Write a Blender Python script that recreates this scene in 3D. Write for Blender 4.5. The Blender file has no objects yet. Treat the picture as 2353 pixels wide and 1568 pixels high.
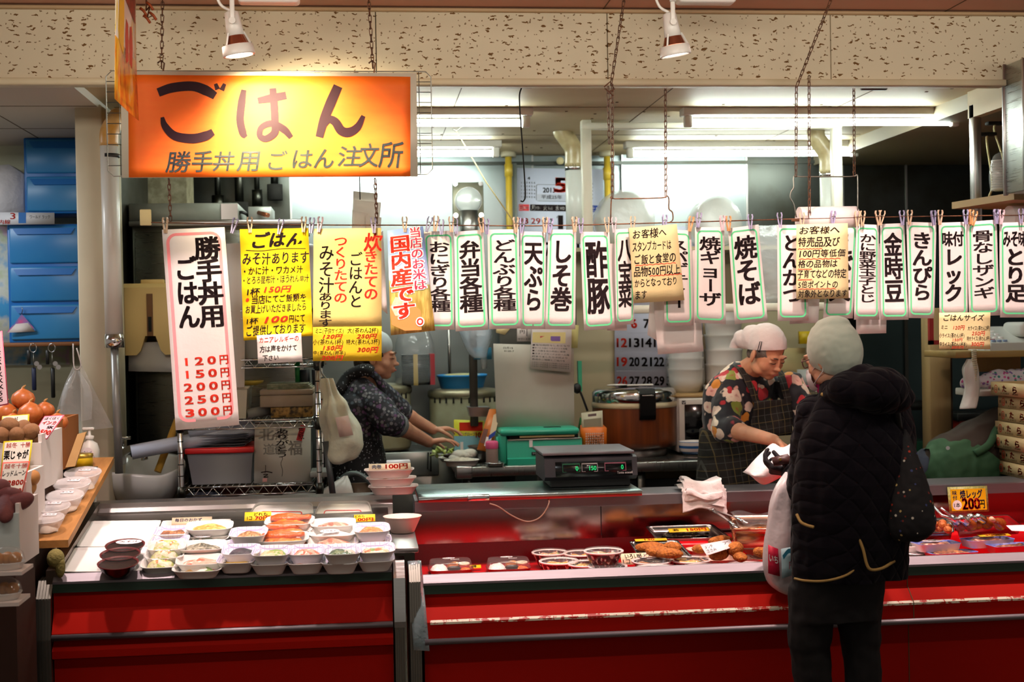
import bpy,bmesh,math,random
from mathutils import Vector,Matrix,Euler,noise as mnoise
R = random.Random(7)
SC = bpy.context.scene
COL = SC.collection

# ---------------------------------------------------------------- camera
PW,PH,PF,EYE = 2353,1568,3100.0,1.55
_ey = Vector((-.1084,-.00935,1.)).normalized()          # world Y (into the stall) seen in camera axes right/down/forward
_ez = Vector((-.018,-1,0.));_ez.z = -(_ez.x*_ey.x+_ez.y*_ey.y)/_ey.z;_ez.normalize()
_ex = _ey.cross(_ez)
cam_data = bpy.data.cameras.new('camera')
cam = bpy.data.objects.new('camera',cam_data);COL.objects.link(cam)
cam_data.sensor_width = 36;cam_data.lens = PF/PW*36
cam_data.clip_start = .05;cam_data.clip_end = 60
_m = Matrix(((_ex.x,-_ex.y,-_ex.z,0),(_ey.x,-_ey.y,-_ey.z,0),(_ez.x,-_ez.y,-_ez.z,EYE),(0,0,0,1)))
cam.matrix_world = _m
cam_data.dof.use_dof = True;cam_data.dof.focus_distance = 5.15;cam_data.dof.aperture_fstop = 3.2
SC.camera = cam
def ray(px,py):
    c = Vector(((px-PW/2)/PF,(py-PH/2)/PF,1.))
    return Vector((_ex.dot(c),_ey.dot(c),_ez.dot(c)))
def at(px,py,Y):
    d = ray(px,py);p = d*(Y/d.y);p.z += EYE;return p
def atz(px,py,z):
    d = ray(px,py);p = d*((z-EYE)/d.z);p.z += EYE;return p

# ---------------------------------------------------------------- exposure, world
SC.view_settings.view_transform = 'Standard'
SC.view_settings.look = 'None'
SC.view_settings.gamma = 1.0
SC.view_settings.use_curve_mapping = False
SC.view_settings.exposure = 0.35
SC.cycles.use_denoising = True
SC.cycles.max_bounces = 8;SC.cycles.transparent_max_bounces = 16
SC.cycles.caustics_reflective = False;SC.cycles.caustics_refractive = False
SC.cycles.sample_clamp_indirect = 4.0
world = bpy.data.worlds.new('market_hall_air');SC.world = world
world.use_nodes = True
world.node_tree.nodes['Background'].inputs[0].default_value = (1.0,.84,.72,1)
world.node_tree.nodes['Background'].inputs[1].default_value = .2

# ---------------------------------------------------------------- lamps of the hall, and added fill lights
def spot(name,loc,aim,energy,color,size=70,blend=.6,radius=.05):
    l = bpy.data.lights.new(name,'SPOT');l.energy = energy;l.color = color
    l.spot_size = math.radians(size);l.spot_blend = blend;l.shadow_soft_size = radius
    o = bpy.data.objects.new(name,l);COL.objects.link(o)
    o.location = loc
    o.rotation_euler = (Vector(aim)-Vector(loc)).to_track_quat('-Z','Y').to_euler()
    return o
SPOT_SIGN = at(551,128,4.62);SPOT_SHOP = at(1553,128,4.62)
spot('spot_lamp_beam',SPOT_SIGN,at(650,300,4.97),190,(1,.82,.54),90,1.)
spot('spot_lamp_beam',SPOT_SHOP,(1.5,5.35,1.25),80,(1,.70,.60),110,.9)
# row of food lamps fixed under the hall ceiling just above the counter
for k in range(8):
    x = -1.15+.6*k;spot('food_lamp',(x,4.6,2.74),(x,5.2,.8),118 if k < 4 else 122,(1,.78,.73) if k < 3 else (1,.73,.68),54,1.,.05)
# added fill lights with no seen source, brightening the beam and papers
for x in (-1.2,.7,2.6):
    l = bpy.data.lights.new('fascia_fill_light','AREA');l.shape = 'RECTANGLE';l.size = 1.2;l.size_y = .12
    l.energy = 11;l.color = (1,.91,.80)
    o = bpy.data.objects.new('fascia_fill_light',l);COL.objects.link(o);o.location = (x,3.2,2.55);o.rotation_euler = (math.radians(95),0,0)

l = bpy.data.lights.new('neighbour_lamp','AREA');l.shape = 'RECTANGLE';l.size = 1.2;l.size_y = .15;l.energy = 24;l.color = (.92,.97,1)
o = bpy.data.objects.new('neighbour_lamp',l);COL.objects.link(o);o.location = (-2.6,5.9,2.48)

# ---------------------------------------------------------------- materials
def lin(h):
    if not isinstance(h,str): return tuple(h)[:3]
    h = h.lstrip('#');o = []
    for i in (0,2,4):
        c = int(h[i:i+2],16)/255
        o.append(c/12.92 if c <= .04045 else ((c+.055)/1.055)**2.4)
    return tuple(o)
def rgba(h): return (*lin(h),1)
_MATS = {}
class NT:
    def __init__(s,m): s.t = m.node_tree;s.n = s.t.nodes;s.l = s.t.links
    def new(s,typ,**k):
        x = s.n.new(typ)
        for a,v in k.items(): setattr(x,a,v)
        return x
    def link(s,a,b): s.l.new(a,b)
    def coord(s,scale=(1,1,1),kind='Object',rot=(0,0,0)):
        tc = s.new('ShaderNodeTexCoord');mp = s.new('ShaderNodeMapping')
        mp.inputs['Scale'].default_value = scale;mp.inputs['Rotation'].default_value = rot
        s.link(tc.outputs[kind],mp.inputs['Vector']);return mp.outputs[0]
    def noise(s,vec,scale,detail=3,rough=.55,dist=0):
        x = s.new('ShaderNodeTexNoise');x.inputs['Scale'].default_value = scale
        x.inputs['Detail'].default_value = detail;x.inputs['Roughness'].default_value = rough
        x.inputs['Distortion'].default_value = dist
        s.link(vec,x.inputs['Vector']);return x.outputs[0]
    def ramp(s,fac,stops,interp='LINEAR'):
        r = s.new('ShaderNodeValToRGB');r.color_ramp.interpolation = interp
        e = r.color_ramp.elements
        while len(e) < len(stops): e.new(.5)
        for i,(p,c) in enumerate(stops): e[i].position = p;e[i].color = rgba(c)
        s.link(fac,r.inputs[0]);return r.outputs[0]
    def mix(s,fac,a,b,mode='MIX'):
        x = s.new('ShaderNodeMix',data_type='RGBA',blend_type=mode)
        for k,v in ((0,fac),(6,a),(7,b)):
            if isinstance(v,(int,float)): x.inputs[k].default_value = v
            elif isinstance(v,(tuple,str)): x.inputs[k].default_value = rgba(v)
            else: s.link(v,x.inputs[k])
        return x.outputs[2]
    def math(s,op,a,b=0.0):
        x = s.new('ShaderNodeMath',operation=op)
        for k,v in ((0,a),(1,b)):
            if isinstance(v,(int,float)): x.inputs[k].default_value = v
            else: s.link(v,x.inputs[k])
        return x.outputs[0]
def mat(name,color='#808080',rough=.5,metal=0.,spec=.5,noise=None,bump=None,trans=0.,emit=None,alpha=1.,sheen=0.,coat=0.,ior=1.45,stretch=(1,1,1)):
    """noise=(scale, amount, other colour); bump=(scale, strength); emit=(colour, strength)"""
    if name in _MATS: return _MATS[name]
    m = bpy.data.materials.new(name);m.use_nodes = True;_MATS[name] = m
    t = NT(m);b = t.n['Principled BSDF']
    b.inputs['Base Color'].default_value = rgba(color);b.inputs['Roughness'].default_value = rough
    b.inputs['Metallic'].default_value = metal;b.inputs['Specular IOR Level'].default_value = spec
    b.inputs['Transmission Weight'].default_value = trans;b.inputs['IOR'].default_value = ior
    b.inputs['Alpha'].default_value = alpha;b.inputs['Coat Weight'].default_value = coat
    b.inputs['Sheen Weight'].default_value = sheen
    m.diffuse_color = rgba(color)
    if noise:
        v = t.coord(stretch);f = t.noise(v,noise[0],4)
        f2 = t.ramp(f,[(.35,'#000000'),(.65,'#ffffff')])
        t.link(t.mix(t.math('MULTIPLY',f2,noise[1]),color,noise[2]),b.inputs['Base Color'])
    if bump:
        v = t.coord(stretch);f = t.noise(v,bump[0],3)
        bp = t.new('ShaderNodeBump');bp.inputs['Strength'].default_value = bump[1];bp.inputs['Distance'].default_value = .01
        t.link(f,bp.inputs['Height']);t.link(bp.outputs[0],b.inputs['Normal'])
    if emit:
        b.inputs['Emission Color'].default_value = rgba(emit[0]);b.inputs['Emission Strength'].default_value = emit[1]
    return m
def paper(name,color,tr=.3,bump=(30,.15),rough=.75):
    if name in _MATS: return _MATS[name]
    m = mat(name,color,rough,spec=.25,bump=bump)
    t = NT(m);b = t.n['Principled BSDF'];out = t.n['Material Output']
    tl = t.new('ShaderNodeBsdfTranslucent');tl.inputs[0].default_value = rgba(color)
    mx = t.new('ShaderNodeMixShader');mx.inputs[0].default_value = tr
    t.link(b.outputs[0],mx.inputs[1]);t.link(tl.outputs[0],mx.inputs[2]);t.link(mx.outputs[0],out.inputs[0])
    return m
def film(name,color='#ffffff',opac=.12,gloss=.35,rough=.12,bump=(18,.5)):
    """thin clear or milky plastic: see-through, with sharp highlights"""
    if name in _MATS: return _MATS[name]
    m = mat(name,color,.6,spec=.2,bump=bump)
    t = NT(m);b = t.n['Principled BSDF'];out = t.n['Material Output']
    tr = t.new('ShaderNodeBsdfTransparent')
    mx = t.new('ShaderNodeMixShader');mx.inputs[0].default_value = opac
    t.link(tr.outputs[0],mx.inputs[1]);t.link(b.outputs[0],mx.inputs[2])
    gl = t.new('ShaderNodeBsdfGlossy');gl.inputs['Roughness'].default_value = rough
    lw = t.new('ShaderNodeLayerWeight');lw.inputs[0].default_value = .25
    v = t.coord();f = t.noise(v,bump[0],3)
    bp = t.new('ShaderNodeBump');bp.inputs['Strength'].default_value = bump[1];bp.inputs['Distance'].default_value = .01
    t.link(f,bp.inputs['Height']);t.link(bp.outputs[0],gl.inputs['Normal']);t.link(bp.outputs[0],lw.inputs['Normal'])
    m2 = t.new('ShaderNodeMixShader')
    t.link(t.math('MULTIPLY_ADD',lw.outputs['Facing'],gloss),m2.inputs[0])
    m2.inputs[0].links[0].from_node.inputs[2].default_value = .025
    t.link(mx.outputs[0],m2.inputs[1]);t.link(gl.outputs[0],m2.inputs[2])
    t.link(m2.outputs[0],out.inputs[0])
    return m

# ---------------------------------------------------------------- objects and mesh building
def tag(o,label=None,cat=None,group=None,kind=None):
    if label: o['label'] = label
    if cat: o['category'] = cat
    if group: o['group'] = group
    if kind: o['kind'] = kind
    return o
def empty(name,loc,label=None,cat=None,group=None,rz=0):
    o = bpy.data.objects.new(name,None);COL.objects.link(o);o.location = loc;o.rotation_euler.z = rz
    o.empty_display_size = .05
    return tag(o,label,cat,group)
def kids(o): return [c for c in COL.objects if c.parent == o]
def copy_tree(o,parent=None):
    c = o.copy();COL.objects.link(c)
    if parent is not None: c.parent = parent
    for ch in kids(o): copy_tree(ch,c)
    return c
def world_loc(o):
    v = Vector((0,0,0))
    while o is not None: v += o.location;o = o.parent
    return v
def V(*a): return Vector(a)
def frame(axis):
    a = Vector(axis).normalized()
    u = a.orthogonal().normalized();return u,a.cross(u),a
class MB:
    """collects faces for ONE mesh object"""
    def __init__(s): s.v = [];s.f = [];s.mi = [];s.sm = [];s.mats = []
    def mid(s,m):
        if m not in s.mats: s.mats.append(m)
        return s.mats.index(m)
    def add(s,vs,fs,m,smooth=False,M=None):
        o = len(s.v);i = s.mid(m)
        for p in vs:
            p = Vector(p);s.v.append(M @ p if M is not None else p)
        for f in fs: s.f.append([o+k for k in f]);s.mi.append(i);s.sm.append(smooth)
        return s
    def box(s,a,b,m,M=None):
        (x0,y0,z0),(x1,y1,z1) = a,b
        vs = [(x,y,z) for x in (x0,x1) for y in (y0,y1) for z in (z0,z1)]
        return s.add(vs,[(0,1,3,2),(4,6,7,5),(0,4,5,1),(2,3,7,6),(0,2,6,4),(1,5,7,3)],m,False,M)
    def rbox(s,a,b,m,r=.005,seg=2,M=None,smooth=True):
        bm = bmesh.new();bmesh.ops.create_cube(bm,size=1)
        c = (Vector(a)+Vector(b))/2;d = Vector(b)-Vector(a)
        for v in bm.verts: v.co = Vector((v.co.x*d.x,v.co.y*d.y,v.co.z*d.z))+c
        bmesh.ops.bevel(bm,geom=bm.edges[:],offset=min(r,min(d)*.49),segments=seg,profile=.5,affect='EDGES')
        s.bm(bm,m,smooth,M);bm.free();return s
    def bm(s,bm,m,smooth=False,M=None):
        bm.verts.index_update()
        return s.add([v.co.copy() for v in bm.verts],[[v.index for v in f.verts] for f in bm.faces],m,smooth,M)
    def loft(s,rings,m,smooth=True,cap0=True,cap1=True,closed=True,M=None):
        n = len(rings[0]);vs = [p for r in rings for p in r];fs = []
        for i in range(len(rings)-1):
            for k in range(n if closed else n-1):
                k2 = (k+1) % n;fs.append((i*n+k,i*n+k2,(i+1)*n+k2,(i+1)*n+k))
        if cap0 and closed: fs.append(tuple(range(n-1,-1,-1)))
        if cap1 and closed: fs.append(tuple((len(rings)-1)*n+k for k in range(n)))
        return s.add(vs,fs,m,smooth,M)
    def tube(s,path,r,m,n=8,closed=False,caps=True,M=None):
        """r a radius or one per point"""
        P = [Vector(p) for p in path];rs = r if isinstance(r,(list,tuple)) else [r]*len(P)
        rings = [];u = None
        for i,p in enumerate(P):
            if closed: t = P[(i+1) % len(P)]-P[i-1]
            else: t = P[min(i+1,len(P)-1)]-P[max(i-1,0)]
            if t.length < 1e-9: t = V(0,0,1)
            t.normalize()
            if u is None: u = t.orthogonal().normalized()
            else:
                u = u-t*u.dot(t)
                u = u.normalized() if u.length > 1e-6 else t.orthogonal().normalized()
            w = t.cross(u)
            rings.append([p+(u*math.cos(6.28318*k/n)+w*math.sin(6.28318*k/n))*rs[i] for k in range(n)])
        if closed: rings.append(rings[0])
        return s.loft(rings,m,True,caps and not closed,caps and not closed,True,M)
    def cyl(s,a,b,r,m,r2=None,n=16,caps=True,M=None):
        u,w,t = frame(Vector(b)-Vector(a));r2 = r if r2 is None else r2
        c = [(math.cos(6.28318*k/n),math.sin(6.28318*k/n)) for k in range(n)]
        A,B = Vector(a),Vector(b)
        ra = [A+(u*x+w*y)*r for x,y in c];rb = [B+(u*x+w*y)*r2 for x,y in c]
        o = len(s.v);s.loft([ra,rb],m,True,False,False,True,M)
        if caps:
            s.add(ra,[tuple(range(n-1,-1,-1))],m,False,M);s.add(rb,[tuple(range(n))],m,False,M)
        return s
    def lathe(s,prof,m,c=(0,0,0),n=24,sx=1,sy=1,M=None,mats=None,pw=2.0):
        """prof = [(radius, z)]; pw>2 squares the outline"""
        rings = []
        for r,z in prof:
            ring = []
            for k in range(n):
                a = 6.283185*k/n;ca,sa = math.cos(a),math.sin(a)
                if pw != 2.0:
                    q = (abs(ca)**pw+abs(sa)**pw)**(-1/pw);ca *= q;sa *= q
                ring.append(Vector((c[0]+r*sx*ca,c[1]+r*sy*sa,c[2]+z)))
            rings.append(ring)
        if mats:
            for i in range(len(rings)-1): s.loft(rings[i:i+2],mats[i],True,False,False,True,M)
        else: s.loft(rings,m,True,prof[0][0] > 1e-4 and abs(prof[0][1]) < 1e-5,False,True,M)
        return s
    def ell(s,c,r,m,n=16,k=10,M=None,rot=None):
        c = Vector(c);r = (r,r,r) if isinstance(r,(int,float)) else r
        Q = rot if rot is not None else Matrix.Identity(3)
        rings = []
        for i in range(1,k):
            a = math.pi*i/k
            rings.append([c+Q @ Vector((r[0]*math.sin(a)*math.cos(6.28318*j/n),r[1]*math.sin(a)*math.sin(6.28318*j/n),-r[2]*math.cos(a))) for j in range(n)])
        o = len(s.v);s.loft(rings,m,True,False,False,True,M)
        t,b = c+Q @ Vector((0,0,r[2])),c+Q @ Vector((0,0,-r[2]))
        L = (k-2)*n
        s.add([b]+rings[0],[(0,1+(j+1) % n,1+j) for j in range(n)],m,True,M)
        s.add([t]+rings[-1],[(0,1+j,1+(j+1) % n) for j in range(n)],m,True,M)
        return s
    def build(s,name,parent=None,label=None,cat=None,group=None,kind=None,origin=None,weld=True,mods=None):
        off = Vector((0,0,0))
        if parent is not None: off = world_loc(parent)
        elif origin == 'base' and s.v:
            xs = [p.x for p in s.v];ys = [p.y for p in s.v];zs = [p.z for p in s.v]
            off = Vector(((min(xs)+max(xs))/2,(min(ys)+max(ys))/2,min(zs)))
        elif origin is not None: off = Vector(origin)
        me = bpy.data.meshes.new(name)
        me.from_pydata([p-off for p in s.v],[],s.f)
        for m in s.mats: me.materials.append(m)
        me.polygons.foreach_set('material_index',s.mi);me.polygons.foreach_set('use_smooth',s.sm)
        if weld:
            bm = bmesh.new();bm.from_mesh(me)
            bmesh.ops.remove_doubles(bm,verts=bm.verts[:],dist=1e-5)
            bm.to_mesh(me);bm.free()
        me.update()
        o = bpy.data.objects.new(name,me);COL.objects.link(o)
        if parent is not None: o.parent = parent
        else: o.location = off
        if mods: mods(o)
        return tag(o,label,cat,group,kind)
def thing(name,mb,label,cat,group=None): return mb.build(name,None,label,cat,group,origin='base')
def struct(name,mb): return mb.build(name,kind='structure')
def bezier(p0,p1,p2,p3,n=12):
    o = []
    for i in range(n+1):
        t = i/n;a = 1-t
        o.append(Vector(p0)*a**3+Vector(p1)*3*a*a*t+Vector(p2)*3*a*t*t+Vector(p3)*t**3)
    return o
def spline(pts,n=6):
    P = [Vector(p) for p in pts];o = []
    for i in range(len(P)-1):
        a,b = P[i],P[i+1];pa = P[i-1] if i else a*2-b;pb = P[i+2] if i+2 < len(P) else b*2-a
        for k in range(n):
            t = k/n
            o.append(.5*((2*a)+(b-pa)*t+(2*pa-5*a+4*b-pb)*t*t+(3*a-pa-3*b+pb)*t**3))
    o.append(P[-1]);return o
def nz(p,s=1.0,seed=0): return mnoise.noise(Vector(p)*s+Vector((seed*3.7,seed*1.3,seed*7.1)))

# ---------------------------------------------------------------- lettering (flat triangles in a unit box)
_TC = bpy.data.curves.new('lettering','FONT');_TO = bpy.data.objects.new('lettering',_TC)
COL.objects.link(_TO)
_GC = {}
def glyph(text,bold=0.0):
    key = text
    if key in _GC: return _GC[key]
    _TC.body = text;_TC.size = 1;_TC.offset = 0.;_TC.resolution_u = 3
    _TO.data = _TC
    dg = bpy.context.evaluated_depsgraph_get();dg.update()
    me = bpy.data.meshes.new_from_object(_TO.evaluated_get(dg))
    vs = [(v.co.x,v.co.y) for v in me.vertices];fs = [tuple(p.vertices) for p in me.polygons]
    bpy.data.meshes.remove(me)
    _GC[key] = (vs,fs);return vs,fs
def put_text(text,box,bold=0.,vertical=False,shear=0.,jit=0.,fit=True,rnd=None):
    """-> list of (uv verts, faces): text fitted in box (u0, v0, u1, v1), v downwards"""
    u0,v0,u1,v1 = box;out = [];rnd = rnd or R
    def shifts(b):
        if b <= .004: return [(0,0)]
        if b < .022: return [(dx*b,dy*b*.7) for dx in (-1,1) for dy in (-1,1)]
        return [(dx*b,dy*b*.75) for dx in (-1,0,1) for dy in (-1,0,1)]
    if vertical:
        n = len(text);ch = (v1-v0)/n
        for i,c in enumerate(text):
            if c == ' ': continue
            vs,fs = glyph(c,bold)
            if not vs: continue
            cx,cy = .5,.37
            a = rnd.uniform(-jit,jit)*2
            for dx,dy in shifts(bold):
                uv = []
                for x,y in vs:
                    x += dx;y += dy
                    if c == 'ー': x,y = cx+(y-cy),cy-(x-cx)
                    q,w = (x-cx)*1.06,(y-cy)*1.06
                    q,w = q+w*shear+a*w,w-a*q
                    uv.append((u0+(u1-u0)*(.5+q),v0+ch*(i+.5-w)))
                out.append((uv,fs))
        return out
    if jit:
        n = sum(1.0 if ord(c) > 255 else .55 for c in text);x = 0
        for c in text:
            w = 1.0 if ord(c) > 255 else .55
            if c != ' ':
                s = 1+rnd.uniform(-jit,jit)*1.2;dy = rnd.uniform(-jit,jit)*(v1-v0)*.4
                vs,fs = glyph(c,bold);a = rnd.uniform(-jit,jit)*.5
                if vs:
                    xs = [p[0] for p in vs];mx = (max(xs)+min(xs))/2
                    cw = (u1-u0)/n;chh = (v1-v0)
                    for sx_,sy_ in shifts(bold):
                        out.append(([(u0+cw*(x+w/2)+((px+sx_-mx)+(py-.37)*(shear-a))*cw*s,v0+chh*.5-(py+sy_-.37+a*(px-mx))*chh*s+dy) for px,py in vs],fs))
            x += w
        return out
    if text == '1':
        k = .2 if bold > .02 else .08;a = u1-u0;b = v1-v0;m = u0+a*.62
        return [([(m-a*k*2,v0),(m+a*k*2,v0),(m+a*k*2,v1),(m-a*k*2,v1),(u0,v0+b*.24),(u0,v0+b*.12)],[(0,1,2,3),(0,5,4)])]
    vs,fs = glyph(text,bold)
    if not vs: return out
    X0 = min(p[0] for p in vs);X1 = max(p[0] for p in vs);Y0 = min(p[1] for p in vs);Y1 = max(p[1] for p in vs)
    kx = (u1-u0)/max(X1-X0,1e-6);ky = (v1-v0)/max(Y1-Y0,1e-6)
    for dx,dy in shifts(bold):
        out.append(([(u0+(x+dx-X0+(y-Y0)*shear)*kx,v1-(y+dy-Y0)*ky) for x,y in vs],fs))
    return out
def stroke(pts,w,n=6,taper=None):
    """brush stroke in uv: pts [(u, v)], half-width w (or per point)"""
    P = spline([(a,b,0) for a,b in pts],n);m = len(P)
    ws = w if isinstance(w,(list,tuple)) else [w]*len(pts)
    L,Rr = [],[]
    for i,p in enumerate(P):
        t = P[min(i+1,m-1)]-P[max(i-1,0)]
        t = t.normalized() if t.length > 1e-9 else V(1,0,0)
        f = i/(m-1)*(len(ws)-1);k = min(int(f),len(ws)-2) if len(ws) > 1 else 0
        ww = ws[k]+(ws[min(k+1,len(ws)-1)]-ws[k])*(f-k)
        L.append((p.x-t.y*ww,p.y+t.x*ww));Rr.append((p.x+t.y*ww,p.y-t.x*ww))
    vs = L+Rr
    return (vs,[(i,i+1,m+i+1,m+i) for i in range(m-1)])
def rrect(u0,v0,u1,v1,ru,rv,n=5):
    pts = []
    for cx,cy,a0 in ((u1-ru,v0+rv,-90),(u1-ru,v1-rv,0),(u0+ru,v1-rv,90),(u0+ru,v0+rv,180)):
        for k in range(n+1):
            a = math.radians(a0+90*k/n);pts.append((cx+ru*math.cos(a),cy+rv*math.sin(a)))
    return pts
def ring_decal(u0,v0,u1,v1,ru,rv,tu,tv):
    a = rrect(u0,v0,u1,v1,ru,rv);b = rrect(u0+tu,v0+tv,u1-tu,v1-tv,max(ru-tu,.001),max(rv-tv,.001));n = len(a)
    return (a+b,[(i,(i+1) % n,n+(i+1) % n,n+i) for i in range(n)])
def rect_decal(u0,v0,u1,v1): return ([(u0,v0),(u1,v0),(u1,v1),(u0,v1)],[(0,1,2,3)])
def disc_decal(cu,cv,ru,rv,n=20): return ([(cu+ru*math.cos(6.283*k/n),cv+rv*math.sin(6.283*k/n)) for k in range(n)],[tuple(range(n))])
class Sheet:
    """a sheet of paper or card: quad TL TR BR BL in world space, curved by wave(u, v) metres along its normal; decals lie on its face"""
    def __init__(s,TL,TR,BR,BL,thick=.0006,wave=None,nu=6,nv=12):
        s.q = [Vector(p) for p in (TL,TR,BR,BL)];s.th = thick;s.wave = wave;s.nu,s.nv = nu,nv
        s.n = (s.q[3]-s.q[0]).cross(s.q[1]-s.q[0]).normalized();s.mb = MB();s.layer = 1
    def pos(s,u,v,d=0.):
        a,b,c,e = s.q
        p = (a*(1-u)+b*u)*(1-v)+(e*(1-u)+c*u)*v
        return p+s.n*((s.wave(u,v) if s.wave else 0)+d)
    def base(s,m,back=None):
        nu,nv = s.nu,s.nv;W = nu+1
        fr = [s.pos(i/nu,j/nv) for j in range(nv+1) for i in range(W)]
        bk = [s.pos(i/nu,j/nv,-s.th) for j in range(nv+1) for i in range(W)]
        N = len(fr);F = [];B = [];E = []
        for j in range(nv):
            for i in range(nu):
                k = j*W+i;F.append((k,k+W,k+W+1,k+1));B.append((N+k,N+k+1,N+k+W+1,N+k+W))
        for i in range(nu):
            E.append((i,i+1,N+i+1,N+i));k = nv*W+i;E.append((k+1,k,N+k,N+k+1))
        for j in range(nv):
            k = j*W;E.append((k+W,k,N+k,N+k+W));k += nu;E.append((k,k+W,N+k+W,N+k))
        s.mb.add(fr+bk,F+E,m,True);o = len(s.mb.f)
        s.mb.add(fr+bk,B,back or m,True)
        return s
    def decal(s,items,m,lift=None):
        items = items if isinstance(items,list) else [items]
        d = lift if lift is not None else .0004+.00025*s.layer
        for vs,fs in items:
            if s.wave and s.nv > 2 and len(vs) >= 3:
                bm = bmesh.new()
                bv = [bm.verts.new((a,b,0)) for a,b in vs]
                for f in fs:
                    try: bm.faces.new([bv[k] for k in f])
                    except ValueError: pass
                lo = min(b for a,b in vs);hi = max(b for a,b in vs)
                for j in range(1,s.nv):
                    if lo < j/s.nv < hi:
                        bmesh.ops.bisect_plane(bm,geom=bm.verts[:]+bm.edges[:]+bm.faces[:],plane_co=(0,j/s.nv,0),plane_no=(0,1,0))
                bm.verts.index_update()
                vs = [(v.co.x,v.co.y) for v in bm.verts];fs = [[v.index for v in f.verts] for f in bm.faces];bm.free()
            s.mb.add([s.pos(a,b,d) for a,b in vs],fs,m)
        s.layer += 1
        return s
    def build(s,name,*a,**k): k.setdefault('weld',False);return s.mb.build(name,*a,**k)
    def thing(s,name,label,cat,group=None): return s.mb.build(name,None,label,cat,group,origin=s.pos(.5,1),weld=False)
# ================================================================ the setting
def fascia_mat():
    m = mat('fissured_board','#cfc2a6',.85,spec=.2);t = NT(m);b = t.n['Principled BSDF']
    v0 = t.coord();nn = t.new('ShaderNodeTexNoise');nn.inputs['Scale'].default_value = 55;t.link(v0,nn.inputs['Vector'])
    sc = t.new('ShaderNodeVectorMath',operation='SCALE');sc.inputs[3].default_value = .022;t.link(nn.outputs['Color'],sc.inputs[0])
    ad = t.new('ShaderNodeVectorMath',operation='ADD');t.link(v0,ad.inputs[0]);t.link(sc.outputs[0],ad.inputs[1])
    def spots(scale,thr,keep):
        mp = t.new('ShaderNodeMapping');mp.inputs['Scale'].default_value = scale;t.link(ad.outputs[0],mp.inputs['Vector'])
        vor = t.new('ShaderNodeTexVoronoi');vor.inputs['Scale'].default_value = 1.;vor.voronoi_dimensions = '2D'
        sw = t.new('ShaderNodeSeparateXYZ');cb = t.new('ShaderNodeCombineXYZ');t.link(mp.outputs[0],sw.inputs[0]);t.link(sw.outputs[0],cb.inputs[0]);t.link(sw.outputs[2],cb.inputs[1]);t.link(cb.outputs[0],vor.inputs['Vector'])
        sep = t.new('ShaderNodeSeparateColor');t.link(vor.outputs['Color'],sep.inputs[0])
        return t.math('MULTIPLY',t.math('LESS_THAN',vor.outputs['Distance'],thr),t.math('GREATER_THAN',sep.outputs[0],keep))
    fac = t.math('MAXIMUM',spots((15,1,56),.155,.5),t.math('MULTIPLY',spots((40,1,40),.115,.4),.8))
    g = t.noise(t.coord((1,1,1)),1.2,3)
    c = t.mix(t.math('MULTIPLY',g,.5),'#d8cbae','#c2b598')
    t.link(t.mix(fac,c,'#6e4e2a'),b.inputs['Base Color'])
    return m
def steel(name,c='#b9bcb8',rough=.28,stretch=(1,1,40),amt=.12,dirt=None):
    if name in _MATS: return _MATS[name]
    m = mat(name,c,rough,1.0);t = NT(m);b = t.n['Principled BSDF']
    f = t.noise(t.coord(stretch),6,4)
    r = t.math('MULTIPLY_ADD',f,amt*2);r.node.inputs[2].default_value = rough-amt
    t.link(r,b.inputs['Roughness'])
    if dirt:
        g = t.ramp(t.noise(t.coord(),3.2,5),[(.42,'#000000'),(.7,'#ffffff')])
        t.link(t.mix(g,c,dirt),b.inputs['Base Color'])
    w = t.noise(t.coord(),1.6,2);bp = t.new('ShaderNodeBump');bp.inputs['Strength'].default_value = .25;bp.inputs['Distance'].default_value = .03
    t.link(w,bp.inputs['Height']);t.link(bp.outputs[0],b.inputs['Normal'])
    return m
M_cream = mat('cream_paint','#d3c7ad',.45,noise=(3,.35,'#bfb192'))
M_white = mat('white_enamel','#dedbd2',.35)
M_dark = mat('dark_metal_and_shadow_gap','#15130f',.9)  # near-black of wires, clips and pipes; also painted darkness inside slots and tube ends
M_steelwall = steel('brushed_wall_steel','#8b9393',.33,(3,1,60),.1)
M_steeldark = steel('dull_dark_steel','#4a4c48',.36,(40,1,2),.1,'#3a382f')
M_steel = steel('counter_steel','#b8b4b2',.33,(60,2,2),.1)
M_chrome = mat('chrome','#d6d6d6',.12,1.0)
M_wire = mat('dull_wire','#8d8a80',.35,1.0)
M_rust = mat('rusty_wire','#5a4236',.55,.7,noise=(60,.8,'#8a5a3c'))
M_black = mat('black_plastic','#141414',.4)
M_gap = mat('groove_brown','#5a4428',.9)

def slab(name,a,b,m): return struct(name,MB().box(a,b,m))
slab('floor',(-4,-1,-.05),(6,9,0),mat('market_floor','#5e5448',.55,noise=(2,.5,'#4a4238')))
M_hallceil = mat('hall_ceiling_paint','#b98a70',.7,noise=(5,.3,'#ab7c62'))
c = MB().box((-4,.3,2.79),(6,5.25,2.85),M_hallceil)
for x in (-1.35,.95,2.35): c.box((x,.3,2.788),(x+.004,5.25,2.7905),M_gap)
struct('ceiling',c)
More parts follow.
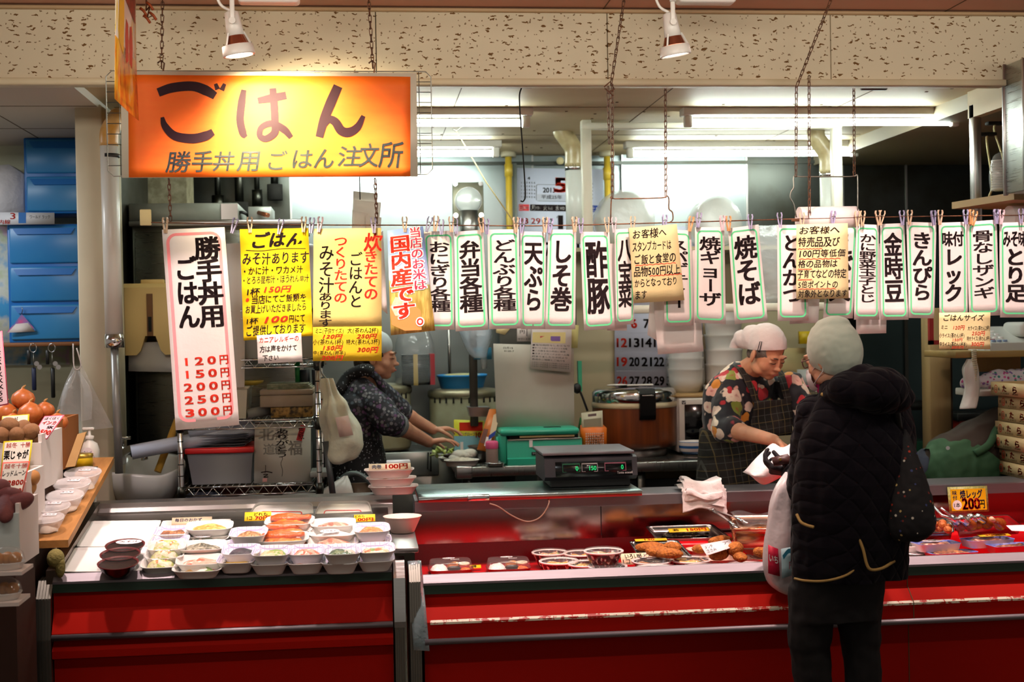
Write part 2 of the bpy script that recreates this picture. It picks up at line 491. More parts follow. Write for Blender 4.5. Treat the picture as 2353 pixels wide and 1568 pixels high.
# ceiling over the stall: glossy metal panels with seams and rivets; plain boards to the side of it
m = mat('stall_ceiling_panel','#c4b291',.6,.0,.25,noise=(1.4,.7,'#a8936c'));M_stallceil = m
c = MB().box((-1.13,5.29,2.56),(2.72,8.0,2.62),m)
for x in (.42,1.33,2.24): c.box((x,5.29,2.5585),(x+.004,8,2.5605),M_gap)
for y in (6.2,7.11): c.box((-1.1,y,2.5585),(2.7,y+.004,2.5605),M_gap)
for i in range(60):
    q,w = R.uniform(-1,2.65),R.uniform(5.4,7.9);c.box((q,w,2.5575),(q+.012,w+.012,2.5605),M_gap)
struct('ceiling',c)
c = MB().box((-4,5.29,2.525),(-1.13,8.0,2.6),mat('side_ceiling_board','#c9c0b2',.7))
for x in (-1.6,-2.05): c.box((x,5.29,2.5235),(x+.004,8,2.526),M_gap)
for y in (5.95,6.6): c.box((-4,y,2.5235),(-1.13,y+.004,2.526),M_gap)
struct('ceiling',c)
c = MB().box((2.72,5.29,2.49),(6,8.0,2.6),mat('end_ceiling_board','#8f836c',.6))
struct('ceiling',c)
M_fas = fascia_mat()
seams = [-4,at(864,100,5.25).x,at(1396,100,5.25).x,at(1909,100,5.25).x,at(1909,100,5.25).x+.91,6]
c = MB().box((-4,5.275,2.5),(6,5.29,2.85),M_gap)
for a,b in zip(seams,seams[1:]): c.rbox((a+.0015,5.25,2.505),(b-.0015,5.276,2.83),M_fas,.002,1,smooth=False)
struct('wall_front',c)
struct('trim_1',MB().rbox((-4,5.225,2.487),(2.6,5.295,2.512),mat('fascia_moulding','#d6c9a8',.5,noise=(4,.4,'#b79f72')),.003,1))
struct('trim_2',MB().rbox((-4,5.222,2.772),(6,5.252,2.784),mat('cornice_moulding','#b99c74',.5),.003,1))
# walls of the stall
c = MB()
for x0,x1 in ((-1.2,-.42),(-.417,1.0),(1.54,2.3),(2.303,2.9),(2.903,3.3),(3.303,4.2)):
    c.box((x0,7.95,0),(x1,8.0,2.6),M_steelwall if -.5 < x0 < 2.2 else M_steeldark)  # right-hand panels given darker steel to stand for the dark hall they reflect
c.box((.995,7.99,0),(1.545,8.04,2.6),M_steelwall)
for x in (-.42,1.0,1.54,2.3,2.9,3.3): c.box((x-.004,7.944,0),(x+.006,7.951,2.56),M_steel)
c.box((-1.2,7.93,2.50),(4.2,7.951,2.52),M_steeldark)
struct('wall_back',c)
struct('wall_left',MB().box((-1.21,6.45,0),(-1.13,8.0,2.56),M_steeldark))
struct('wall_right',MB().box((4.2,5.3,0),(4.25,8.0,2.6),mat('dim_side_wall','#4b5250',.6)))
struct('wall_rear',MB().box((-4,7.2,0),(-1.21,7.25,2.55),mat('pale_green_wall','#c9cdb4',.7)))
# posts
c = MB().rbox((-1.232,6.0,0),(-1.118,6.45,2.54),M_cream,.006,1)
for z in (.4,1.0,1.55,2.1): c.cyl((-1.116,6.1,z),(-1.112,6.1,z),.004,M_wire,n=8)
struct('trim_3',c)
M_frame = mat('ivory_frame_paint','#ded9c6',.35)
x1,x2 = at(1348,400,6.6).x,at(1923,400,6.6).x
struct('trim_4',MB().rbox((x1-.024,6.58,1.6),(x1+.024,6.63,2.56),M_frame,.004,1))
struct('trim_5',MB().rbox((x2-.024,6.58,1.6),(x2+.024,6.63,2.56),M_frame,.004,1))
struct('trim_6',MB().rbox((x1-.024,6.585,1.6),(x2+.024,6.625,1.64),M_frame,.004,1).rbox((x1-.024,6.575,2.515),(x2+.024,6.635,2.545),M_frame,.004,1))
# low beige partition behind the cooking table, with a shelf on its top
struct('wall_partition',MB().box((1.12,7.32,0),(2.62,7.40,1.93),mat('beige_partition','#b7ac8c',.55,noise=(2,.5,'#9f9471')))
       .box((1.10,6.95,1.93),(2.66,7.42,1.95),mat('beige_partition')))
# dark stainless wall behind the bending worker, wooden post
struct('wall_side',MB().box((2.62,6.95,0),(4.2,7.0,2.0),steel('slate_steel','#39494b',.34,(2,1,30),.08)).box((2.86,6.935,0),(2.878,6.951,2.0),M_steeldark))
q = at(2137,900,6.4);w = at(2186,900,6.4)
struct('trim_7',MB().rbox((q.x,6.4,.86),(w.x,6.5,1.60),mat('worn_wood_post','#a08a5e',.6,noise=(9,.7,'#77643e'),stretch=(1,1,.12)),.004,1).box((w.x,6.43,.86),(w.x+.02,6.5,1.6),mat('dark_wood_edge','#4a3420',.6)))
struct('trim_8',MB().rbox((2.70,5.74,1.9),(2.735,5.79,2.5),M_steel,.004,1))
struct('trim_9',MB().box((2.70,5.29,2.44),(2.74,5.80,2.56),M_stallceil))

# ================================================================ fluorescent lamps
M_tube = mat('lit_tube','#ffffff',.5,emit=('#f1fff6',47))
M_fix = mat('lamp_housing','#e6e2d8',.4)
def tube_lamp(x0,x1,Y,z,label):
    t = empty('fluorescent_lamp',((x0+x1)/2,Y,2.56),label,'lamp','fluorescent lamps under the stall ceiling')
    MB().rbox((x0,Y-.045,z+.03),(x1,Y+.045,z+.085),M_fix,.004,1).build('housing',t)
    for x in (x0+.5,x1-.56): MB().box((x,Y-.03,z+.085),(x+.06,Y+.03,2.56),M_fix).build('mounting_block',t)
    MB().tube([(x0+.055,Y,z),(x1-.055,Y,z)],.0165,M_tube,12).build('tube',t)
    for x,s in ((x0+.03,1),(x1-.03,-1)):
        MB().rbox((x-.018,Y-.02,z-.022),(x+.018,Y+.02,z+.03),M_fix,.004,1).build('socket',t)
tube_lamp(1.50,2.87,6.25,2.495,'long fluorescent lamp nearest the patterned beam, over the floral-shirted cook')
tube_lamp(-.57,.79,6.25,2.495,'long fluorescent lamp partly hidden behind the orange sign, nearer of the two there')
tube_lamp(1.45,2.80,7.40,2.495,'long fluorescent lamp deeper in the stall, behind the white vent pipe')
tube_lamp(-.62,.755,7.35,2.495,'shorter looking fluorescent lamp behind the orange sign, further back')
# ================================================================ papers hanging on the wire
M_paper = paper('white_paper','#efe6e2',.32)
M_ink = mat('black_ink','#241c1d',.9,spec=.03)
M_green = mat('green_print','#5fc489',.9,spec=.03)
M_redink = mat('red_ink','#d8392a',.9,spec=.03)
M_pinkp = mat('pink_print','#ef8f92',.9,spec=.03)
M_yel = paper('yellow_paper','#f4cf1c',.3)
M_tan = paper('tan_paper','#e6cd84',.3)
M_mus = paper('mustard_paper','#e3c22e',.3)
M_buff = paper('buff_paper','#ead9a4',.25)
M_blueink = mat('blue_ink','#3a4f9c',.9,spec=.03)
def hang(px,Y):
    return [at(a,b,Y) for a,b in px]
def wavef(a,seed,k=1.0):
    return lambda u,v: a*(math.sin(v*5.1*k+seed)*.6+math.sin(u*3.3+seed*2.1+v*1.7)*.5)*(0.15+.85*v)
WIRE_Y = 5.15
strips = [
 ((972,533),(1042,530),(1045,758),(980,758),'おにぎり各種',5.160),
 ((1044,533),(1110,528),(1122,758),(1047,762),'弁当各種',5.150),
 ((1120,528),(1192,527),(1197,755),(1124,757),'どんぶり各種',5.145),
 ((1195,532),(1255,533),(1253,757),(1197,757),'天ぷら',5.160),
 ((1260,528),(1324,528),(1322,757),(1253,757),'しそ巻',5.150),
 ((1333,533),(1400,533),(1413,755),(1342,760),'酢豚',5.150),
 ((1412,527),(1458,525),(1456,745),(1416,748),'八宝菜',5.160),
 ((1522,527),(1588,530),(1594,748),(1527,750),'スパゲティー',5.160),
 ((1597,522),(1664,522),(1668,745),(1596,742),'焼ギョーザ',5.150),
 ((1673,525),(1743,516),(1764,738),(1688,745),'焼そば',5.150),
 ((1786,517),(1850,517),(1858,737),(1787,738),'とんかつ',5.155),
 ((1905,512),(1972,512),(1960,732),(1892,733),'えび天',5.162),
 ((1968,515),(2019,517),(2021,735),(1962,735),'かに野菜玉子とじ',5.150),
 ((2022,515),(2078,513),(2087,735),(2024,736),'金時豆',5.156),
 ((2083,510),(2152,512),(2147,732),(2088,731),'きんぴら',5.150),
 ((2157,512),(2222,510),(2224,729),(2160,730),'味付|レック',5.156),
 ((2222,510),(2290,505),(2298,725),(2226,727),'骨なしザンギ',5.150),
 ((2297,512),(2366,510),(2370,730),(2298,730),'みそ味|とり足',5.150),
]
ROMAJI = ['onigiri','bento','donburi','tempura','shiso roll','sweet and sour pork','eight-treasure stir fry','spaghetti','grilled gyoza','fried noodle','pork cutlet','prawn tempura','crab and egg','kintoki bean','kinpira','seasoned drumstick','boneless fried chicken','miso chicken feet']
for i,(a,b,c,d,txt,Y) in enumerate(strips):
    s = Sheet(*hang((a,b,c,d),Y),wave=wavef(.004,i*1.7),nu=4,nv=8)
    s.base(M_paper)
    s.decal(ring_decal(.07,.035,.93,.965,.16,.05,.055,.017),M_green)
    parts_ = txt.split('|')
    dec = []
    if len(parts_) == 2:
        n0 = len(parts_[0])
        for k,ch in enumerate(parts_[0]): dec += put_text(ch,(.12+.76*k/n0,.10,.12+.76*(k+1)/n0-.02,.25),.03)
        dec += put_text(parts_[1],(.18,.27,.82,.84),.034,vertical=True)
    else:
        n = len(txt);dec = put_text(txt,(.16,.10,.86,.82 if n > 2 else .84),(.032,.032,.030,.028,.026,.022,.02,.018,.018)[n],vertical=True)
    s.decal(dec,M_ink)
    s.thing('menu_strip','white menu strip with green border lettered for %s, on the wire' % ROMAJI[i],'menu strip','menu strips on the wire')
# blank sheets behind the strips
for k,(q,Y,lab) in enumerate([
  (((1492,575),(1600,575),(1617,808),(1512,815)),5.20,'blank white sheet hanging low behind the spaghetti and gyoza strips'),
  (((1500,600),(1530,575),(1520,790),(1487,770)),5.22,'curled white sheet edge showing beside the blank sheet over the calendar'),
  (((1965,560),(2036,560),(2037,766),(1968,768)),5.19,'blank pinkish sheet below the crab and kintoki bean strips'),
  (((1830,540),(1892,540),(1880,742),(1815,745)),5.185,'blank sheet showing between the cutlet strip and the next strip'),
  (((1392,560),(1443,560),(1440,760),(1395,760)),5.19,'blank sheet showing beneath the sweet and sour pork strip'),
  (((720,540),(800,535),(792,610),(720,610)),5.20,'pale sheet edge between the two yellow notices'),
  (((855,560),(880,530),(890,722),(868,705)),5.19,'pinkish sheet edge behind the tan notice')]):
    Sheet(*hang(q,Y),wave=wavef(.006,k*2.3+.5),nu=4,nv=8).base(M_paper).thing('blank_sheet',lab,'paper')
# tall price sign
s = Sheet(*hang(((372,528),(516,522),(550,977),(404,989)),5.14),wave=wavef(.006,2.2),nu=6,nv=14)
s.base(M_paper)
s.decal(ring_decal(.055,.02,.93,.965,.16,.05,.05,.014),M_pinkp)
s.decal(put_text('勝手丼用',(.50,.045,.90,.50),.032,vertical=True)+put_text('ごはん',(.16,.14,.50,.50),.032,vertical=True),M_ink)
d = []
for k,n in enumerate(('120','150','200','250','300')):
    v = .645+k*.064
    for j,ch in enumerate(n): d += put_text(ch,(.21+.2*j,v,.26+.2*j,v+.038) if ch == '1' else (.18+.2*j,v,.30+.2*j,v+.038),.03)
    d += put_text('円',(.77,v-.002,.90,v+.042),.028)
s.decal(d,M_redink)
s.thing('price_sign','tall white rice price sign with pink border and five red prices','sign')
# handwritten notices
def hand(s,rows,ink,sh=.15,bold=.012,jit=.06):
    d = []
    for t,box in rows: d += put_text(t,box,bold,shear=sh,jit=jit)
    s.decal(d,ink)
s = Sheet(*hang(((551,527),(708,524),(719,772),(560,783)),5.145),wave=lambda u,v: .004*math.sin(v*26)+.003*math.sin(u*4+1),nu=4,nv=22)
s.base(M_yel)
hand(s,[('ごはん',(.18,.03,.92,.18))],M_ink,.3,.035)
hand(s,[('みそ汁あります',(.02,.21,1.,.33)),('・かに汁・ワカメ汁',(.0,.34,.9,.42)),('・とろろ昆布汁・ほうれん草汁',(.0,.425,.98,.50)),('1杯',(.05,.53,.26,.60)),('当店にてご飯類を',(.13,.60,.93,.68)),('お買上げいただきましたら',(.04,.685,.93,.765)),('1杯',(.03,.80,.22,.86)),('円にて',(.66,.79,.90,.87)),('ご提供しております',(.04,.87,.9,.97))],M_ink,.12,.016)
hand(s,[('150円',(.30,.515,.72,.585)),('※',(.03,.605,.12,.67)),('100',(.28,.785,.66,.865))],M_redink,.25,.02)
s.decal(stroke([(.08,.19),(.3,.2),(.6,.185),(.95,.19)],.003),M_ink)
s.thing('rice_notice','bright yellow handwritten notice about rice and miso soup, beside the tall price sign','notice')
s = Sheet(*hang(((590,771),(692,765),(695,831),(593,836)),5.135),wave=wavef(.002,3),nu=3,nv=4)
s.base(M_paper)
hand(s,[('カニアレルギーの',(.04,.06,.95,.30))],M_redink,.1,.014)
hand(s,[('方は声をかけて',(.05,.38,.9,.62)),('下さい',(.1,.70,.48,.94))],M_ink,.1,.014)
s.thing('allergy_note','small white handwritten allergy note taped under the bright yellow notice','notice')
root = empty('soup_notice',at(798,830,5.14),'tan handwritten notice with a yellow price sheet taped to its bottom','notice')
s = Sheet(*hang(((721,526),(876,524),(877,754),(719,755)),5.142),wave=wavef(.003,4),nu=4,nv=8)
s.base(M_tan)
d = put_text('ごはんと',(.52,.24,.72,.80),.012,vertical=True,jit=.04)+put_text('みそ汁',(.08,.16,.30,.65),.012,vertical=True,jit=.04)+put_text('あります',(.08,.64,.28,.99),.014,vertical=True,jit=.04)
s.decal(d,M_ink)
d = put_text('炊',(.74,.05,1.,.23),.022,shear=.1)+put_text('きたての',(.74,.22,.95,.72),.02,vertical=True,jit=.04)+put_text('つくりたての',(.30,.07,.50,.75),.016,vertical=True,jit=.04)
s.decal(d,M_redink);s.build('upper_sheet',root)
s = Sheet(*hang(((719,752),(877,750),(877,830),(719,830)),5.139),wave=wavef(.002,5),nu=4,nv=4)
s.base(M_mus)
hand(s,[('ミニ(子供サイズ)',(.03,.03,.45,.20)),('大(茶わん2杯)',(.5,.03,.96,.20)),('小(茶わん1杯)',(.0,.36,.45,.53)),('特大(茶わん3杯)',(.48,.36,.98,.53)),('中(茶わん1杯半)',(.0,.69,.48,.83))],M_ink,.1,.006)
hand(s,[('120円',(.13,.20,.43,.36)),('250円',(.64,.20,.93,.36)),('150円',(.13,.53,.43,.70)),('300円',(.64,.58,.95,.76)),('200円',(.12,.82,.44,.99))],M_redink,.25,.022)
s.build('price_sheet',root)
# rice poster with a picture of a rice field and a wooden measure
def poster_mat():
    m = mat('rice_field_print','#8fa6cf',.35);t = NT(m);b = t.n['Principled BSDF']
    vec = t.coord();sep = t.new('ShaderNodeSeparateXYZ');t.link(vec,sep.inputs[0])
    n = t.noise(vec,14,4)
    h = t.math('ADD',t.math('MULTIPLY',sep.outputs[2],2.45),t.math('MULTIPLY_ADD',n,.22));h.node.inputs[1].links[0].from_node.inputs[2].default_value = -.11
    sky = t.ramp(h,[(0,'#b98a3c'),(.30,'#b79a4a'),(.44,'#a3a765'),(.50,'#c3cbe0'),(.72,'#8fa5d6'),(1,'#7d97d3')])
    straw = t.ramp(t.noise(t.coord((80,80,14)),1.0,3),[(.4,'#8a7434'),(.65,'#d9be6c')])
    t.link(t.mix(t.math('MULTIPLY',t.math('LESS_THAN',h,.47),.6),sky,straw),b.inputs['Base Color'])
    return m
s = Sheet(*hang(((890,530),(972,520),(1000,760),(898,771)),5.135),wave=wavef(.004,6),nu=5,nv=10)
s.base(poster_mat(),M_paper)
s.decal(([(.0,.72),(.30,.62),(.72,.80),(.70,.98),(.32,.97),(.03,.9)],[(0,1,2,3,4,5)]),mat('wood_measure_print','#d98a4e',.5))
s.decal(([(.02,.73),(.14,.64),(.32,.66),(.50,.74),(.36,.83),(.12,.82)],[(0,1,2,3,4,5)]),mat('rice_grain_print','#ecc9b4',.5,noise=(90,.6,'#d7a58c')))
M_outl = mat('white_print','#f6efee',.6)
for bold,mm in ((.075,M_outl),(.032,M_redink)):
    s.decal(put_text('国内産です',(.06,.06,.60,.86),bold,vertical=True),mm)
for bold,mm in ((.09,M_outl),(.02,mat('magenta_ink','#d63a58',.6))):
    s.decal(put_text('当店のお米は',(.60,.0,.92,.60),bold,vertical=True),mm)
s.decal(disc_decal(.68,.90,.10,.045),M_outl);s.decal(disc_decal(.68,.90,.075,.034),M_redink);s.decal(disc_decal(.68,.90,.04,.018),M_outl)
s.thing('rice_poster','glossy poster of a rice field and wooden rice measure with red lettering','poster')
# notices clipped in front of the strips
def note(name,q,Y,rows,reds,lab,m=M_buff,ul=(),b=.014):
    s = Sheet(*hang(q,Y),wave=wavef(.003,q[0][0]),nu=4,nv=6);s.base(m)
    hand(s,rows,M_ink,.12,b);
    if reds: hand(s,reds,M_redink,.2,.012)
    for u0,u1,v in ul:
        n = 14;s.decal(stroke([(u0+(u1-u0)*k/n,v+.006*(-1)**k) for k in range(n+1)],.004,2),M_redink)
    s.thing(name,lab,'notice')
note('customer_notice',((1445,524),(1555,515),(1573,690),(1456,697)),5.128,[('お客様へ',(.06,.03,.78,.16)),('スタンプカードは',(.04,.19,.85,.33)),('ご飯と食堂の',(.06,.36,.92,.50)),('品物500円以上',(.04,.52,.98,.66)),('からとなっており',(.04,.68,.90,.80)),('ます',(.03,.83,.28,.96))],None,
     'buff handwritten notice over the spaghetti strip, with wavy red underlines',ul=((.08,.9,.505),(.35,1.,.655)))
note('customer_notice',((1830,516),(1948,513),(1950,686),(1830,688)),5.128,[('お客様へ',(.05,.03,.85,.14)),('特売品及び',(.03,.17,.85,.31)),('100円等低価',(.03,.335,.95,.45)),('格の品物は',(.03,.475,.8,.59)),('子育てなどの特定',(.02,.605,.96,.73)),('5倍ポイントの',(.03,.755,.8,.86)),('対象外となります',(.03,.875,.98,.985))],None,
     'buff handwritten notice over the cutlet strip, closely written in seven lines',ul=((.03,.5,.33),(.05,.85,.465),(.03,.3,.60),(.03,.3,.74),(.05,.75,.865)))
note('rice_size_note',((2158,719),(2276,718),(2275,803),(2158,802)),5.128,[('ごはんサイズ',(.08,.05,.88,.24)),('ミニ',(.03,.34,.17,.46)),('大ライス(茶わん2杯)',(.56,.36,1.,.50)),('小ライス(茶わん1杯)',(.0,.56,.50,.70)),('特大ライス(茶わん3杯)',(.54,.64,1.,.78)),('中ライス(茶わん1杯半)',(.0,.80,.55,.94))],
     [('120円',(.26,.34,.5,.48)),('250円',(.64,.50,.9,.64)),('150円',(.25,.69,.46,.80)),('300円',(.62,.79,.88,.93)),('200円',(.24,.90,.48,1.0))],'small buff note of rice sizes hung below the drumstick strip',b=.01)
# the wire
pts = [at(325,511,5.15),at(420,513,5.15),at(690,517,5.15),at(1000,518,5.15),at(1250,519,5.15),at(1500,513,5.15),at(1850,503,5.15),at(2100,498,5.15),at(2420,494,5.15)]
thing('hanging_wire',MB().tube(spline(pts,4),.0024,M_rust,6),'long rusty wire stretched across the stall carrying the menu strips','wire')
c = MB();p = at(334,500,5.15)
c.loft([[p+V(-.03,0,-.02),p+V(-.03,.004,-.02)],[p+V(0,-.006,.03),p+V(0,.006,.03)],[p+V(.022,0,-.015),p+V(.022,.004,-.015)]],M_buff,False,False,False,False)
thing('tape_tag',MB().rbox(p+V(-.02,-.004,-.03),p+V(.022,.004,.03),M_buff,.003,1),'scrap of brown tape folded over the wire end beside the tall price sign','tape')
# clothes pegs
M_peg = [mat('beige_peg','#c9a98a',.45),mat('lilac_peg','#9a93b4',.45),mat('pale_pink_peg','#d8b5bc',.45),mat('amber_peg','#c98f58',.4)]
def peg_mesh(m):
    b = MB()
    for sx in (-1,1):
        prof = [(.0045,.028),(.007,.018),(.0045,.006),(.004,-.004),(.0012,-.022),(.001,-.031)]
        ring = []
        for x,z in prof: ring.append([V(sx*x,-.005,z),V(sx*x,.005,z),V(sx*(x+.0045),.005,z),V(sx*(x+.0045),-.005,z)])
        b.loft(ring,m,False)
    b.tube([V(-.008,-.006,.004),V(0,-.0065,.008),V(.008,-.006,.004),V(.008,.006,.004),V(0,.0065,.008),V(-.008,.006,.004)],.0011,M_wire,6,True)
    return b
protos = []
pegs = [(380,515,0,0),(538,516,1,.3),(574,514,0,0),(644,518,1,.2),(698,513,0,.05),(716,515,1,.1),(735,513,2,.15),(858,515,1,-.05),(930,513,0,0),(985,513,1,.3),(1001,511,0,.1),(1014,519,1,0),(1037,513,0,0),(1047,517,1,-.1),(1106,514,0,-.1),(1118,518,1,0),(1185,514,0,0),(1200,516,1,.1),(1252,514,0,.05),(1264,516,1,.15),(1320,513,0,0),(1335,516,1,0),(1395,514,0,-.05),(1411,514,2,0),(1454,512,0,.05),(1527,508,1,.1),(1587,512,3,.2),(1605,503,1,.15),(1660,510,2,0),(1674,511,3,0),(1724,507,1,0),(1792,503,1,-.05),(1843,503,0,0),(1914,499,1,.1),(1970,500,0,0),(1982,499,0,.05),(2018,498,0,-.1),(2026,498,0,.2),(2073,498,1,-.05),(2090,497,0,.05),(2145,498,1,-.05),(2160,497,0,.05),(2219,496,1,.0),(2231,496,3,.1),(2238,499,3,.2),(2289,495,1,0),(2301,496,2,.1),(2346,494,1,0)]
for k,(px,py,ci,rr) in enumerate(pegs):
    if len(protos) <= ci or protos[ci] is None:
        while len(protos) <= ci: protos.append(None)
        o = protos[ci] = peg_mesh(M_peg[ci]).build('clothes_peg')
    else:
        o = protos[ci].copy();COL.objects.link(o)
    p = at(px,py+2,5.137);o.location = p;o.rotation_euler = (0,rr,R.uniform(-.3,.3))
    near = min(range(len(strips)),key=lambda i: min(abs(strips[i][0][0]-px),abs(strips[i][1][0]-px)))
    colour = ('beige','lilac','pale pink','amber')[ci]
    where = 'the tall price sign' if px < 545 else 'the bright yellow notice' if px < 712 else 'the tan notice' if px < 870 else 'the rice poster' if px < 960 else 'the %s strip' % ROMAJI[near]
    tag(o,'%s clothes peg on the wire %s %s' % (colour,'over' if px < 960 else 'above an end of',where),'clothes peg','clothes pegs on the wire')
# ================================================================ the big orange sign
def orange_mat():
    m = mat('orange_sign_cloth','#f2640a',.6,spec=.4);t = NT(m);b = t.n['Principled BSDF']
    f = t.noise(t.coord((3,1,9)),2.2,4)
    t.link(t.mix(f,'#ee5a12','#f57c1e'),b.inputs['Base Color'])
    out = t.n['Material Output'];tl = t.new('ShaderNodeBsdfTranslucent');tl.inputs[0].default_value = rgba('#f5780f')
    mx = t.new('ShaderNodeMixShader');mx.inputs[0].default_value = .15
    t.link(b.outputs[0],mx.inputs[1]);t.link(tl.outputs[0],mx.inputs[2]);t.link(mx.outputs[0],out.inputs[0])
    return m
SY = 4.97
root = empty('shop_sign',at(618,405,SY),'wide orange hanging sign with large brushed rice lettering, lit by a spot lamp','sign')
q = hang(((277,163),(957,168),(960,405),(280,408)),SY+.006)
s = Sheet(*q,thick=.012,nu=1,nv=1);s.base(mat('sign_backing_board','#d8cfb8',.6));s.build('backing_board',root)
s = Sheet(*hang(((294,172),(943,176),(943,405),(296,408)),SY),thick=.001,wave=lambda u,v: .002*math.sin(u*17)+.0012*math.sin(v*9+u*30),nu=30,nv=10)
s.base(orange_mat())
M_brush = mat('dark_brush_ink','#2a1018',.6,spec=.2)
def P(x,y): return ((x-295)/649,(y-174)/232)
def bs(pts,w):
    vs,fs = stroke(pts,[q*980 for q in w],5);return ([P(*p) for p in vs],fs)
big = [bs([(363,214),(395,203),(440,199),(470,208),(492,221)],[.010,.011,.011,.012,.009]),
       bs([(372,270),(378,290),(400,312),(440,318),(470,312),(487,303)],[.004,.008,.010,.011,.011,.008]),
       bs([(493,193),(498,206)],[.004,.006]),bs([(514,193),(507,208)],[.004,.006]),
       bs([(558,207),(553,235),(549,275),(555,305),(562,315)],[.006,.009,.009,.009,.005]),
       bs([(590,232),(620,226),(655,219)],[.007,.010,.009]),
       bs([(624,203),(627,240),(629,280),(628,305),(608,319),(594,312),(598,293),(622,284),(650,298),(666,316)],[.008,.009,.009,.009,.008,.007,.007,.008,.009,.006]),
       bs([(775,197),(758,235),(742,275),(731,315)],[.011,.012,.011,.009]),
       bs([(736,296),(752,275),(768,280),(782,300),(800,304),(820,292),(834,266)],[.006,.009,.010,.011,.011,.009,.005])]
s.decal(big,M_brush,.0016)
def pbox(x0,y0,x1,y1): return (*P(x0,y0),*P(x1,y1))
d = []
rn = random.Random(3)
for ch,x0,y0,x1,y1 in (('勝',378,347,432,395),('手',436,346,482,394),('丼',484,348,532,392),('用',540,348,588,393),('ご',612,346,652,390),('は',668,345,712,386),('ん',718,343,762,386),('注',772,336,826,382),('文',822,330,866,384),('所',868,326,922,386)):
    d += put_text(ch,pbox(x0,y0,x1,y1),.010,shear=.14)
s.decal(d,mat('dark_teal_ink','#17231f',.6),.0018)
s.build('sign_cloth',root)
# wire grid the sign hangs on
c = MB()
a,b = at(243,163,SY+.035),at(990,170,SY+.035);lo = at(250,405,SY+.035).z
x0,x1,z1 = a.x,b.x,a.z
c.tube([V(x0+.02,a.y,z1),V(x1-.02,a.y,z1),V(x1,a.y,z1-.02),V(x1,a.y,lo+.02),V(x1-.02,a.y,lo),V(x0+.02,a.y,lo),V(x0,a.y,lo+.02),V(x0,a.y,z1-.02)],.0022,M_wire,6,True)
for k in range(1,10):
    z = z1+(lo-z1)*k/10;c.tube([V(x0,a.y,z),V(x1,a.y,z)],.0016,M_wire,5)
for x in (x0+.045,x1-.045,x0+.3,x0+.6,x0+.9): c.tube([V(x,a.y+.003,z1),V(x,a.y+.003,lo)],.0016,M_wire,5)
c.build('wire_grid',root)
for x in (370,855):
    p = at(x,158,SY+.03);MB().tube([p+V(-.012,0,.02),p+V(0,0,.03),p+V(.012,0,.02),p+V(.006,0,-.02),p+V(-.02,0,-.03)],.003,M_rust,6).build('sign_hook',root)
# ================================================================ chains
def chain(name,p0,p1,label,r=.0018,L=.03,wd=.0055,m=M_rust,sag=0.,group='chains holding wires and sign'):
    p0,p1 = Vector(p0),Vector(p1);n = max(2,round((p1-p0).length/(L*.78)));c = MB()
    for i in range(n):
        t = (i+.5)/n;p = p0.lerp(p1,t);p.z -= sag*4*t*(1-t)
        d = (p1-p0).normalized();u = d.orthogonal().normalized();w = d.cross(u)
        a = (.5 if i % 2 else 2.0);u2 = u*math.cos(a)+w*math.sin(a)
        h = L/2-wd;loop = []
        for k in range(8):
            an = 6.2832*k/8;loop.append(p+u2*wd*math.cos(an)+d*(h*(1 if math.sin(an) > 0 else -1)+wd*math.sin(an)))
        c.tube(loop,r,m,5,True)
    return thing(name,c,label,'chain',group)
chain('chain',at(374,-40,4.98),at(371,156,SY+.02),'thin chain from the hall ceiling to the near-post end of the orange sign')
chain('chain',at(845,-40,4.98),at(857,156,SY+.02),'thin chain from the hall ceiling to the other end of the orange sign')
chain('chain',at(388,412,5.02),at(392,508,5.15),'short chain under the orange sign down to the tall price sign')
chain('chain',at(862,412,5.02),at(866,512,5.15),'short chain under the orange sign down to the tan notice')
chain('chain',at(1440,-40,5.0),at(1404,195,5.14),'slanting chain from the hall ceiling to the knot over the customer notice')
chain('chain',at(1407,195,5.16),at(1407,455,5.16),'rusty chain hanging straight down from the knot to the bent wire hanger')
chain('chain',at(1397,200,5.2),at(1400,330,5.2),'loose doubled chain end dangling from the knot')
chain('chain',at(1529,195,5.32),at(1530,452,5.16),'chain from the beam down to the far end of the bent wire hanger')
chain('chain',at(1925,-40,5.0),at(1830,200,5.14),'slanting chain from the hall ceiling towards the paper roll')
chain('chain',at(1830,200,5.14),at(1829,405,5.16),'chain hanging down to the near end of the paper roll holder')
chain('chain',at(1859,175,5.15),at(1860,500,5.15),'long chain hanging in front of the paper roll')
chain('chain',at(1962,198,5.32),at(1963,405,5.16),'chain from the beam down to the far end of the paper roll holder')
g = 'chains holding wires and sign'
thing('chain_knot',MB().tube([at(1388,200,5.14),at(1402,188,5.13),at(1412,205,5.15),at(1396,212,5.16),at(1390,203,5.14),at(1410,222,5.14),at(1400,228,5.13)],.003,M_rust,6),'tangled rusty wire knot where the slanting chain meets the beam','wire')
thing('wire_hanger',MB().tube(spline([at(1403,512,5.16),at(1405,455,5.16),at(1412,457,5.16),at(1520,455,5.16),at(1531,450,5.16),at(1537,457,5.16),at(1537,480,5.16),at(1545,488,5.16),at(1546,505,5.16),at(1538,512,5.16)],3),.0026,M_rust,6),'bent rusty wire hanger holding up the wire over the customer notice','hanger')
thing('wire_hanger',MB().tube(spline([at(1830,500,5.16),at(1824,470,5.16),at(1816,455,5.16),at(1818,440,5.16),at(1824,430,5.16),at(1824,406,5.16),at(1840,406,5.16),at(1955,406,5.16),at(1967,402,5.16),at(1971,412,5.16),at(1971,505,5.16)],3),.0026,M_wire,6),'bent grey wire hanger around the paper roll','hanger')
r = empty('paper_roll',at(1895,500,5.17),'thick roll of white paper hanging over the crab and egg strip','paper roll')
a,b = at(1836,506,5.20),at(1966,504,5.20)
MB().cyl(a,b,.052,M_paper,n=28).build('roll',r)
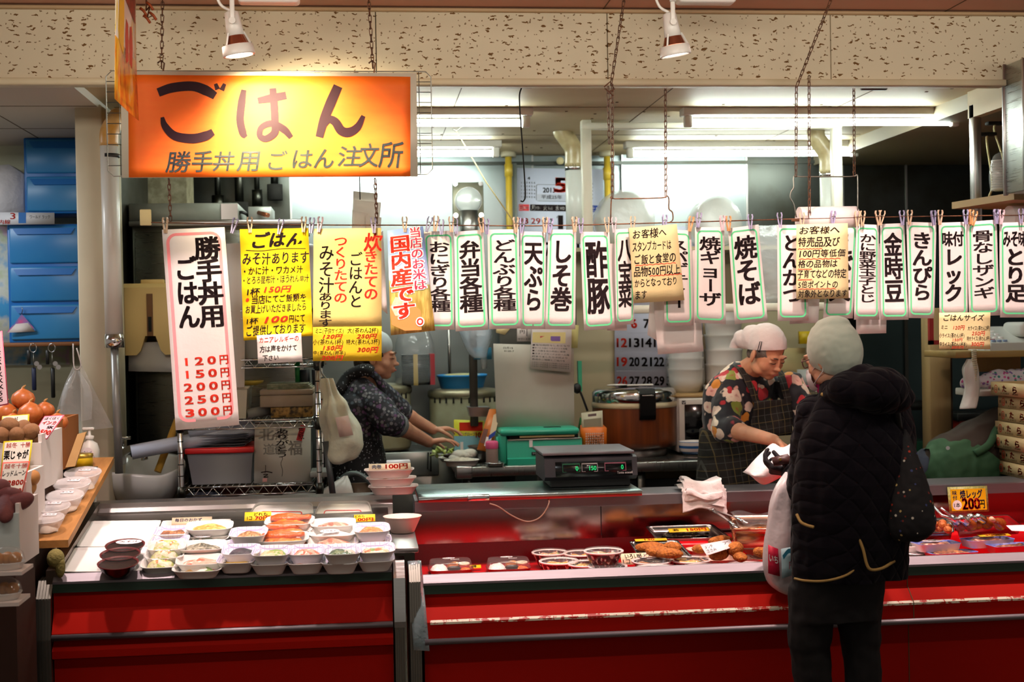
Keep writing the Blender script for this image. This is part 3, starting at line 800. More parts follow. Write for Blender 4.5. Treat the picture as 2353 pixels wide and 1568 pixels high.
MB().cyl(a-V(.03,0,0),b+V(.02,0,0),.006,M_rust,n=8).build('roll_rod',r)
# hooks under the stall ceiling
for px,py,Y,lab in ((1193,200,5.36,'dark metal track hook under the stall ceiling near the short lamp end'),(2008,205,5.36,'dark metal track hook under the stall ceiling near the long lamp')):
    r = empty('ceiling_hook',at(px,py,Y),lab,'hook')
    p = at(px,py,Y);MB().rbox(p+V(-.055,-.012,-.004),p+V(.055,.012,.012),mat('dark_bracket','#4a3c34',.5,.4),.004,1).build('bracket',r)
    if px < 1500:
        MB().tube(spline([p+V(.01,0,0),p+V(.0,0,-.05),at(1200,330,Y+.1),at(1207,440,Y+.1),at(1203,462,Y+.1),at(1196,462,Y+.1)],5),.003,M_dark,6).build('hook_wire',r)
thing('ceiling_hook',MB().tube(spline([at(1040,297,6.4),at(1050,300,6.4),at(1062,292,6.4),at(1090,289,6.4)],4),.003,M_wire,6),'small wire hook in the stall ceiling from which the slanting cord hangs','hook')
thing('slanting_cord',MB().tube([at(1048,300,6.4),at(1118,420,6.2),at(1186,518,6.0)],.003,mat('yellowed_cord','#cfc08a',.7),6),'thin yellowed cord slanting down from the ceiling hook past the round vent','cord')
# side-on plastic-covered poster by the spot lamp
X = at(300,200,4.6).x
def sy(px): d = ray(px,200);return X/d.x*d.y
y0,y1 = sy(267),sy(319)
zt,zb = 3.02,2.283
s = Sheet((X,y0,zt),(X,y1,zt),(X,y1,zb-.003),(X,y0,zb),thick=.0015,wave=lambda u,v: .006*math.sin(v*4+u*2),nu=4,nv=10)
s.n = -s.n if s.n.x > 0 else s.n
def pm():
    m = mat('faded_food_print','#e8d9c8',.18);t = NT(m);b = t.n['Principled BSDF']
    sep = t.new('ShaderNodeSeparateXYZ');t.link(t.coord(),sep.inputs[0])
    c1 = t.ramp(t.noise(t.coord((1,9,5)),1.5,5),[(.3,'#7a3a16'),(.45,'#e0801e'),(.6,'#f3c23a'),(.75,'#f0e2c8')])
    f = t.math('LESS_THAN',sep.outputs[2],.2)
    c2 = t.ramp(t.noise(t.coord((1,5,2)),2,2),[(.45,'#e9e2d8'),(.52,'#e9c83c'),(.6,'#e9e2d8')])
    t.link(t.mix(f,c2,c1),b.inputs['Base Color']);return m
s.n = V(1,0,0);s.base(pm())
s.decal([stroke([(.55,.60),(.54,.68),(.56,.78)],[.05,.09,.06]),stroke([(.72,.60),(.73,.68),(.72,.78)],[.05,.09,.06])],mat('faded_red_print','#b5382a',.5))
s.decal(([(.25,.40),(.95,.40),(.95,.56),(.25,.50)],[(0,1,2,3)]),mat('brown_dish_print','#5a2a1c',.5,noise=(30,.7,'#a8402c')))
s.decal(stroke([(.25,.5),(.27,.62),(.25,.75)],.12),mat('yellow_print','#e2b928',.5))
s.thing('laminated_poster','shiny laminated food poster hanging edge-on from the hall ceiling beside the orange sign','poster')
c = MB()
for px,py in ((330,25),(345,12),(338,42),(352,35)):
    p = at(px,py,4.75);c.tube([p+V(-.012,0,.01),p,p+V(.01,0,-.016)],.005,mat('tarnished_clip','#a8552c',.5,.3),6)
c.tube([at(336,-10,4.75),at(336,25,4.75),at(345,12,4.75),at(338,42,4.75),at(352,35,4.75)],.003,M_rust,6)
thing('clip_string',c,'tarnished clips and string dangling beside the laminated poster top','clip')
# ================================================================ spot lamps
M_lampglow = mat('lit_spot_glass','#ffffff',.4,emit=('#fff1e4',9))
M_copper = mat('warm_reflector','#a5684c',.25,.9)
def spot_lamp(px,Y,lab):
    f = at(px,128,Y);top = at(px-8,-70,Y);r = empty('spot_lamp',(top.x,Y,2.79),lab,'lamp','white spot lamps on the hall ceiling')
    ax = V(.16,.06,-1).normalized();u,w,_ = frame(ax)
    def ringp(d,rad,n=24): return [f-ax*d+(u*math.cos(6.2832*k/n)+w*math.sin(6.2832*k/n))*rad for k in range(n)]
    c = MB();c.loft([ringp(.036,.036),ringp(.034,.052),ringp(.004,.0545),ringp(0,.053),ringp(0,.047),ringp(.012,.045)],M_white,True,False,False);c.build('front_ring',r)
    MB().loft([ringp(.005,.047),ringp(.003,.02)],M_lampglow,True,False,True).build('bulb_face',r)
    MB().loft([ringp(.036,.040),ringp(.068,.029)],M_copper,True,False,False).build('reflector',r)
    MB().loft([ringp(.066,.030),ringp(.10,.027),ringp(.145,.023),ringp(.15,.012)],M_white,True,True,True).build('lamp_body',r)
    for a in (0,2.1,4.2):
        q = u*math.cos(a)+w*math.sin(a);MB().loft([[f-ax*.035+q*.046+w*.004,f-ax*.035+q*.046-w*.004,f-ax*.035+q*.050],[f-ax*.075+q*.030+w*.004,f-ax*.075+q*.030-w*.004,f-ax*.075+q*.034]],M_white,False).build('ring_strut',r)
    p = f-ax*.11+V(0,-.033,0)
    MB().rbox(p+V(-.008,-.004,-.01),p+V(.008,.004,.07),M_white,.003,1).cyl(p+V(0,-.008,0),p+V(0,.002,0),.011,M_white,n=14).cyl(p+V(0,-.004,.07),(p.x-.005,p.y+.02,2.79),.011,M_white,n=12).build('swivel_arm',r)
    MB().tube(spline([f-ax*.15,f-ax*.17+V(-.03,0,0),f-ax*.19+V(-.04,0,.02),f-ax*.21+V(-.01,0,.01),p+V(0,0,.11)],5),.005,M_white,8).build('power_cable',r)
    b = at(px+70,12,Y);z0 = b.z+.004
    MB().rbox((b.x-.105,Y-.035,z0),(b.x+.10,Y+.035,2.79),M_white,.012,3).build('mounting_box',r)
spot_lamp(550,4.62,'white spot lamp above the orange sign, shining on it')
spot_lamp(1553,4.62,'white spot lamp above the chains, far from the orange sign')
# ================================================================ kitchen behind the counter
M_foil = steel('crumpled_foil','#d9d9d9',.2)
M_bagw = film('milky_bag','#f1f1ee',.62,.3,.25,(14,.7))
M_bagc = film('clear_bag','#e8eef0',.16,.5,.12,(16,.8))
M_card = mat('cardboard','#a5814f',.8,noise=(12,.4,'#8d6b3e'))
M_blue = mat('blue_plastic','#1f86cc',.35)
M_cream2 = mat('stained_cream_enamel','#d3d4b4',.4,noise=(5,.55,'#b09a62'))
def rect_box(name,a,b,m,label,cat,r=.006,group=None): return thing(name,MB().rbox(a,b,m,r,2),label,cat,group)
# tall steel cabinet by the post, with the machines on top
r = empty('steel_fridge',(-.70,7.0,0),'tall stainless kitchen cabinet with the paper towel holder on its face','cabinet')
MB().rbox((-1.105,6.62,.0),(-.30,7.4,2.06),steel('fridge_steel','#8e8c83',.33,(2,1,40),.1,'#6f6a5f'),.006,1).build('body',r)
MB().rbox((-1.115,6.60,2.055),(-.29,7.42,2.085),M_steel,.004,1).build('top_rim',r)
MB().rbox((-1.09,6.605,.12),(-.31,6.622,2.03),steel('fridge_door_steel','#7b7870',.3,(2,1,30),.12,'#5d564c'),.004,1).build('door',r)
a,b = at(295,468,6.65),at(547,503,6.65)
r = empty('extractor_box',((a.x+b.x)/2,6.9,2.085),'long grey metal box lying on top of the tall cabinet','box')
MB().rbox((a.x,6.65,2.085),(b.x,7.15,a.z),mat('grey_painted_metal','#8c8f86',.45,.3,noise=(6,.5,'#6e7168')),.004,1).build('body',r)
MB().box((b.x-.08,6.645,2.09),(b.x,6.651,a.z-.005),M_steel).build('end_plate',r)
a,b = at(570,475,6.7),at(624,503,6.7)
r = empty('valve_box',((a.x+b.x)/2,6.9,2.085),'small grey box with two copper stubs on the tall cabinet','box')
MB().rbox((a.x,6.7,2.085),(b.x,6.95,a.z),mat('light_grey_metal','#a6aaa4',.4,.4),.003,1).build('body',r)
for k in (0,1):
    p = V(a.x+.05,6.7,a.z-.03-k*.05);MB().cyl(p,p+V(.05,-.05,-.018),.011,M_copper,n=10).build('copper_stub',r)
thing('black_cable',MB().tube(spline([at(545,500,6.75),at(552,488,6.72),at(566,492,6.72),at(572,500,6.75)],4),.008,M_black,8),'black cable looped between the two boxes on the tall cabinet','cable')
struct('wall_pier',MB().box((-1.13,7.3,2.0),(-.93,7.6,2.56),mat('mouldy_cream_wall','#b9b193',.7,noise=(22,.8,'#7d7658'))))
r = empty('wall_fittings',(-.7,7.8,2.42),'dark dangling fittings and pipes high behind the orange sign','pipework')
for k,(x,z,rr) in enumerate(((-.82,2.30,.035),(-.70,2.26,.05),(-.60,2.33,.03),(-.5,2.36,.045))):
    MB().cyl((x,7.8,2.56),(x,7.8,z),rr*.5,M_steeldark,n=10).cyl((x,7.8,z+.02),(x,7.8,z-.07),rr,M_dark if k % 2 else M_steeldark,n=12).build('hanging_pipe',r)
# paper towel holder on the cabinet face
r = empty('towel_dispenser',at(345,815,6.56),'cream plastic paper towel dispenser on the tall cabinet behind the price sign','dispenser')
a,b = at(281,652,6.5),at(409,815,6.5)
M_disp = mat('aged_cream_plastic','#d8b878',.4)
c = MB();x0,x1,zt,zb = a.x,b.x,a.z,b.z;cx = (x0+x1)/2
prof = [(x0,zt),(x0,zb),(cx-.07,zb),(cx-.05,zb+.02),(cx-.025,zb+.09),(cx+.025,zb+.09),(cx+.05,zb+.02),(cx+.07,zb),(x1,zb),(x1,zt)]
def fr(y,s,dz=0): return [V(cx+(x-cx)*s,y,z+dz if z > zb+.2 else z) for x,z in prof]
c.loft([fr(6.604,1.0),fr(6.52,1.0),fr(6.495,.94,-.02)],M_disp,False)
c.build('cover',r)
MB().box((cx-.014,6.489,zb+.09),(cx+.014,6.4945,zt-.05),mat('brown_window','#6b4318',.3)).box((cx-.008,6.487,zb+.11),(cx+.008,6.489,zb+.18),M_dark).build('sight_slot',r)
MB().rbox((cx-.05,6.55,zt-.005),(cx+.06,6.6,zt+.02),M_disp,.006,2).build('hinge_latch',r)
s = Sheet((x0+.015,6.545,zb+.06),(x1+.005,6.545,zb+.06),(x1+.005,6.53,zb-.085),(x0+.015,6.53,zb-.075),nu=3,nv=3);s.base(mat('towel_paper','#cfcdca',.8));s.build('paper_towel',r)
# drain pipe beside the post
a,t = at(253,330,5.9),at(262,775,5.9)
r = empty('drain_pipe',(a.x,5.9,0.95),'white vertical drain pipe standing against the cream post','pipe')
MB().cyl((a.x,5.9,t.z),(a.x-.005,5.9,a.z),.037,mat('white_pipe_plastic','#d9d6cf',.3),n=20).build('upper_pipe',r)
MB().tube(spline([V(a.x-.005,5.9,a.z-.01),V(a.x-.002,5.9,a.z+.05),V(a.x+.02,5.93,a.z+.1),V(a.x+.02,6.0,a.z+.13),V(a.x+.02,6.2,a.z+.14)],4),.039,mat('stained_elbow','#c98f3c',.4,noise=(9,.5,'#d9c6a0')),14).build('elbow',r)
MB().cyl((a.x,5.9,t.z-.045),(a.x,5.9,t.z+.012),.041,M_chrome,n=20).build('metal_collar',r)
MB().cyl((a.x+.008,5.9,.95),(a.x,5.9,t.z-.03),.017,mat('grey_pipe','#9a9a98',.35,.4),n=14).build('lower_pipe',r)
MB().cyl((a.x,5.9,a.z-.06),(a.x,5.9,a.z-.045),.0385,M_black,n=20).build('seal_ring',r)
# wash basin
p = at(300,1110,6.1)
r = empty('wash_basin',(p.x+.02,6.25,.70),'white ceramic wash basin below the drain pipe','basin')
M_cer = mat('white_ceramic','#d7dadb',.15,coat=.4)
W0,W1 = at(215,1100,6.05).x,at(412,1100,6.05).x;bx = (W0+W1)/2;hw = (W1-W0)/2;zc = at(330,1090,6.05).z
c = MB();rings = []
for sc,z,yy in ((.35,-.17,.05),(.7,-.14,.02),(.93,-.06,0),(1.0,.0,0),(.97,.012,0),(.88,.004,0),(.8,-.04,0),(.55,-.10,0),(.1,-.11,0)):
    rings.append([V(bx+hw*sc*math.copysign(abs(math.cos(a))**.7,math.cos(a)),6.25+yy+.21*sc*math.copysign(abs(math.sin(a))**.8,math.sin(a)),zc+z+(.045 if sc > .85 else 0)*max(0,math.sin(a))+(-.02 if sc > .85 else 0)*math.exp(-((a-5.1)/.5)**2)) for a in [6.2832*k/40 for k in range(40)]])
c.loft(rings,M_cer);c.build('bowl',r)
fx = at(263,1100,6.15).x
c = MB();c.cyl((fx,6.33,zc+.02),(fx,6.33,zc+.10),.022,M_chrome,n=14)
c.tube(spline([V(fx,6.33,zc+.06),V(fx+.04,6.29,zc+.09),V(fx+.09,6.24,zc+.095),V(fx+.12,6.2,zc+.07),V(fx+.125,6.2,zc+.05)],4),[.018]*8+[.015]*8+[.016],M_chrome,12)
c.cyl((fx,6.33,zc+.10),(fx,6.33,zc+.135),.014,M_chrome,n=12).tube([V(fx-.045,6.33,zc+.14),V(fx+.045,6.32,zc+.14)],.008,M_chrome,8).tube([V(fx,6.29,zc+.14),V(fx,6.37,zc+.14)],.008,M_chrome,8)
c.build('tap',r)
# clear bags hanging by the post handled in the neighbour section; yellow broom stick
thing('broom_stick',MB().cyl(at(362,1085,6.12),at(408,965,6.2),.016,mat('yellow_stick','#c99a3c',.5),n=12),'yellow wooden stick leaning between wash basin and wire rack','stick')
# wire rack
RX0,RX1,RY0,RY1 = at(418,1115,6.0).x,at(735,1115,6.0).x,5.98,6.36
r = empty('wire_shelf_rack',((RX0+RX1)/2,6.2,0),'chrome wire shelving rack below the price signs','shelf rack')
for x in (RX0,RX1):
    for y in (RY0,RY1):
        c = MB().cyl((x,y,0),(x,y,1.62),.0125,M_chrome,n=12)
        for k in range(31): c.cyl((x,y,.07+.05*k),(x,y,.0745+.05*k),.0128,M_dark,n=12)
        c.build('upright',r)
shelf_z = [at(735,1112,6.0).z,at(735,962,6.0).z,at(735,824,6.0).z,at(735,712,6.0).z]
def wave_rail(c,a,b,z0,z1,n):
    pts = []
    for k in range(n*2+1): pts.append(Vector(a).lerp(Vector(b),k/(n*2))+V(0,0,z1 if k % 2 else z0))
    c.tube(pts,.0024,M_chrome,5)
for z in shelf_z:
    c = MB()
    for y in (RY0,RY1):
        c.tube([V(RX0,y,z),V(RX1,y,z)],.0042,M_chrome,6).tube([V(RX0,y,z-.035),V(RX1,y,z-.035)],.0035,M_chrome,6);wave_rail(c,(RX0,y,z-.035),(RX1,y,z-.035),0,.035,11)
    for x in (RX0,RX1): c.tube([V(x,RY0,z),V(x,RY1,z)],.004,M_chrome,6)
    for k in range(1,22): x = RX0+(RX1-RX0)*k/22;c.tube([V(x,RY0,z+.003),V(x,RY1,z+.003)],.002,M_chrome,4)
    for x in (RX0,RX1):
        for y in (RY0,RY1): c.cyl((x,y,z-.045),(x,y,z+.008),.018,M_steeldark,n=10)
    c.build('wire_shelf',r)
Z1,Z2,Z3,Z4 = [z+.006 for z in shelf_z]
def bx_(px0,px1,pyt,Y,z): a = at(px0,pyt,Y);b = at(px1,pyt,Y);return a.x,b.x,a.z
# bottom shelf
x0,x1,zt = bx_(428,580,1032,6.02,Z1)
r = empty('storage_box',((x0+x1)/2,6.17,Z1),'translucent grey storage box with a red lid on the lower wire shelf','storage box')
c = MB();c.loft([[V(x0+.02,6.05,Z1),V(x1-.012,6.05,Z1),V(x1-.012,6.32,Z1),V(x0+.02,6.32,Z1)],[V(x0,6.03,zt-.02),V(x1,6.03,zt-.02),V(x1,6.34,zt-.02),V(x0,6.34,zt-.02)]],mat('grey_translucent_plastic','#8b8c96',.3,trans=.25),False);c.build('tub',r)
MB().rbox((x0-.008,6.02,zt-.025),(x1+.006,6.35,zt),mat('red_lid_plastic','#c31f22',.35),.006,2).build('lid',r)
ztop = zt
c = MB();M_mag = mat('magazine_paper','#c9c7cc',.5,noise=(20,.6,'#7d7a8c'))
for k in range(5):
    z = ztop+.002+k*.012
    ps = [V(x0+.0+.012*k,6.04,z),V(x1-.07,6.04,z),V(x1-.035,6.04,z+.003),V(x1-.03+.003*k,6.04,z+.009)]
    c.loft([[p for p in ps],[p+V(.01,.24,0) for p in ps]],M_mag,True,False,False,False)
    c.loft([[p+V(0,0,.008) for p in ps[:3]]+[ps[3]],[p+V(.01,.24,.008) for p in ps[:3]]+[ps[3]+V(.01,.24,0)]],M_mag,True,False,False,False)
thing('magazines',c,'folded newspapers lying on the red-lidded storage box','newspaper')
a,b = at(302,1040,6.025),at(575,990,6.07)
thing('paper_tube',MB().cyl(a,b+V(.02,.04,.005),.032,mat('pale_blue_paper','#b9bfd0',.6),n=18).cyl(a-V(.001,0,0),a+V(.001,0,0),.022,M_dark,n=14),'long rolled sheet of pale paper poking out of the wire rack','paper roll')
thing('paper_tube',MB().cyl(at(430,1020,6.0)+V(0,.06,.035),at(575,985,6.05)+V(0,.06,.04),.026,mat('grey_blue_paper','#a5aab8',.6),n=18),'shorter rolled sheet resting on the newspapers in the rack','paper roll')
x0,x1,zt = bx_(581,713,977,6.02,Z1)
s = Sheet((x0+.004,6.07,zt),(x1,6.06,zt),(x1-.002,6.02,Z1+.002),(x0,6.02,Z1+.002),thick=.006,nu=2,nv=2);s.base(mat('art_board','#c5c2b8',.6),mat('gold_edge','#b59a5a',.5))
M_gwash = mat('grey_wash','#a3a19a',.7)
s.decal(put_text('北',(.08,.08,.34,.28),.03)+put_text('海',(.36,.10,.60,.28),.02)+put_text('道',(.16,.34,.36,.52),.02)+put_text('鶴',(.36,.34,.56,.52),.01)+put_text('福',(.60,.30,.84,.54),.03),M_gwash)
s.decal(put_text('ありがとう',(.38,.08,.60,.58),.01,vertical=True,jit=.1)+[stroke([(.48,.56),(.50,.6),(.47,.68),(.5,.8),(.49,.9)],.004),stroke([(.32,.2),(.42,.15),(.52,.16),(.44,.22),(.34,.21)],.004),stroke([(.12,.82),(.22,.81),(.32,.83)],.008),stroke([(.2,.7),(.2,.78),(.19,.84)],.004),stroke([(.16,.86),(.24,.86),(.17,.9),(.25,.9)],.007)],M_ink)
s.decal([([(.82,.03),(.92,.05),(.84,.31),(.74,.29)],[(0,1,2,3)])],mat('red_slip','#b8242a',.6));s.decal(put_text('色紙',(.78,.06,.88,.28),.01,vertical=True,shear=-.1),M_ink)
s.decal(rect_decal(.15,.92,.23,.98),mat('seal_pink','#c98f8c',.6))
s.thing('art_board','grey-white card with brush calligraphy and a red slip, standing in the wire rack','card')
# middle shelf
x0,x1,zt = bx_(597,720,905,6.0,Z2)
r = empty('wooden_case',((x0+x1)/2,6.15,Z2+.05),'worn flat wooden case on the patterned box in the wire rack','case')
MB().rbox((x0,6.0,Z2+.048),(x1,6.3,Z2+.10),mat('worn_beige_case','#a39482',.6,noise=(8,.5,'#85715a')),.004,1).build('lower_half',r)
MB().rbox((x0,5.998,Z2+.101),(x1,6.3,Z2+.125),mat('worn_beige_case'),.004,1).build('upper_half',r)
thing('patterned_box',MB().rbox((x0+.045,6.01,Z2+.001),(x1-.005,6.3,Z2+.047),mat('maze_print','#2e2114',.6,noise=(60,1.,'#a98442')),.002,1),'dark box with golden maze pattern under the wooden case','box')
c = MB()
for k in range(4): c.rbox((x0+.03,6.02,Z2+.126+.006*k),(x1-.005-.006*k,6.28,Z2+.131+.006*k),mat('green_printed_cards','#9a9b80',.6,noise=(50,.8,'#4d5a42')),.001,1)
thing('printed_cards',c,'stack of green printed cards on top of the wooden case','cards')
x0,x1,zt = bx_(490,568,890,6.0,Z2)
r = empty('plastic_bin',((x0+x1)/2,6.15,Z2),'white plastic bin half behind the tall price sign on the wire rack','bin')
MB().loft([[V(x0+.01,6.02,Z2),V(x1-.01,6.02,Z2),V(x1-.01,6.25,Z2),V(x0+.01,6.25,Z2)],[V(x0,6.0,zt),V(x1,6.0,zt),V(x1,6.27,zt),V(x0,6.27,zt)]],mat('bin_plastic','#cfcbb6',.45),False).build('tub',r)
MB().rbox((x0-.006,5.994,zt-.012),(x1+.006,6.276,zt),mat('bin_plastic'),.003,1).build('rim',r)
thing('yellow_dish',MB().lathe([(.03,0),(.055,.012),(.06,.022),(.045,.016),(.0,.01)],mat('yellow_dish_plastic','#c9b14c',.4),(at(575,882,6.1).x,6.12,zt)),'shallow yellow dish on the white plastic bin','dish')
thing('rolled_paper',MB().cyl(at(565,950,6.05)+V(0,0,-.003),at(620,942,6.1),.022,mat('newsprint','#8b8d88',.7),n=14),'rolled newspaper lying on the wire shelf beside the patterned box','paper roll')
# upper shelves
x0,x1,zt = bx_(536,735,752,6.0,Z3)
r = empty('container',((x0+x1)/2,6.16,Z3),'large translucent lidded container behind the allergy note','container')
MB().loft([[V(x0+.02,6.03,Z3),V(x1-.03,6.03,Z3),V(x1-.03,6.3,Z3),V(x0+.02,6.3,Z3)],[V(x0,6.01,zt-.01),V(x1-.01,6.01,zt-.01),V(x1-.01,6.32,zt-.01),V(x0,6.32,zt-.01)]],mat('cloudy_plastic','#a7aaa6',.35,trans=.2),False).build('tub',r)
MB().rbox((x0-.006,6.0,zt-.015),(x1,6.33,zt),mat('cloudy_lid','#b9bdb8',.35),.005,2).build('lid',r)
x0,x1,zt = bx_(525,640,572,6.03,Z4)
r = empty('cardboard_box',((x0+x1)/2,6.16,Z4),'brown cardboard box behind the bright yellow notice','box')
MB().box((x0,6.03,Z4),(x1,6.32,zt-.03),M_card).build('carton',r)
c = MB();c.loft([[V(x0,6.03,zt-.03),V(x0+.06,6.02,zt+.0)],[V(x1,6.03,zt-.03),V(x1,6.02,zt)]],M_card,False,False,False,False);c.build('flap',r)
x0,x1,zt = bx_(680,735,560,6.03,Z4)
thing('wrapped_packet',MB().rbox((x0,6.03,Z4),(x1-.02,6.25,zt),mat('pale_blue_wrap','#c3ccd2',.4),.02,3),'pale blue wrapped packet at the rack end between two notices','packet')
thing('gown_cloth',MB().loft([[at(520+dx,560,5.99)+V(0,dy,0) for dx,dy in ((0,0),(25,-.02),(45,0))],[at(525+dx,760,5.99)+V(0,dy,0) for dx,dy in ((0,0),(20,-.03),(38,0))],[at(528+dx,890,5.99)+V(0,dy,0) for dx,dy in ((0,0),(25,-.025),(34,0))]],mat('white_cloth','#cfcac4',.8),True,False,False,False),'white cloth hanging from the rack edge behind the tall price sign','cloth')
def bag(name,rings,m,label,cat='bag',group=None,seed=0,n=28,amp=.012,parts=None,fs=9,smooth=True):
    """a soft bag: rings of (centre, rx, ry) from mouth to bottom, crumpled by noise"""
    R2 = []
    for i,(c,rx,ry) in enumerate(rings):
        c = Vector(c);ring = []
        for k in range(n):
            a = 6.2832*k/n;p = c+V(rx*math.cos(a),ry*math.sin(a),0)
            d = nz(p,fs,seed)*amp+amp*.5*math.sin(a*5+seed+i*.3)*(1-i/len(rings))
            ring.append(p+V(math.cos(a),math.sin(a),0)*d+V(0,0,nz(p,fs,seed+5)*amp*.5))
        R2.append(ring)
    b = MB().loft(R2,m,smooth,False,True)
    return b
def soft(rings,sub=4):
    cs = spline([r[0] for r in rings],sub);rs = spline([(r[1],r[2],0) for r in rings],sub)
    return [(c,max(q.x,.002),max(q.y,.002)) for c,q in zip(cs,rs)]
# hanging white bag on the rack
p = lambda x,y,Y=5.93: at(x,y,Y)
r = empty('plastic_bag',p(790,1060),'full white plastic bag hanging from a hook at the rack end','bag')
rings = soft([(p(752,870),.012,.012),(p(762,905),.035,.03),(p(775,945),.06,.05),(p(786,985),.082,.065),(p(790,1020),.085,.07),(p(786,1050),.07,.06),(p(780,1062),.03,.03)])
bag('bag',rings,mat('white_bag_film','#dcdcc6',.45,trans=.1,bump=(14,.8)),'',seed=3,amp=.024,fs=13).build('sack',r)
MB().tube(spline([p(752,874),p(738,855),p(736,835),p(745,826),p(749,838)],4),.004,M_wire,6).build('hook',r)
s = Sheet(p(770,960,5.845),p(800,955,5.845),p(812,1000,5.84),p(780,1005,5.84),nu=2,nv=2);s.base(mat('faint_pink_print','#d7b9ad',.6));s.build('printed_patch',r)
# bags below the rack
def bagthing(name,rings,m,label,seed,amp=.012,cat='bag'):
    return bag(name,soft(rings),m,label,seed=seed,amp=amp).build(name,None,label,cat,origin='base')
M_wbag = mat('white_carrier_film','#cfd0cb',.4,trans=.08,bump=(12,.6))
q = lambda x,y,Y=6.15: at(x,y,Y)
bagthing('plastic_bag',[(q(585,1128),.02,.02),(q(583,1134),.012,.012),(q(578,1142),.06,.05),(q(570,1160),.12,.08),(q(566,1190),.13,.09),(q(566,1215),.08,.06)],M_wbag,'knotted white plastic bag under the lowest shelf of the rack',4)
bagthing('plastic_bag',[(q(690,1128),.06,.03),(q(690,1145),.10,.06),(q(680,1165),.14,.09),(q(680,1200),.12,.09)],M_wbag,'slumped white plastic bag under the rack, by its far upright',5)
bagthing('dark_bag',[(q(470,1130),.06,.03),(q(470,1150),.10,.06),(q(470,1180),.11,.07)],mat('navy_bag','#23283c',.5,noise=(40,.5,'#8a8fa0')),'dark blue checked bag under the rack beside the wash basin',6)
thing('paper_pile',MB().rbox(q(715,1098,5.97)+V(-.005,0,0),q(745,1088,5.97)+V(.02,.2,.005),mat('newsprint'),.003,1),'small pile of paper sticking out at the rack end','paper')
# folding chair with a bag
p = lambda x,y,Y=6.05: at(x,y,Y)
r = empty('folding_chair',(p(815,1140).x,6.05,0),'tubular metal chair behind the counter, below the aproned cook','chair')
pts = [V(p(775,1140).x,6.0,0),p(778,1140),p(783,1105),p(800,1090),p(825,1090),p(850,1110),p(862,1145),V(p(870,1140).x,6.0,0)]
MB().tube(spline(pts,5),.011,mat('grey_tube_paint','#6d7a7c',.35,.6),10).build('frame',r)
MB().rbox(p(792,1112,6.06),p(852,1150,6.06)+V(0,.02,-.12),mat('brown_vinyl','#5b4b3c',.5),.012,2).build('backrest',r)
MB().rbox((p(785,1140).x,6.07,.44),(p(865,1140).x,6.24,.47),mat('brown_vinyl'),.012,2).build('seat',r)
bagthing('plastic_bag',[(p(795,1092,6.03),.006,.006),(p(780,1115,6.0),.05,.03),(p(765,1140,6.0),.09,.05),(p(765,1170,6.0),.10,.07),(p(768,1200,6.0),.07,.06)],M_wbag,'white plastic bag hooked over the tubular chair',7)
thing('walking_stick',MB().cyl(p(748,1015,5.9),p(768,1160,5.9),.014,mat('dark_grey_tube','#55595c',.4,.5),n=12),'dark grey pole leaning below the hanging white bag','pole')
for k,(x,c_,l) in enumerate(((683,'#1d7a3c','green'),(700,'#20242a','black'),(722,'#26262c','dark'))):
    thing('hanging_tool',MB().cyl(at(x,850 if k else 832,6.2),at(x+2,885,6.2),.012 if k != 1 else .022,mat('tool_'+l,c_,.5),n=10),'%s utensil hanging in the rack above the printed cards' % l,'utensil')
# white crumpled paper bundle hanging above the wire
p = at(840,490,5.22)
r = empty('paper_bundle',p+V(0,0,-.09),'crumpled white paper bundle hanging on a hook before the bright steel wall','paper')
for k,(dx,dz,sx,sz) in enumerate(((0,.04,.045,.045),(.01,0,.05,.05),(-.02,-.05,.03,.06),(.03,-.06,.03,.05))):
    s = Sheet(p+V(dx-sx,-.012*k,dz+sz),p+V(dx+sx,-.012*k+.01,dz+sz*.8),p+V(dx+sx*.8,-.012*k,dz-sz),p+V(dx-sx*1.1,.0-.012*k,dz-sz*.9),wave=wavef(.012,k),nu=4,nv=4);s.base(paper('thin_white_paper','#f0ebe4',.65));s.build('crumpled_sheet',r)
MB().tube([p+V(-.02,-.02,.05),p+V(-.02,-.03,.10),p+V(-.02,-.01,.13),p+V(-.015,-.12,.22)],.002,M_dark,5).build('hook',r)
# round vent on the steel wall
a,b = at(1040,418,7.9),at(1113,516,7.9);cx = (a.x+b.x)/2;cz = at(1078,461,7.9).z
r = empty('wall_vent',(cx,7.95,b.z),'round metal vent cap on a square plate on the bright steel wall','vent')
MB().rbox((a.x,7.925,b.z),(b.x,7.95,a.z),mat('vent_plate','#8d8a78',.45,.7,noise=(8,.5,'#6c6652')),.004,1).build('plate',r)
MB().ell((cx,7.90,cz),(.078,.03,.078),mat('vent_cap_enamel','#cfd3d0',.2,.3),28,12).cyl((cx,7.90,cz),(cx,7.93,cz),.079,M_steel,n=28).build('cap',r)
MB().cyl((cx,7.88,cz-.06),(cx,7.88,b.z-.12),.052,M_steel,n=20).build('duct',r)
for dx in (-.075,.075):
    for dz in (-.085,.10): MB().cyl((cx+dx,7.912,cz+dz),(cx+dx,7.926,cz+dz),.014,M_chrome,n=12).build('bolt',r)
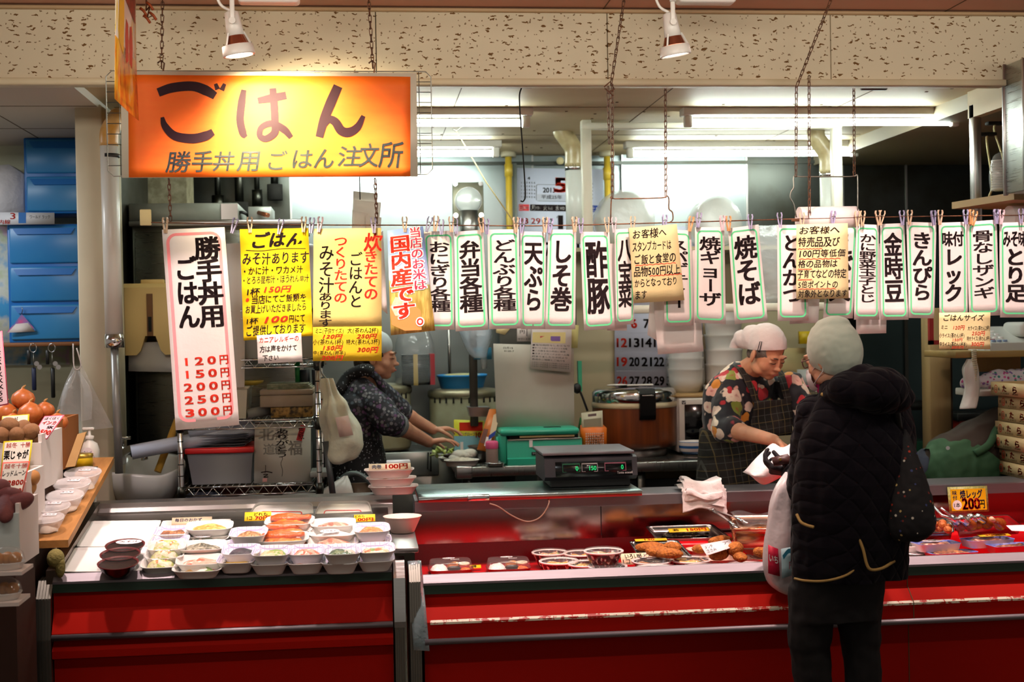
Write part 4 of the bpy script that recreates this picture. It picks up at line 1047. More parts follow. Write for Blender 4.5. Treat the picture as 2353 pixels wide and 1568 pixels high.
# pipes
M_pip = mat('enamel_vent_pipe','#dfe2dc',.2)
def vent_pipe(px,Y,label,pyt,pyb=560):
    a = at(px,pyt,Y);b = at(px+2,pyb,Y);r = empty('vent_pipe',(b.x,Y,b.z),label,'pipe','white vent pipes')
    z = a.z
    MB().cyl((a.x,Y,b.z),(a.x,Y,z-.14),.045,M_pip,n=22).build('straight_pipe',r)
    MB().tube(spline([V(a.x,Y,z-.15),V(a.x,Y,z-.06),V(a.x-.03,Y,z-.005),V(a.x-.06,Y,z+.04),V(a.x-.065,Y,z+.09)],5),.047,mat('stained_vent_pipe','#cfc39a',.25,noise=(7,.6,'#8e6f3a')),18).build('elbow',r)
    MB().cyl((a.x-.065,Y,z+.08),(a.x-.065,Y,2.56),.05,mat('brass_collar','#a58a4a',.3,.8),n=20).build('ceiling_collar',r)
    MB().cyl((a.x,Y,z-.17),(a.x,Y,z-.14),.0465,M_chrome,n=22).build('clamp_band',r)
vent_pipe(1317,7.0,'white vent pipe rising to a stained elbow in front of the big calendar',318)
vent_pipe(1902,7.0,'white vent pipe beside the ivory post over the paper roll',335)
M_ypipe = mat('yellow_gas_pipe','#b0922c',.4)
for px,yt,yb,l in ((1168,358,530,'yellow gas pipe beside the big calendar, towards the round vent'),(1395,366,520,'yellow gas pipe on the far side of the big calendar')):
    a,b = at(px,yt,7.8),at(px,yb,7.8)
    r = empty('gas_pipe',(b.x,7.8,b.z),l,'pipe','yellow gas pipes')
    MB().cyl((a.x,7.8,b.z-.4),(a.x,7.8,2.56),.019,M_ypipe,n=14).build('pipe',r)
    MB().cyl((a.x,7.8,2.53),(a.x,7.8,2.56),.045,mat('pipe_flange','#9a9078',.5),n=16).build('flange',r)
    MB().cyl((a.x,7.8,a.z-.12),(a.x,7.8,a.z-.05),.024,M_ypipe,n=14).build('joint',r)
    thing('conduit',MB().cyl((a.x+.04,7.86,b.z-.3),(a.x+.04,7.86,2.5),.014,mat('grey_conduit','#7d837c',.4),n=12),'thin grey conduit running beside the %s' % l.split(',')[0].replace('on the far side of','past'),'pipe','grey conduits')
# calendars
def calendar(name,q,Y,label,upper):
    s = Sheet(*hang(q,Y),thick=.004,nu=2,nv=2);s.base(mat('calendar_paper','#c9cde0',.6))
    bk = [];rd = [];bl = []
    if upper:
        bk += put_text('2013',(.30,.12,.44,.15),.02)+put_text('平成25年',(.28,.165,.52,.19),.008)
        s.decal(ring_decal(.22,.10,.60,.205,.03,.01,.006,.002),M_ink);s.decal(rect_decal(.225,.16,.595,.203),mat('calendar_grey','#b5b8c6',.6))
        rd += put_text('5',(.44,.06,.58,.145),.04)
        for cx,mth in ((.03,'4'),(.70,'6')):
            bk += put_text(mth,(cx+.09,.055,cx+.12,.072),.01)
            for rr in range(5): bk += put_text('1 2 3 4 5 6',(cx+.02,.085+.022*rr,cx+.18,.097+.022*rr),0)
        W = ['SUN','MON','TUE','WED','THU','FRI','SAT'];J = '日月火水木金土'
        rows = [['28','29','30','1','2','3','4'],['5','6','7','8','9','10','11'],['12','13','14','15','16','17','18'],['19','20','21','22','23','24','25']];v0,dv = .29,.17
        s.decal(rect_decal(.02,.225,.14,.265),mat('calendar_red','#c8323a',.6));s.decal(rect_decal(.15,.225,.86,.265),M_ink);s.decal(rect_decal(.87,.225,.99,.265),M_blueink)
        wt = []
        for k in range(7): wt += put_text(J[k],(.025+.14*k,.23,.065+.14*k,.26),.01)+put_text(W[k],(.075+.14*k,.238,.13+.14*k,.255),.006)
        s.decal(wt,M_outl)
        for r_,row in enumerate(rows):
            for k,t in enumerate(row):
                small = r_ == 0 and k < 3;w = (.03 if len(t) == 1 else .065)*(.8 if small else 1.2);h = .055 if small else .085
                d = put_text(t,(.075+.14*k-w,v0+dv*r_+(.02 if small else 0),.075+.14*k+w,v0+dv*r_+h),.012 if small else .028)
                if k == 0 or (r_ == 0 and k in (1,5,6)) or (r_ == 1 and k == 1): rd += d
                else: bk += d
    else:
        s.decal(rect_decal(.02,.42,.98,.432),mat('calendar_grey','#9a9cae',.6))
        bl = put_text('2013',(.10,.385,.25,.415),.012);rd += put_text('5',(.34,.36,.44,.415),.04)
        rows = [['','','','1','2','3','4'],['5','6','7','8','9','10','11'],['12','13','14','15','16','17','18'],['19','20','21','22','23','24','25'],['26','27','28','29','30','31','']]
        for r_,row in enumerate(rows):
            for k,t in enumerate(row):
                if not t: continue
                w = .03 if len(t) == 1 else .055
                d = put_text(t,(.08+.14*k-w,.445+.115*r_,.08+.14*k+w,.445+.115*r_+.052),.03)
                if k == 0 or (r_ == 1 and k == 1): rd += d
                else: bk += d
            s.decal(rect_decal(.02,.525+.115*r_,.98,.527+.115*r_),mat('calendar_grey'))
        bk += put_text('0120-2',(.62,.965,.85,.985),.01)
    s.decal(bk,M_ink);s.decal(rd,M_redink)
    if bl: s.decal(bl,M_blueink)
    s.thing(name,label,'calendar')
calendar('wall_calendar',((1188,386),(1386,389),(1386,760),(1188,757)),7.9,'large wall calendar high on the steel wall behind the vent pipe',True)
calendar('wall_calendar',((1411,520),(1612,520),(1616,902),(1413,902)),7.30,'second calendar lower down on the beige partition above the rice cooker',False)
thing('hook_disc',MB().lathe([(0,0),(.022,0),(.022,.008),(.0,.012)],mat('cream_hook','#c9b98a',.4),(0,0,0),20,M=Matrix.Translation(at(1287,370,7.9)) @ Matrix.Rotation(math.pi/2,4,'X')),'round cream hook above the big calendar','hook')
# bagged white bowls on the partition shelf
def bowl_bag(px,py,Y,rw,label,seed):
    p = at(px,py,Y);p.z = 1.951+rw*.96
    r = empty('bagged_bowls',(p.x,Y,1.951),label,'bowls','bagged bowls on the partition shelf')
    c = MB();M = Matrix.Translation(p) @ Matrix.Rotation(math.radians(78),4,'X') @ Matrix.Rotation(.3,4,'Y')
    for k in range(6): c.lathe([(rw*.55,-.10+.015*k),(rw*.8,-.06+.015*k),(rw*.92,-.0+.015*k),(rw*.90,.0+.015*k),(rw*.5,-.07+.015*k)],mat('foam_white','#e4e2dd',.5),(0,0,0),28,M=M)
    c.lathe([(0,.075),(rw*.9,.075),(rw*.92,.08),(0,.08)],mat('foam_white'),(0,0,0),28,M=M)
    c.build('bowls',r)
    c = MB();rings = []
    for z,s in ((-.16,.05),(-.14,.4),(-.09,.85),(0,1.03),(.06,1.02),(.095,.97),(.10,.5),(.10,.1)):
        ring = [V(rw*s*math.cos(6.2832*k/30),rw*s*math.sin(6.2832*k/30),z) for k in range(30)]
        ring = [v*(1+.02*nz(v,26,seed)) for v in ring];rings.append([M @ v for v in ring])
    c.loft(rings,film('bowl_bag_film','#f4f6f6',.3,.18,.2,(20,.8)),True);c.build('clear_bag',r)
bowl_bag(1428,485,7.15,.155,'bag of white bowls on the partition shelf next to the ivory post',1)
bowl_bag(1636,482,7.15,.135,'bag of white bowls on the partition shelf above the gyoza strip',2)
bagthing('plastic_bag',[(at(1770,520,6.7),.10,.06),(at(1770,560,6.7),.15,.09),(at(1775,620,6.7),.14,.09),(at(1780,680,6.7),.10,.07),(at(1760,700,6.7),.03,.03)],film('bulky_clear_bag','#e9eceb',.3,.5,.2,(16,1.)),'bulky clear bag of white tubs showing between the fried noodle and cutlet strips',8)
# ---------------------------------------------------------------- cooking table
TZ = .865
TX0 = at(1050,1085,6.55).x
r = empty('prep_table',(1.4,6.95,0),'stainless prep table running behind the counter under the rice cooker','table')
MB().rbox((TX0,6.55,TZ-.05),(2.56,7.30,TZ),steel('table_steel','#a3a7a4',.3,(30,2,2),.1),.006,2).build('table_top',r)
for x in (TX0+.05,1.35,2.5):
    MB().rbox((x-.02,6.60,0),(x+.02,6.64,TZ-.05),M_steeldark,.003,1).build('leg',r)
MB().box((TX0+.03,6.66,.12),(2.6,6.68,TZ-.1),mat('under_table_shade','#171a1c',.6)).build('shade_panel',r)  # dark sheet standing for the shade under the table
thing('foil_wrap',MB().rbox((TX0-.006,6.54,TZ-.058),(TX0+.075,6.62,TZ+.006),steel('taped_foil','#c3c6c6',.3),.008,2),'crinkled foil wrapped round the table corner','foil')
r = empty('gas_stove',(.28,7.6,0),'low stainless gas stove with a drawer beside the aproned cook','stove')
a,b = at(880,1032,7.32),at(1000,1092,7.32)
MB().rbox((-.28,7.32,.0),(.80,7.93,.862),steel('stove_steel','#8d908c',.35),.006,1).build('body',r)
MB().rbox((a.x-.05,7.305,b.z),(b.x+.02,7.322,a.z-.02),mat('stove_drawer_front','#a8aca8',.35,.6),.004,1).build('drawer',r)
MB().tube([at(984,1040,7.29),at(983,1078,7.29),at(990,1084,7.29),at(990,1040,7.29)],.004,M_dark,6).build('hanging_clip',r)
def pot(px0,px1,pyt,pyb,Y,label,lid=True):
    a,b = at(px0,pyt,Y),at(px1,pyb,Y);cx = (a.x+b.x)/2;rr = (b.x-a.x)/2;z0 = b.z;h = a.z-b.z
    r = empty('rice_boiler',(cx,Y+.0,z0),label,'pot')
    MB().lathe([(rr*.9,0),(rr*.96,.02),(rr*.97,h*.85),(rr*.97,h*.9)],M_cream2,(cx,Y,z0),36).build('body',r)
    MB().lathe([(rr,h*.88),(rr*1.02,h*.9),(rr*1.02,h*.96),(rr*.98,h),(rr*.5,h+.012),(0,h+.015)],mat('pot_lid_metal','#a59f87',.35,.7,noise=(8,.5,'#6f6038')),(cx,Y,z0),36).build('lid',r)
    for k in range(10):
        an = -2.6+.22*k;MB().cyl((cx+rr*.99*math.cos(an),Y+rr*.99*math.sin(an),z0+h*.80),(cx+rr*.99*math.cos(an),Y+rr*.99*math.sin(an),z0+h*.9),.005,M_dark,n=6).build('lid_clip',r)
pot(984,1150,897,1030,7.58,'large cream rice boiler under the blue basin')
pot(800,948,888,1030,7.58,'cream rice boiler behind the aproned cook')
a,b = at(1003,862,7.58),at(1120,896,7.58);cx = (a.x+b.x)/2;rr = (b.x-a.x)/2
r = empty('plastic_basin',(cx,7.58,b.z),'bright blue plastic basin standing on the large cream boiler','basin')
MB().lathe([(rr*.78,0),(rr*.82,.006),(rr*.96,a.z-b.z-.012),(rr,a.z-b.z-.01),(rr*1.0,a.z-b.z),(rr*.94,a.z-b.z),(rr*.8,.02),(0,.018)],M_blue,(cx,7.58,b.z),36).build('bowl',r)
MB().lathe([(rr*.93,a.z-b.z-.01),(rr*.6,a.z-b.z+.003),(0,a.z-b.z+.008)],mat('soaking_rice','#b9b78a',.7,noise=(50,.6,'#8d8a58')),(cx,7.58,b.z),30).build('soaking_food',r)
# stacked black trays in a bag
a,b = at(922,815,7.5),at(1000,890,7.5);zb = at(922,886,7.5).z
r = empty('tray_stack',((a.x+b.x)/2,7.57,zb),'stack of black trays with a yellow band inside a clear bag','trays')
n = 22
for k in range(n):
    z = zb+(a.z-zb)*k/n;c = MB();c.loft([[V(a.x+.008,7.49,z),V(b.x-.035,7.49,z),V(b.x-.035,7.66,z),V(a.x+.008,7.66,z)],[V(a.x,7.48,z+.005),V(b.x-.027,7.48,z+.005),V(b.x-.027,7.67,z+.005),V(a.x,7.67,z+.005)]],mat('black_tray_foam','#22292d',.3),False);c.build('tray',r)
MB().box((a.x+.065,7.472,zb),(a.x+.09,7.482,a.z),mat('yellow_band','#c9a850',.5)).build('paper_band',r)
MB().box((b.x-.027,7.49,zb),(b.x,7.66,a.z),mat('red_carton_side','#a32a34',.5)).build('red_card',r)
rings = [(V((a.x+b.x)/2-.015,7.57,z),rx,ry) for z,rx,ry in ((a.z+.20,.04,.03),(a.z+.15,.075,.06),(a.z+.06,.105,.10),(a.z-.05,.112,.115),(zb+.03,.112,.115),(zb+.002,.10,.10))]
bag('b',soft(rings),M_bagc,'',seed=9,amp=.006).build('clear_bag',r)
thing('steel_hose',MB().tube([at(1031,740,7.935),at(1034,880,7.935)],.008,M_steel,8),'thin braided steel hose behind the tray stack','hose')
q = at(1088,800,6.9),at(1090,980,6.9)
thing('dark_post',MB().rbox((at(1080,900,6.9).x,6.9,q[1].z),(at(1098,900,6.9).x,6.94,q[0].z+.25),mat('dark_steel_post','#45423c',.4,.6),.003,1),'dark steel post in front of the blue basin','post')
bagthing('bag_bundle',[(at(1095,735,6.85),.07,.05),(at(1095,765,6.85),.085,.06),(at(1097,800,6.85),.06,.05),(at(1104,822,6.85),.03,.03)],film('blue_white_bag','#cfe0ee',.4,.5,.2,(18,1.)),'crinkled bundle of clear and blue bags hanging by the dark post',11)
thing('blue_scoop',MB().rbox(at(1088,800,6.9),at(1130,826,6.9)+V(0,.08,0),mat('cyan_plastic','#4a9fc4',.3),.012,2),'pale blue plastic scoop below the bundle of bags','scoop')
thing('glass_cup',MB().lathe([(.016,0),(.018,.055),(.017,.055),(.015,.003),(0,.003)],M_bagc,at(1112,848,6.88),18),'small clear cup hanging beside the dark post','cup')
# splash board
s = Sheet(*hang(((1134,790),(1318,795),(1320,985),(1142,982)),6.72),thick=.012,nu=2,nv=4)
s.base(mat('grimy_white_board','#bdb8ad',.6,noise=(3,.5,'#a29c8e')))
s.decal(put_text('ロ月15',(.12,.035,.24,.06),0)+put_text('0120-7',(.13,.075,.25,.095),0),M_ink)
s.thing('splash_board','tall grimy white board standing behind the green wrap box','board')
thing('grey_cupboard',MB().rbox((at(1143,740,6.9).x,6.80,at(1140,792,6.8).z),(at(1318,740,6.9).x,7.05,1.9),mat('dull_grey_metal','#6f726d',.45,.5),.004,1),'dull grey metal unit above the splash board, behind the strips','cabinet')
s = Sheet(*hang(((1222,740),(1314,738),(1312,856),(1218,848)),6.69),nu=2,nv=3,wave=wavef(.003,1));s.base(M_paper)
s.decal(rect_decal(.03,.22,.85,.44),mat('pale_yellow_print','#d9c98a',.6));s.decal(rect_decal(.22,.30,.48,.40),mat('red_logo_print','#c23a4a',.6));s.decal(rect_decal(.48,.30,.72,.40),mat('violet_logo_print','#7a5aa0',.6))
d = []
for k,t in enumerate(('●有効期限なしおとなり','●サービス品につきポイント対象','●この券を他の用途に使用','●スタンプカードはお一人様','　貯まりましたら次回より','各店のご理解とご協力を')): d += put_text(t,(.04,.47+.06*k,.95-.05*(k % 3),.505+.06*k),0)
for k in range(3): d += put_text('このカードは全店でご利用いただけます',(.04,.84+.04*k,.95,.865+.04*k),0)
s.decal(d,M_ink);s.thing('stamp_notice','printed stamp card notice with a pale yellow panel on the splash board','notice')
s = Sheet(*hang(((1188,745),(1232,745),(1232,785),(1188,785)),6.797),nu=1,nv=1);s.base(M_paper);s.decal(put_text('サワースタンプ',(.05,.8,.95,.92),0)+put_text('円',(.15,.35,.4,.55),0),M_ink);s.decal(rect_decal(.5,.1,.53,.7),M_ink);s.thing('small_notice','small printed notice above the splash board beside the stamp notice','notice')
s = Sheet(*hang(((1308,745),(1330,748),(1327,800),(1310,800)),6.715),nu=1,nv=2);s.base(paper('sticky_yellow','#d8cf8c'));s.thing('sticky_note','yellow sticky note at the edge of the splash board','note')
s = Sheet(*hang(((1140,752),(1175,752),(1160,770),(1140,765)),6.797),nu=1,nv=1);s.base(M_buff);s.thing('sticky_note','torn buff note end poking below the donburi strip','note')
thing('green_card',MB().box(at(1328,830,6.95),at(1338,900,6.95)+V(0,.03,0),mat('mint_plastic','#3fae86',.4)),'narrow mint green board edge between the splash board and beige partition','board')
# green film wrapping box
x0,x1 = at(1150,1070,6.58).x,at(1341,1070,6.58).x;zt = at(1250,984,6.60).z;h = zt-TZ
M_mint = mat('mint_enamel','#35b294',.3,noise=(3,.25,'#2a9c83'))
r = empty('wrap_dispenser',((x0+x1)/2,6.7,TZ),'mint green metal film wrapping machine on the table','dispenser')
MB().loft([[V(x0+.035,6.575,TZ),V(x1,6.575,TZ),V(x1,6.82,TZ),V(x0+.035,6.82,TZ)],[V(x0+.035,6.575,TZ+.03),V(x1,6.575,TZ+.03),V(x1,6.82,TZ+.03),V(x0+.035,6.82,TZ+.03)],[V(x0+.035,6.585,TZ+.035),V(x1-.002,6.585,TZ+.035),V(x1-.002,6.82,TZ+.035),V(x0+.035,6.82,TZ+.035)],[V(x0+.035,6.60,TZ+h*.70),V(x1-.004,6.60,TZ+h*.70),V(x1-.004,6.82,TZ+h*.70),V(x0+.035,6.82,TZ+h*.70)]],M_mint,False).build('body',r)
MB().box((x0+.05,6.61,TZ+h*.70),(x1-.02,6.80,TZ+h*.80),M_dark).box((x0+.1,6.60,TZ+h*.74),(x1-.04,6.615,TZ+h*.79),mat('film_roll_card','#b9a878',.5)).build('slot',r)
MB().rbox((x0,6.585,TZ+h*.80),(x1-.015,6.83,TZ+h),M_mint,.02,3).build('lid',r)
MB().rbox((x0,6.60,TZ),(x0+.036,6.83,TZ+h*.85),M_mint,.008,2).build('side_cheek',r)
MB().box((x0+.225,6.625,TZ+h),(x0+.31,6.66,TZ+h+.002),M_dark).build('lid_slot',r)
MB().rbox((x0+.04,6.594,TZ+h*.66),(x1-.01,6.602,TZ+h*.71),M_steel,.002,1).build('cutter_bar',r)
s = Sheet((x0+.155,6.583,TZ+.062),(x0+.225,6.583,TZ+.062),(x0+.225,6.581,TZ+.045),(x0+.155,6.581,TZ+.045),nu=1,nv=1);s.base(M_black);s.decal(put_text('タイアップセット',(.08,.2,.92,.75),.01),M_outl);s.build('name_plate',r)
MB().box((x0+.145,6.588,TZ+.085),(x0+.162,6.5895,TZ+.12),M_outl).build('tape_scrap',r)
MB().cyl((x0-.012,6.66,TZ+h*.6),(x0,6.66,TZ+h*.6),.03,M_mint,n=16).build('side_knob',r)
# table clutter
M_pinkcap = mat('pink_cap','#dd5a8c',.35)
p = at(1131,1066,6.58);p.z = TZ
r = empty('shaker',p,'pink-topped spice shaker in front of the green wrapping machine','shaker')
MB().lathe([(.03,0),(.031,.01),(.03,.085),(.027,.09)],mat('clear_shaker','#b0968c',.25,trans=.4),p,20).build('jar',r)
MB().lathe([(.031,.085),(.032,.09),(.032,.115),(.026,.122),(0,.123)],M_pinkcap,p,20).build('cap',r)
c = MB();M_f = steel('kitchen_foil','#cfd2d4',.22)
c.lathe([(0,0),(.04,0),(.052,.018),(.048,.02),(.03,.008),(0,.006)],M_f,p+V(.012,-.02,-.0),22);
for i in range(len(c.v)): c.v[i] = c.v[i]+V(nz(c.v[i],90),nz(c.v[i],90,2),nz(c.v[i],90,3))*.004
thing('foil_cup',c,'crumpled foil cup around the foot of the pink shaker','foil')
def dish(name,p,rx,ry,h,m,label,cat,food=None,pw=2.6,group=None):
    r = empty(name,p,label,cat,group)
    MB().lathe([(.82,0),(.86,.004),(1.0,h),(1.03,h),(1.03,h+.003),(.97,h+.001),(.8,.006),(0,.006)],m,p,28,rx,ry,pw=pw).build('dish',r)
    if food:
        c = MB();c.lathe([(.9,h*.5),(.75,h*1.1),(.4,h*1.35),(0,h*1.45)],food,p,24,rx,ry,pw=pw)
        for i in range(len(c.v)): c.v[i] = c.v[i]+V(0,0,nz(c.v[i],45)*.012)
        c.build('food',r)
    return r
M_foamw = mat('foam_white','#e4e2dd',.5)
p = at(1063,1055,6.62);p.z = TZ
dish('foam_tray',p+V(-.005,.0,0),.085,.06,.028,M_foamw,'white foam tray of grated food near the table corner','tray',mat('grated_radish','#dcd9c8',.6,noise=(60,.6,'#b7b29a')))
p = at(1030,1020,6.85);p.z = TZ
dish('foam_tray',p+V(.04,0,0),.09,.07,.02,M_foamw,'white tray with a dark piece of food by the cook','tray',mat('pale_food','#d2cdb8',.6,noise=(30,.6,'#8a7d5a')))
c = MB()
for k in range(7):
    a = at(1048+k*5,1038-abs(k-3)*4,6.75);a.z = TZ+.02
    c.ell(a+V(R.uniform(-.02,.02),R.uniform(-.02,.02),R.uniform(0,.03)),(.04,.035,.025),mat('wet_cloth','#dcdcd0',.7,bump=(30,.6)),12,8)
thing('dish_cloth',c,'crumpled white cloth heap between the trays on the table','cloth')
thing('dark_food',MB().ell(V(at(1030,1018,6.85).x,6.8,TZ+.035),(.03,.02,.012),mat('dark_simmered','#2e1c12',.4),12,8),'dark lump of food on the white tray by the cook','food')
c = MB();p = at(1018,985,6.95);p.z = TZ
for k in range(26):
    q = p+V(R.uniform(-.06,.07),R.uniform(-.04,.05),.015+R.uniform(0,.05));c.ell(q,(R.uniform(.012,.03),.012,.006),mat('salad_leaf','#9fb64a',.5,noise=(30,.6,'#e4e2b0')),8,5,rot=Euler((R.uniform(-1,1),R.uniform(-1,1),R.uniform(0,6))).to_matrix())
tag(thing('salad_heap',c,'heap of green and yellow salad leaves at the cook\'s hands','salad'),kind='stuff')
r = empty('steel_bowl',V(at(1120,1000,6.8).x,6.80,TZ),'small steel bowls stacked behind the pink shaker','bowl')
for k in (0,1):
    p = V(at(1100+k*8,1000,6.8).x,6.80,TZ+.0+k*.035);MB().lathe([(.035,0),(.06,.02),(.075,.045),(.078,.046),(.073,.044),(.05,.018),(0,.008)],M_steel,p,26).build('bowl',r)
p = at(1080,1000,6.95);x0,x1 = at(1043,980,6.95).x,at(1112,980,6.95).x
zt = at(1080,965,6.95).z
s = Sheet((x0,6.95,zt),(x1,6.93,zt-.01),(x1,6.93,TZ+.03),(x0,6.95,TZ+.02),thick=.05,nu=1,nv=1)
s.base(mat('yellow_carton','#d8d23a',.4));s.decal(rect_decal(0,.45,1,1),mat('cyan_carton','#8cc6d8',.4));s.decal(([(.18,.06),(.95,.02),(.95,.3),(.18,.3)],[(0,1,2,3)]),M_redink);s.decal(rect_decal(.2,.62,.3,.95),M_outl)
s.decal(put_text('100',(.72,.34,.98,.5),.03),M_redink);s.decal(put_text('ポリグローブ',(.15,.34,.7,.45),.008),M_blueink)
s.thing('glove_carton','yellow and pale blue carton lying behind the steel bowls','carton')
a,b = at(1105,1030,6.7),at(1138,940,6.74)
s = Sheet(b+V(-.03,0,0),b+V(.028,0,-.0),a+V(.05,-.02,-.02),a+V(-.02,-.02,0),thick=.03,nu=1,nv=2);s.base(mat('orange_packet','#c9702a',.35));s.decal(([(.5,.15),(1,.05),(1,.6),(.6,.65)],[(0,1,2,3)]),mat('cream_packet_print','#d9c3a0',.4));s.decal(rect_decal(.4,.68,.8,.9),M_outl);s.decal(rect_decal(.05,.5,.4,.85),mat('brown_packet_print','#5a2a14',.4));s.decal(([(.55,.65),(1,.5),(1,.62),(.6,.75)],[(0,1,2,3)]),M_blueink)
s.thing('noodle_packet','orange food packet leaning between the steel bowls and green machine','packet')
thing('steel_tray',MB().loft([[at(1080,958,6.85)+V(0,0,0),at(1120,958,6.85),at(1120,958,6.85)+V(0,.1,0),at(1080,958,6.85)+V(0,.1,0)],[at(1076,950,6.85)+V(0,-.01,.03),at(1126,950,6.85)+V(0,-.01,.03),at(1126,950,6.85)+V(0,.12,.03),at(1076,950,6.85)+V(0,.12,.03)]],M_steel,False),'shallow steel pan at the foot of the dark post','pan')
# orange basket with calculator
x0,x1 = at(1340,1000,6.66).x,at(1394,1000,6.66).x;zb,zt = at(1340,1033,6.66).z,at(1340,985,6.66).z
r = empty('plastic_basket',((x0+x1)/2,6.72,TZ),'orange perforated basket holding a calculator beside the green machine','basket')
M_or = mat('orange_plastic','#e2721a',.4)
MB().rbox((x0+.01,6.67,TZ),(x1-.005,6.77,zb),mat('dark_red_box','#4a1d1a',.5),.004,1).build('foot_box',r)
s = Sheet((x0,6.655,zt),(x1,6.655,zt),(x1,6.665,zb),(x0,6.665,zb),thick=.1,nu=1,nv=1);s.base(M_or);d = []
for i in range(9):
    for j in range(6): d.append(rect_decal(.1+.09*i,.22+.12*j,.1+.09*i+.055,.22+.12*j+.075))
s.decal(d,mat('basket_hole','#e8cdb8',.6));d = put_text('メタルカップ',(.2,.3,.8,.62),.012,jit=.1,rnd=random.Random(2))+put_text('メステル',(.25,.55,.72,.85),.012,jit=.1,rnd=random.Random(4));s.decal(d,M_ink);s.build('basket',r)
s = Sheet((x0+.0,6.70,zt+.075),(x1-.012,6.70,zt+.085),(x1-.014,6.68,zt-.005),(x0,6.68,zt-.01),thick=.012,nu=1,nv=1);s.base(mat('beige_calculator','#c2bda4',.45));s.decal(rect_decal(.3,.12,.7,.26),mat('solar_cell','#4a3030',.3));s.decal(rect_decal(.08,.4,.92,.85),mat('lcd_olive','#6e6a52',.3))
s.thing('calculator','beige calculator standing in the orange basket','calculator')
thing('pen_stand',MB().cyl(at(1335,960,6.8),at(1330,990,6.8),.006,mat('pen_green','#3a8f4c',.4),n=8).cyl(at(1362,950,6.82),at(1370,990,6.82),.008,mat('pen_teal','#4f8f86',.4),n=8).cyl(at(1345,955,6.82),at(1352,990,6.82),.006,mat('pen_beige','#b9a27c',.4),n=8),'pens and tools standing behind the orange basket','pens')
thing('black_ladle',MB().tube(spline([at(1326,893,6.9),at(1335,905,6.9),at(1350,945,6.9)],4),.006,M_black,8).ell(at(1326,893,6.9),(.022,.016,.028),M_black,14,8),'black ladle hanging between splash board and rice cooker','ladle')
# rice cooker
p = at(1459,1043,6.93);p.z = TZ;rr = (at(1555,980,6.93).x-at(1363,980,6.93).x)/2;hz = at(1459,895,6.93-rr).z-TZ
r = empty('rice_cooker',p,'large wood-grain rice cooker with a chrome lid on the table','rice cooker')
mw = mat('wood_grain_print','#7a3c1a',.35,noise=(26,.8,'#4e220d'),stretch=(1,1,.04));H_ = hz
MB().lathe([(rr*.72,.0),(rr*.75,.004),(rr*.75,.04),(rr*.70,.045)],M_steel,p,48).build('base',r)
MB().lathe([(rr*.72,.04),(rr*.96,.05),(rr*.985,.08),(rr*.985,H_*.72)],mw,p,48).build('body',r)
MB().lathe([(rr*.985,H_*.715),(rr*1.0,H_*.72),(rr*1.0,H_*.785),(rr*.98,H_*.79)],mat('cooker_cream_rim','#cdbf9c',.4),p,48).build('rim',r)
MB().lathe([(rr*.97,H_*.785),(rr*.99,H_*.80),(rr*.99,H_*.93),(rr*.93,H_*.985),(rr*.5,H_*1.01),(0,H_*1.015)],M_chrome,p,48).build('lid',r)
a0 = math.radians(-84);c = MB();path = [(rr*.80,H_*1.01),(rr*1.0,H_*1.0),(rr*1.06,H_*.93),(rr*1.06,H_*.62),(rr*1.03,H_*.56),(rr*.985,H_*.56)]
u = V(math.cos(a0),math.sin(a0),0);w = V(-u.y,u.x,0)
c.loft([[p+u*x+V(0,0,z)-w*.042,p+u*x+V(0,0,z)+w*.042,p+u*(x-.02)+V(0,0,z-.004)+w*.042,p+u*(x-.02)+V(0,0,z-.004)-w*.042] for x,z in path],mat('cooker_black','#0d0d0e',.25),False);c.build('latch_handle',r)
MB().rbox(p+u*(rr*1.058)+V(-.03,-.004,H_*.90),p+u*(rr*1.065)+V(.03,.0,H_*.915),M_chrome,.002,1).build('latch_trim',r)
q = p+V(-.05,-.06,H_*1.012)
thing('rice_paddle',MB().ell(q+V(-.05,0,.012),(.055,.026,.006),mat('white_plastic','#e6e2dc',.4),16,8).rbox(q+V(0,-.01,.004),q+V(.14,.012,.014),mat('white_plastic'),.004,2),'white rice paddle lying on the rice cooker lid','paddle')
thing('dark_dish',MB().lathe([(.05,0),(.056,.012),(.05,.012),(0,.004)],M_black,q+V(.02,.05,-.004),22),'small dark dish on the rice cooker lid behind the paddle','dish')
# microwave
x0 = at(1557,980,6.85).x;zt = at(1557,908,6.85).z
r = empty('microwave',(x0+.22,7.05,TZ),'white microwave oven behind the floral-shirted cook','microwave')
MB().rbox((x0,6.86,TZ+.012),(x0+.46,7.22,zt-.012),M_white,.008,2).build('body',r)
MB().rbox((x0-.005,6.85,zt-.014),(x0+.465,7.24,zt),mat('wood_top_board','#a58455',.6),.003,1).build('top_board',r)
MB().rbox((x0+.006,6.84,TZ+.02),(x0+.36,6.862,zt-.02),M_white,.006,2).build('door',r)
MB().rbox((x0+.035,6.836,TZ+.05),(x0+.33,6.842,zt-.05),mat('oven_glass','#0a0a0c',.1),.004,1).build('window',r)
s = Sheet((x0+.022,6.838,zt-.03),(x0+.042,6.838,zt-.03),(x0+.042,6.838,zt-.048),(x0+.022,6.838,zt-.048),nu=1,nv=1);s.base(M_black);s.decal(stroke([(.2,.3),(.5,.8),(.85,.2)],.06),M_outl);s.build('emblem',r)
for x in (x0+.05,x0+.4): MB().cyl((x,6.9,TZ),(x,6.9,TZ+.014),.014,M_black,n=10).build('foot',r)
p = at(1592,1048,6.70);p.z = TZ
r = empty('rice_bowl',p,'white rice bowl with blue bands and flowers in front of the microwave','bowl')
M_bl = mat('cobalt_glaze','#2b5a94',.2);M_po = mat('porcelain','#dcd6d2',.18)
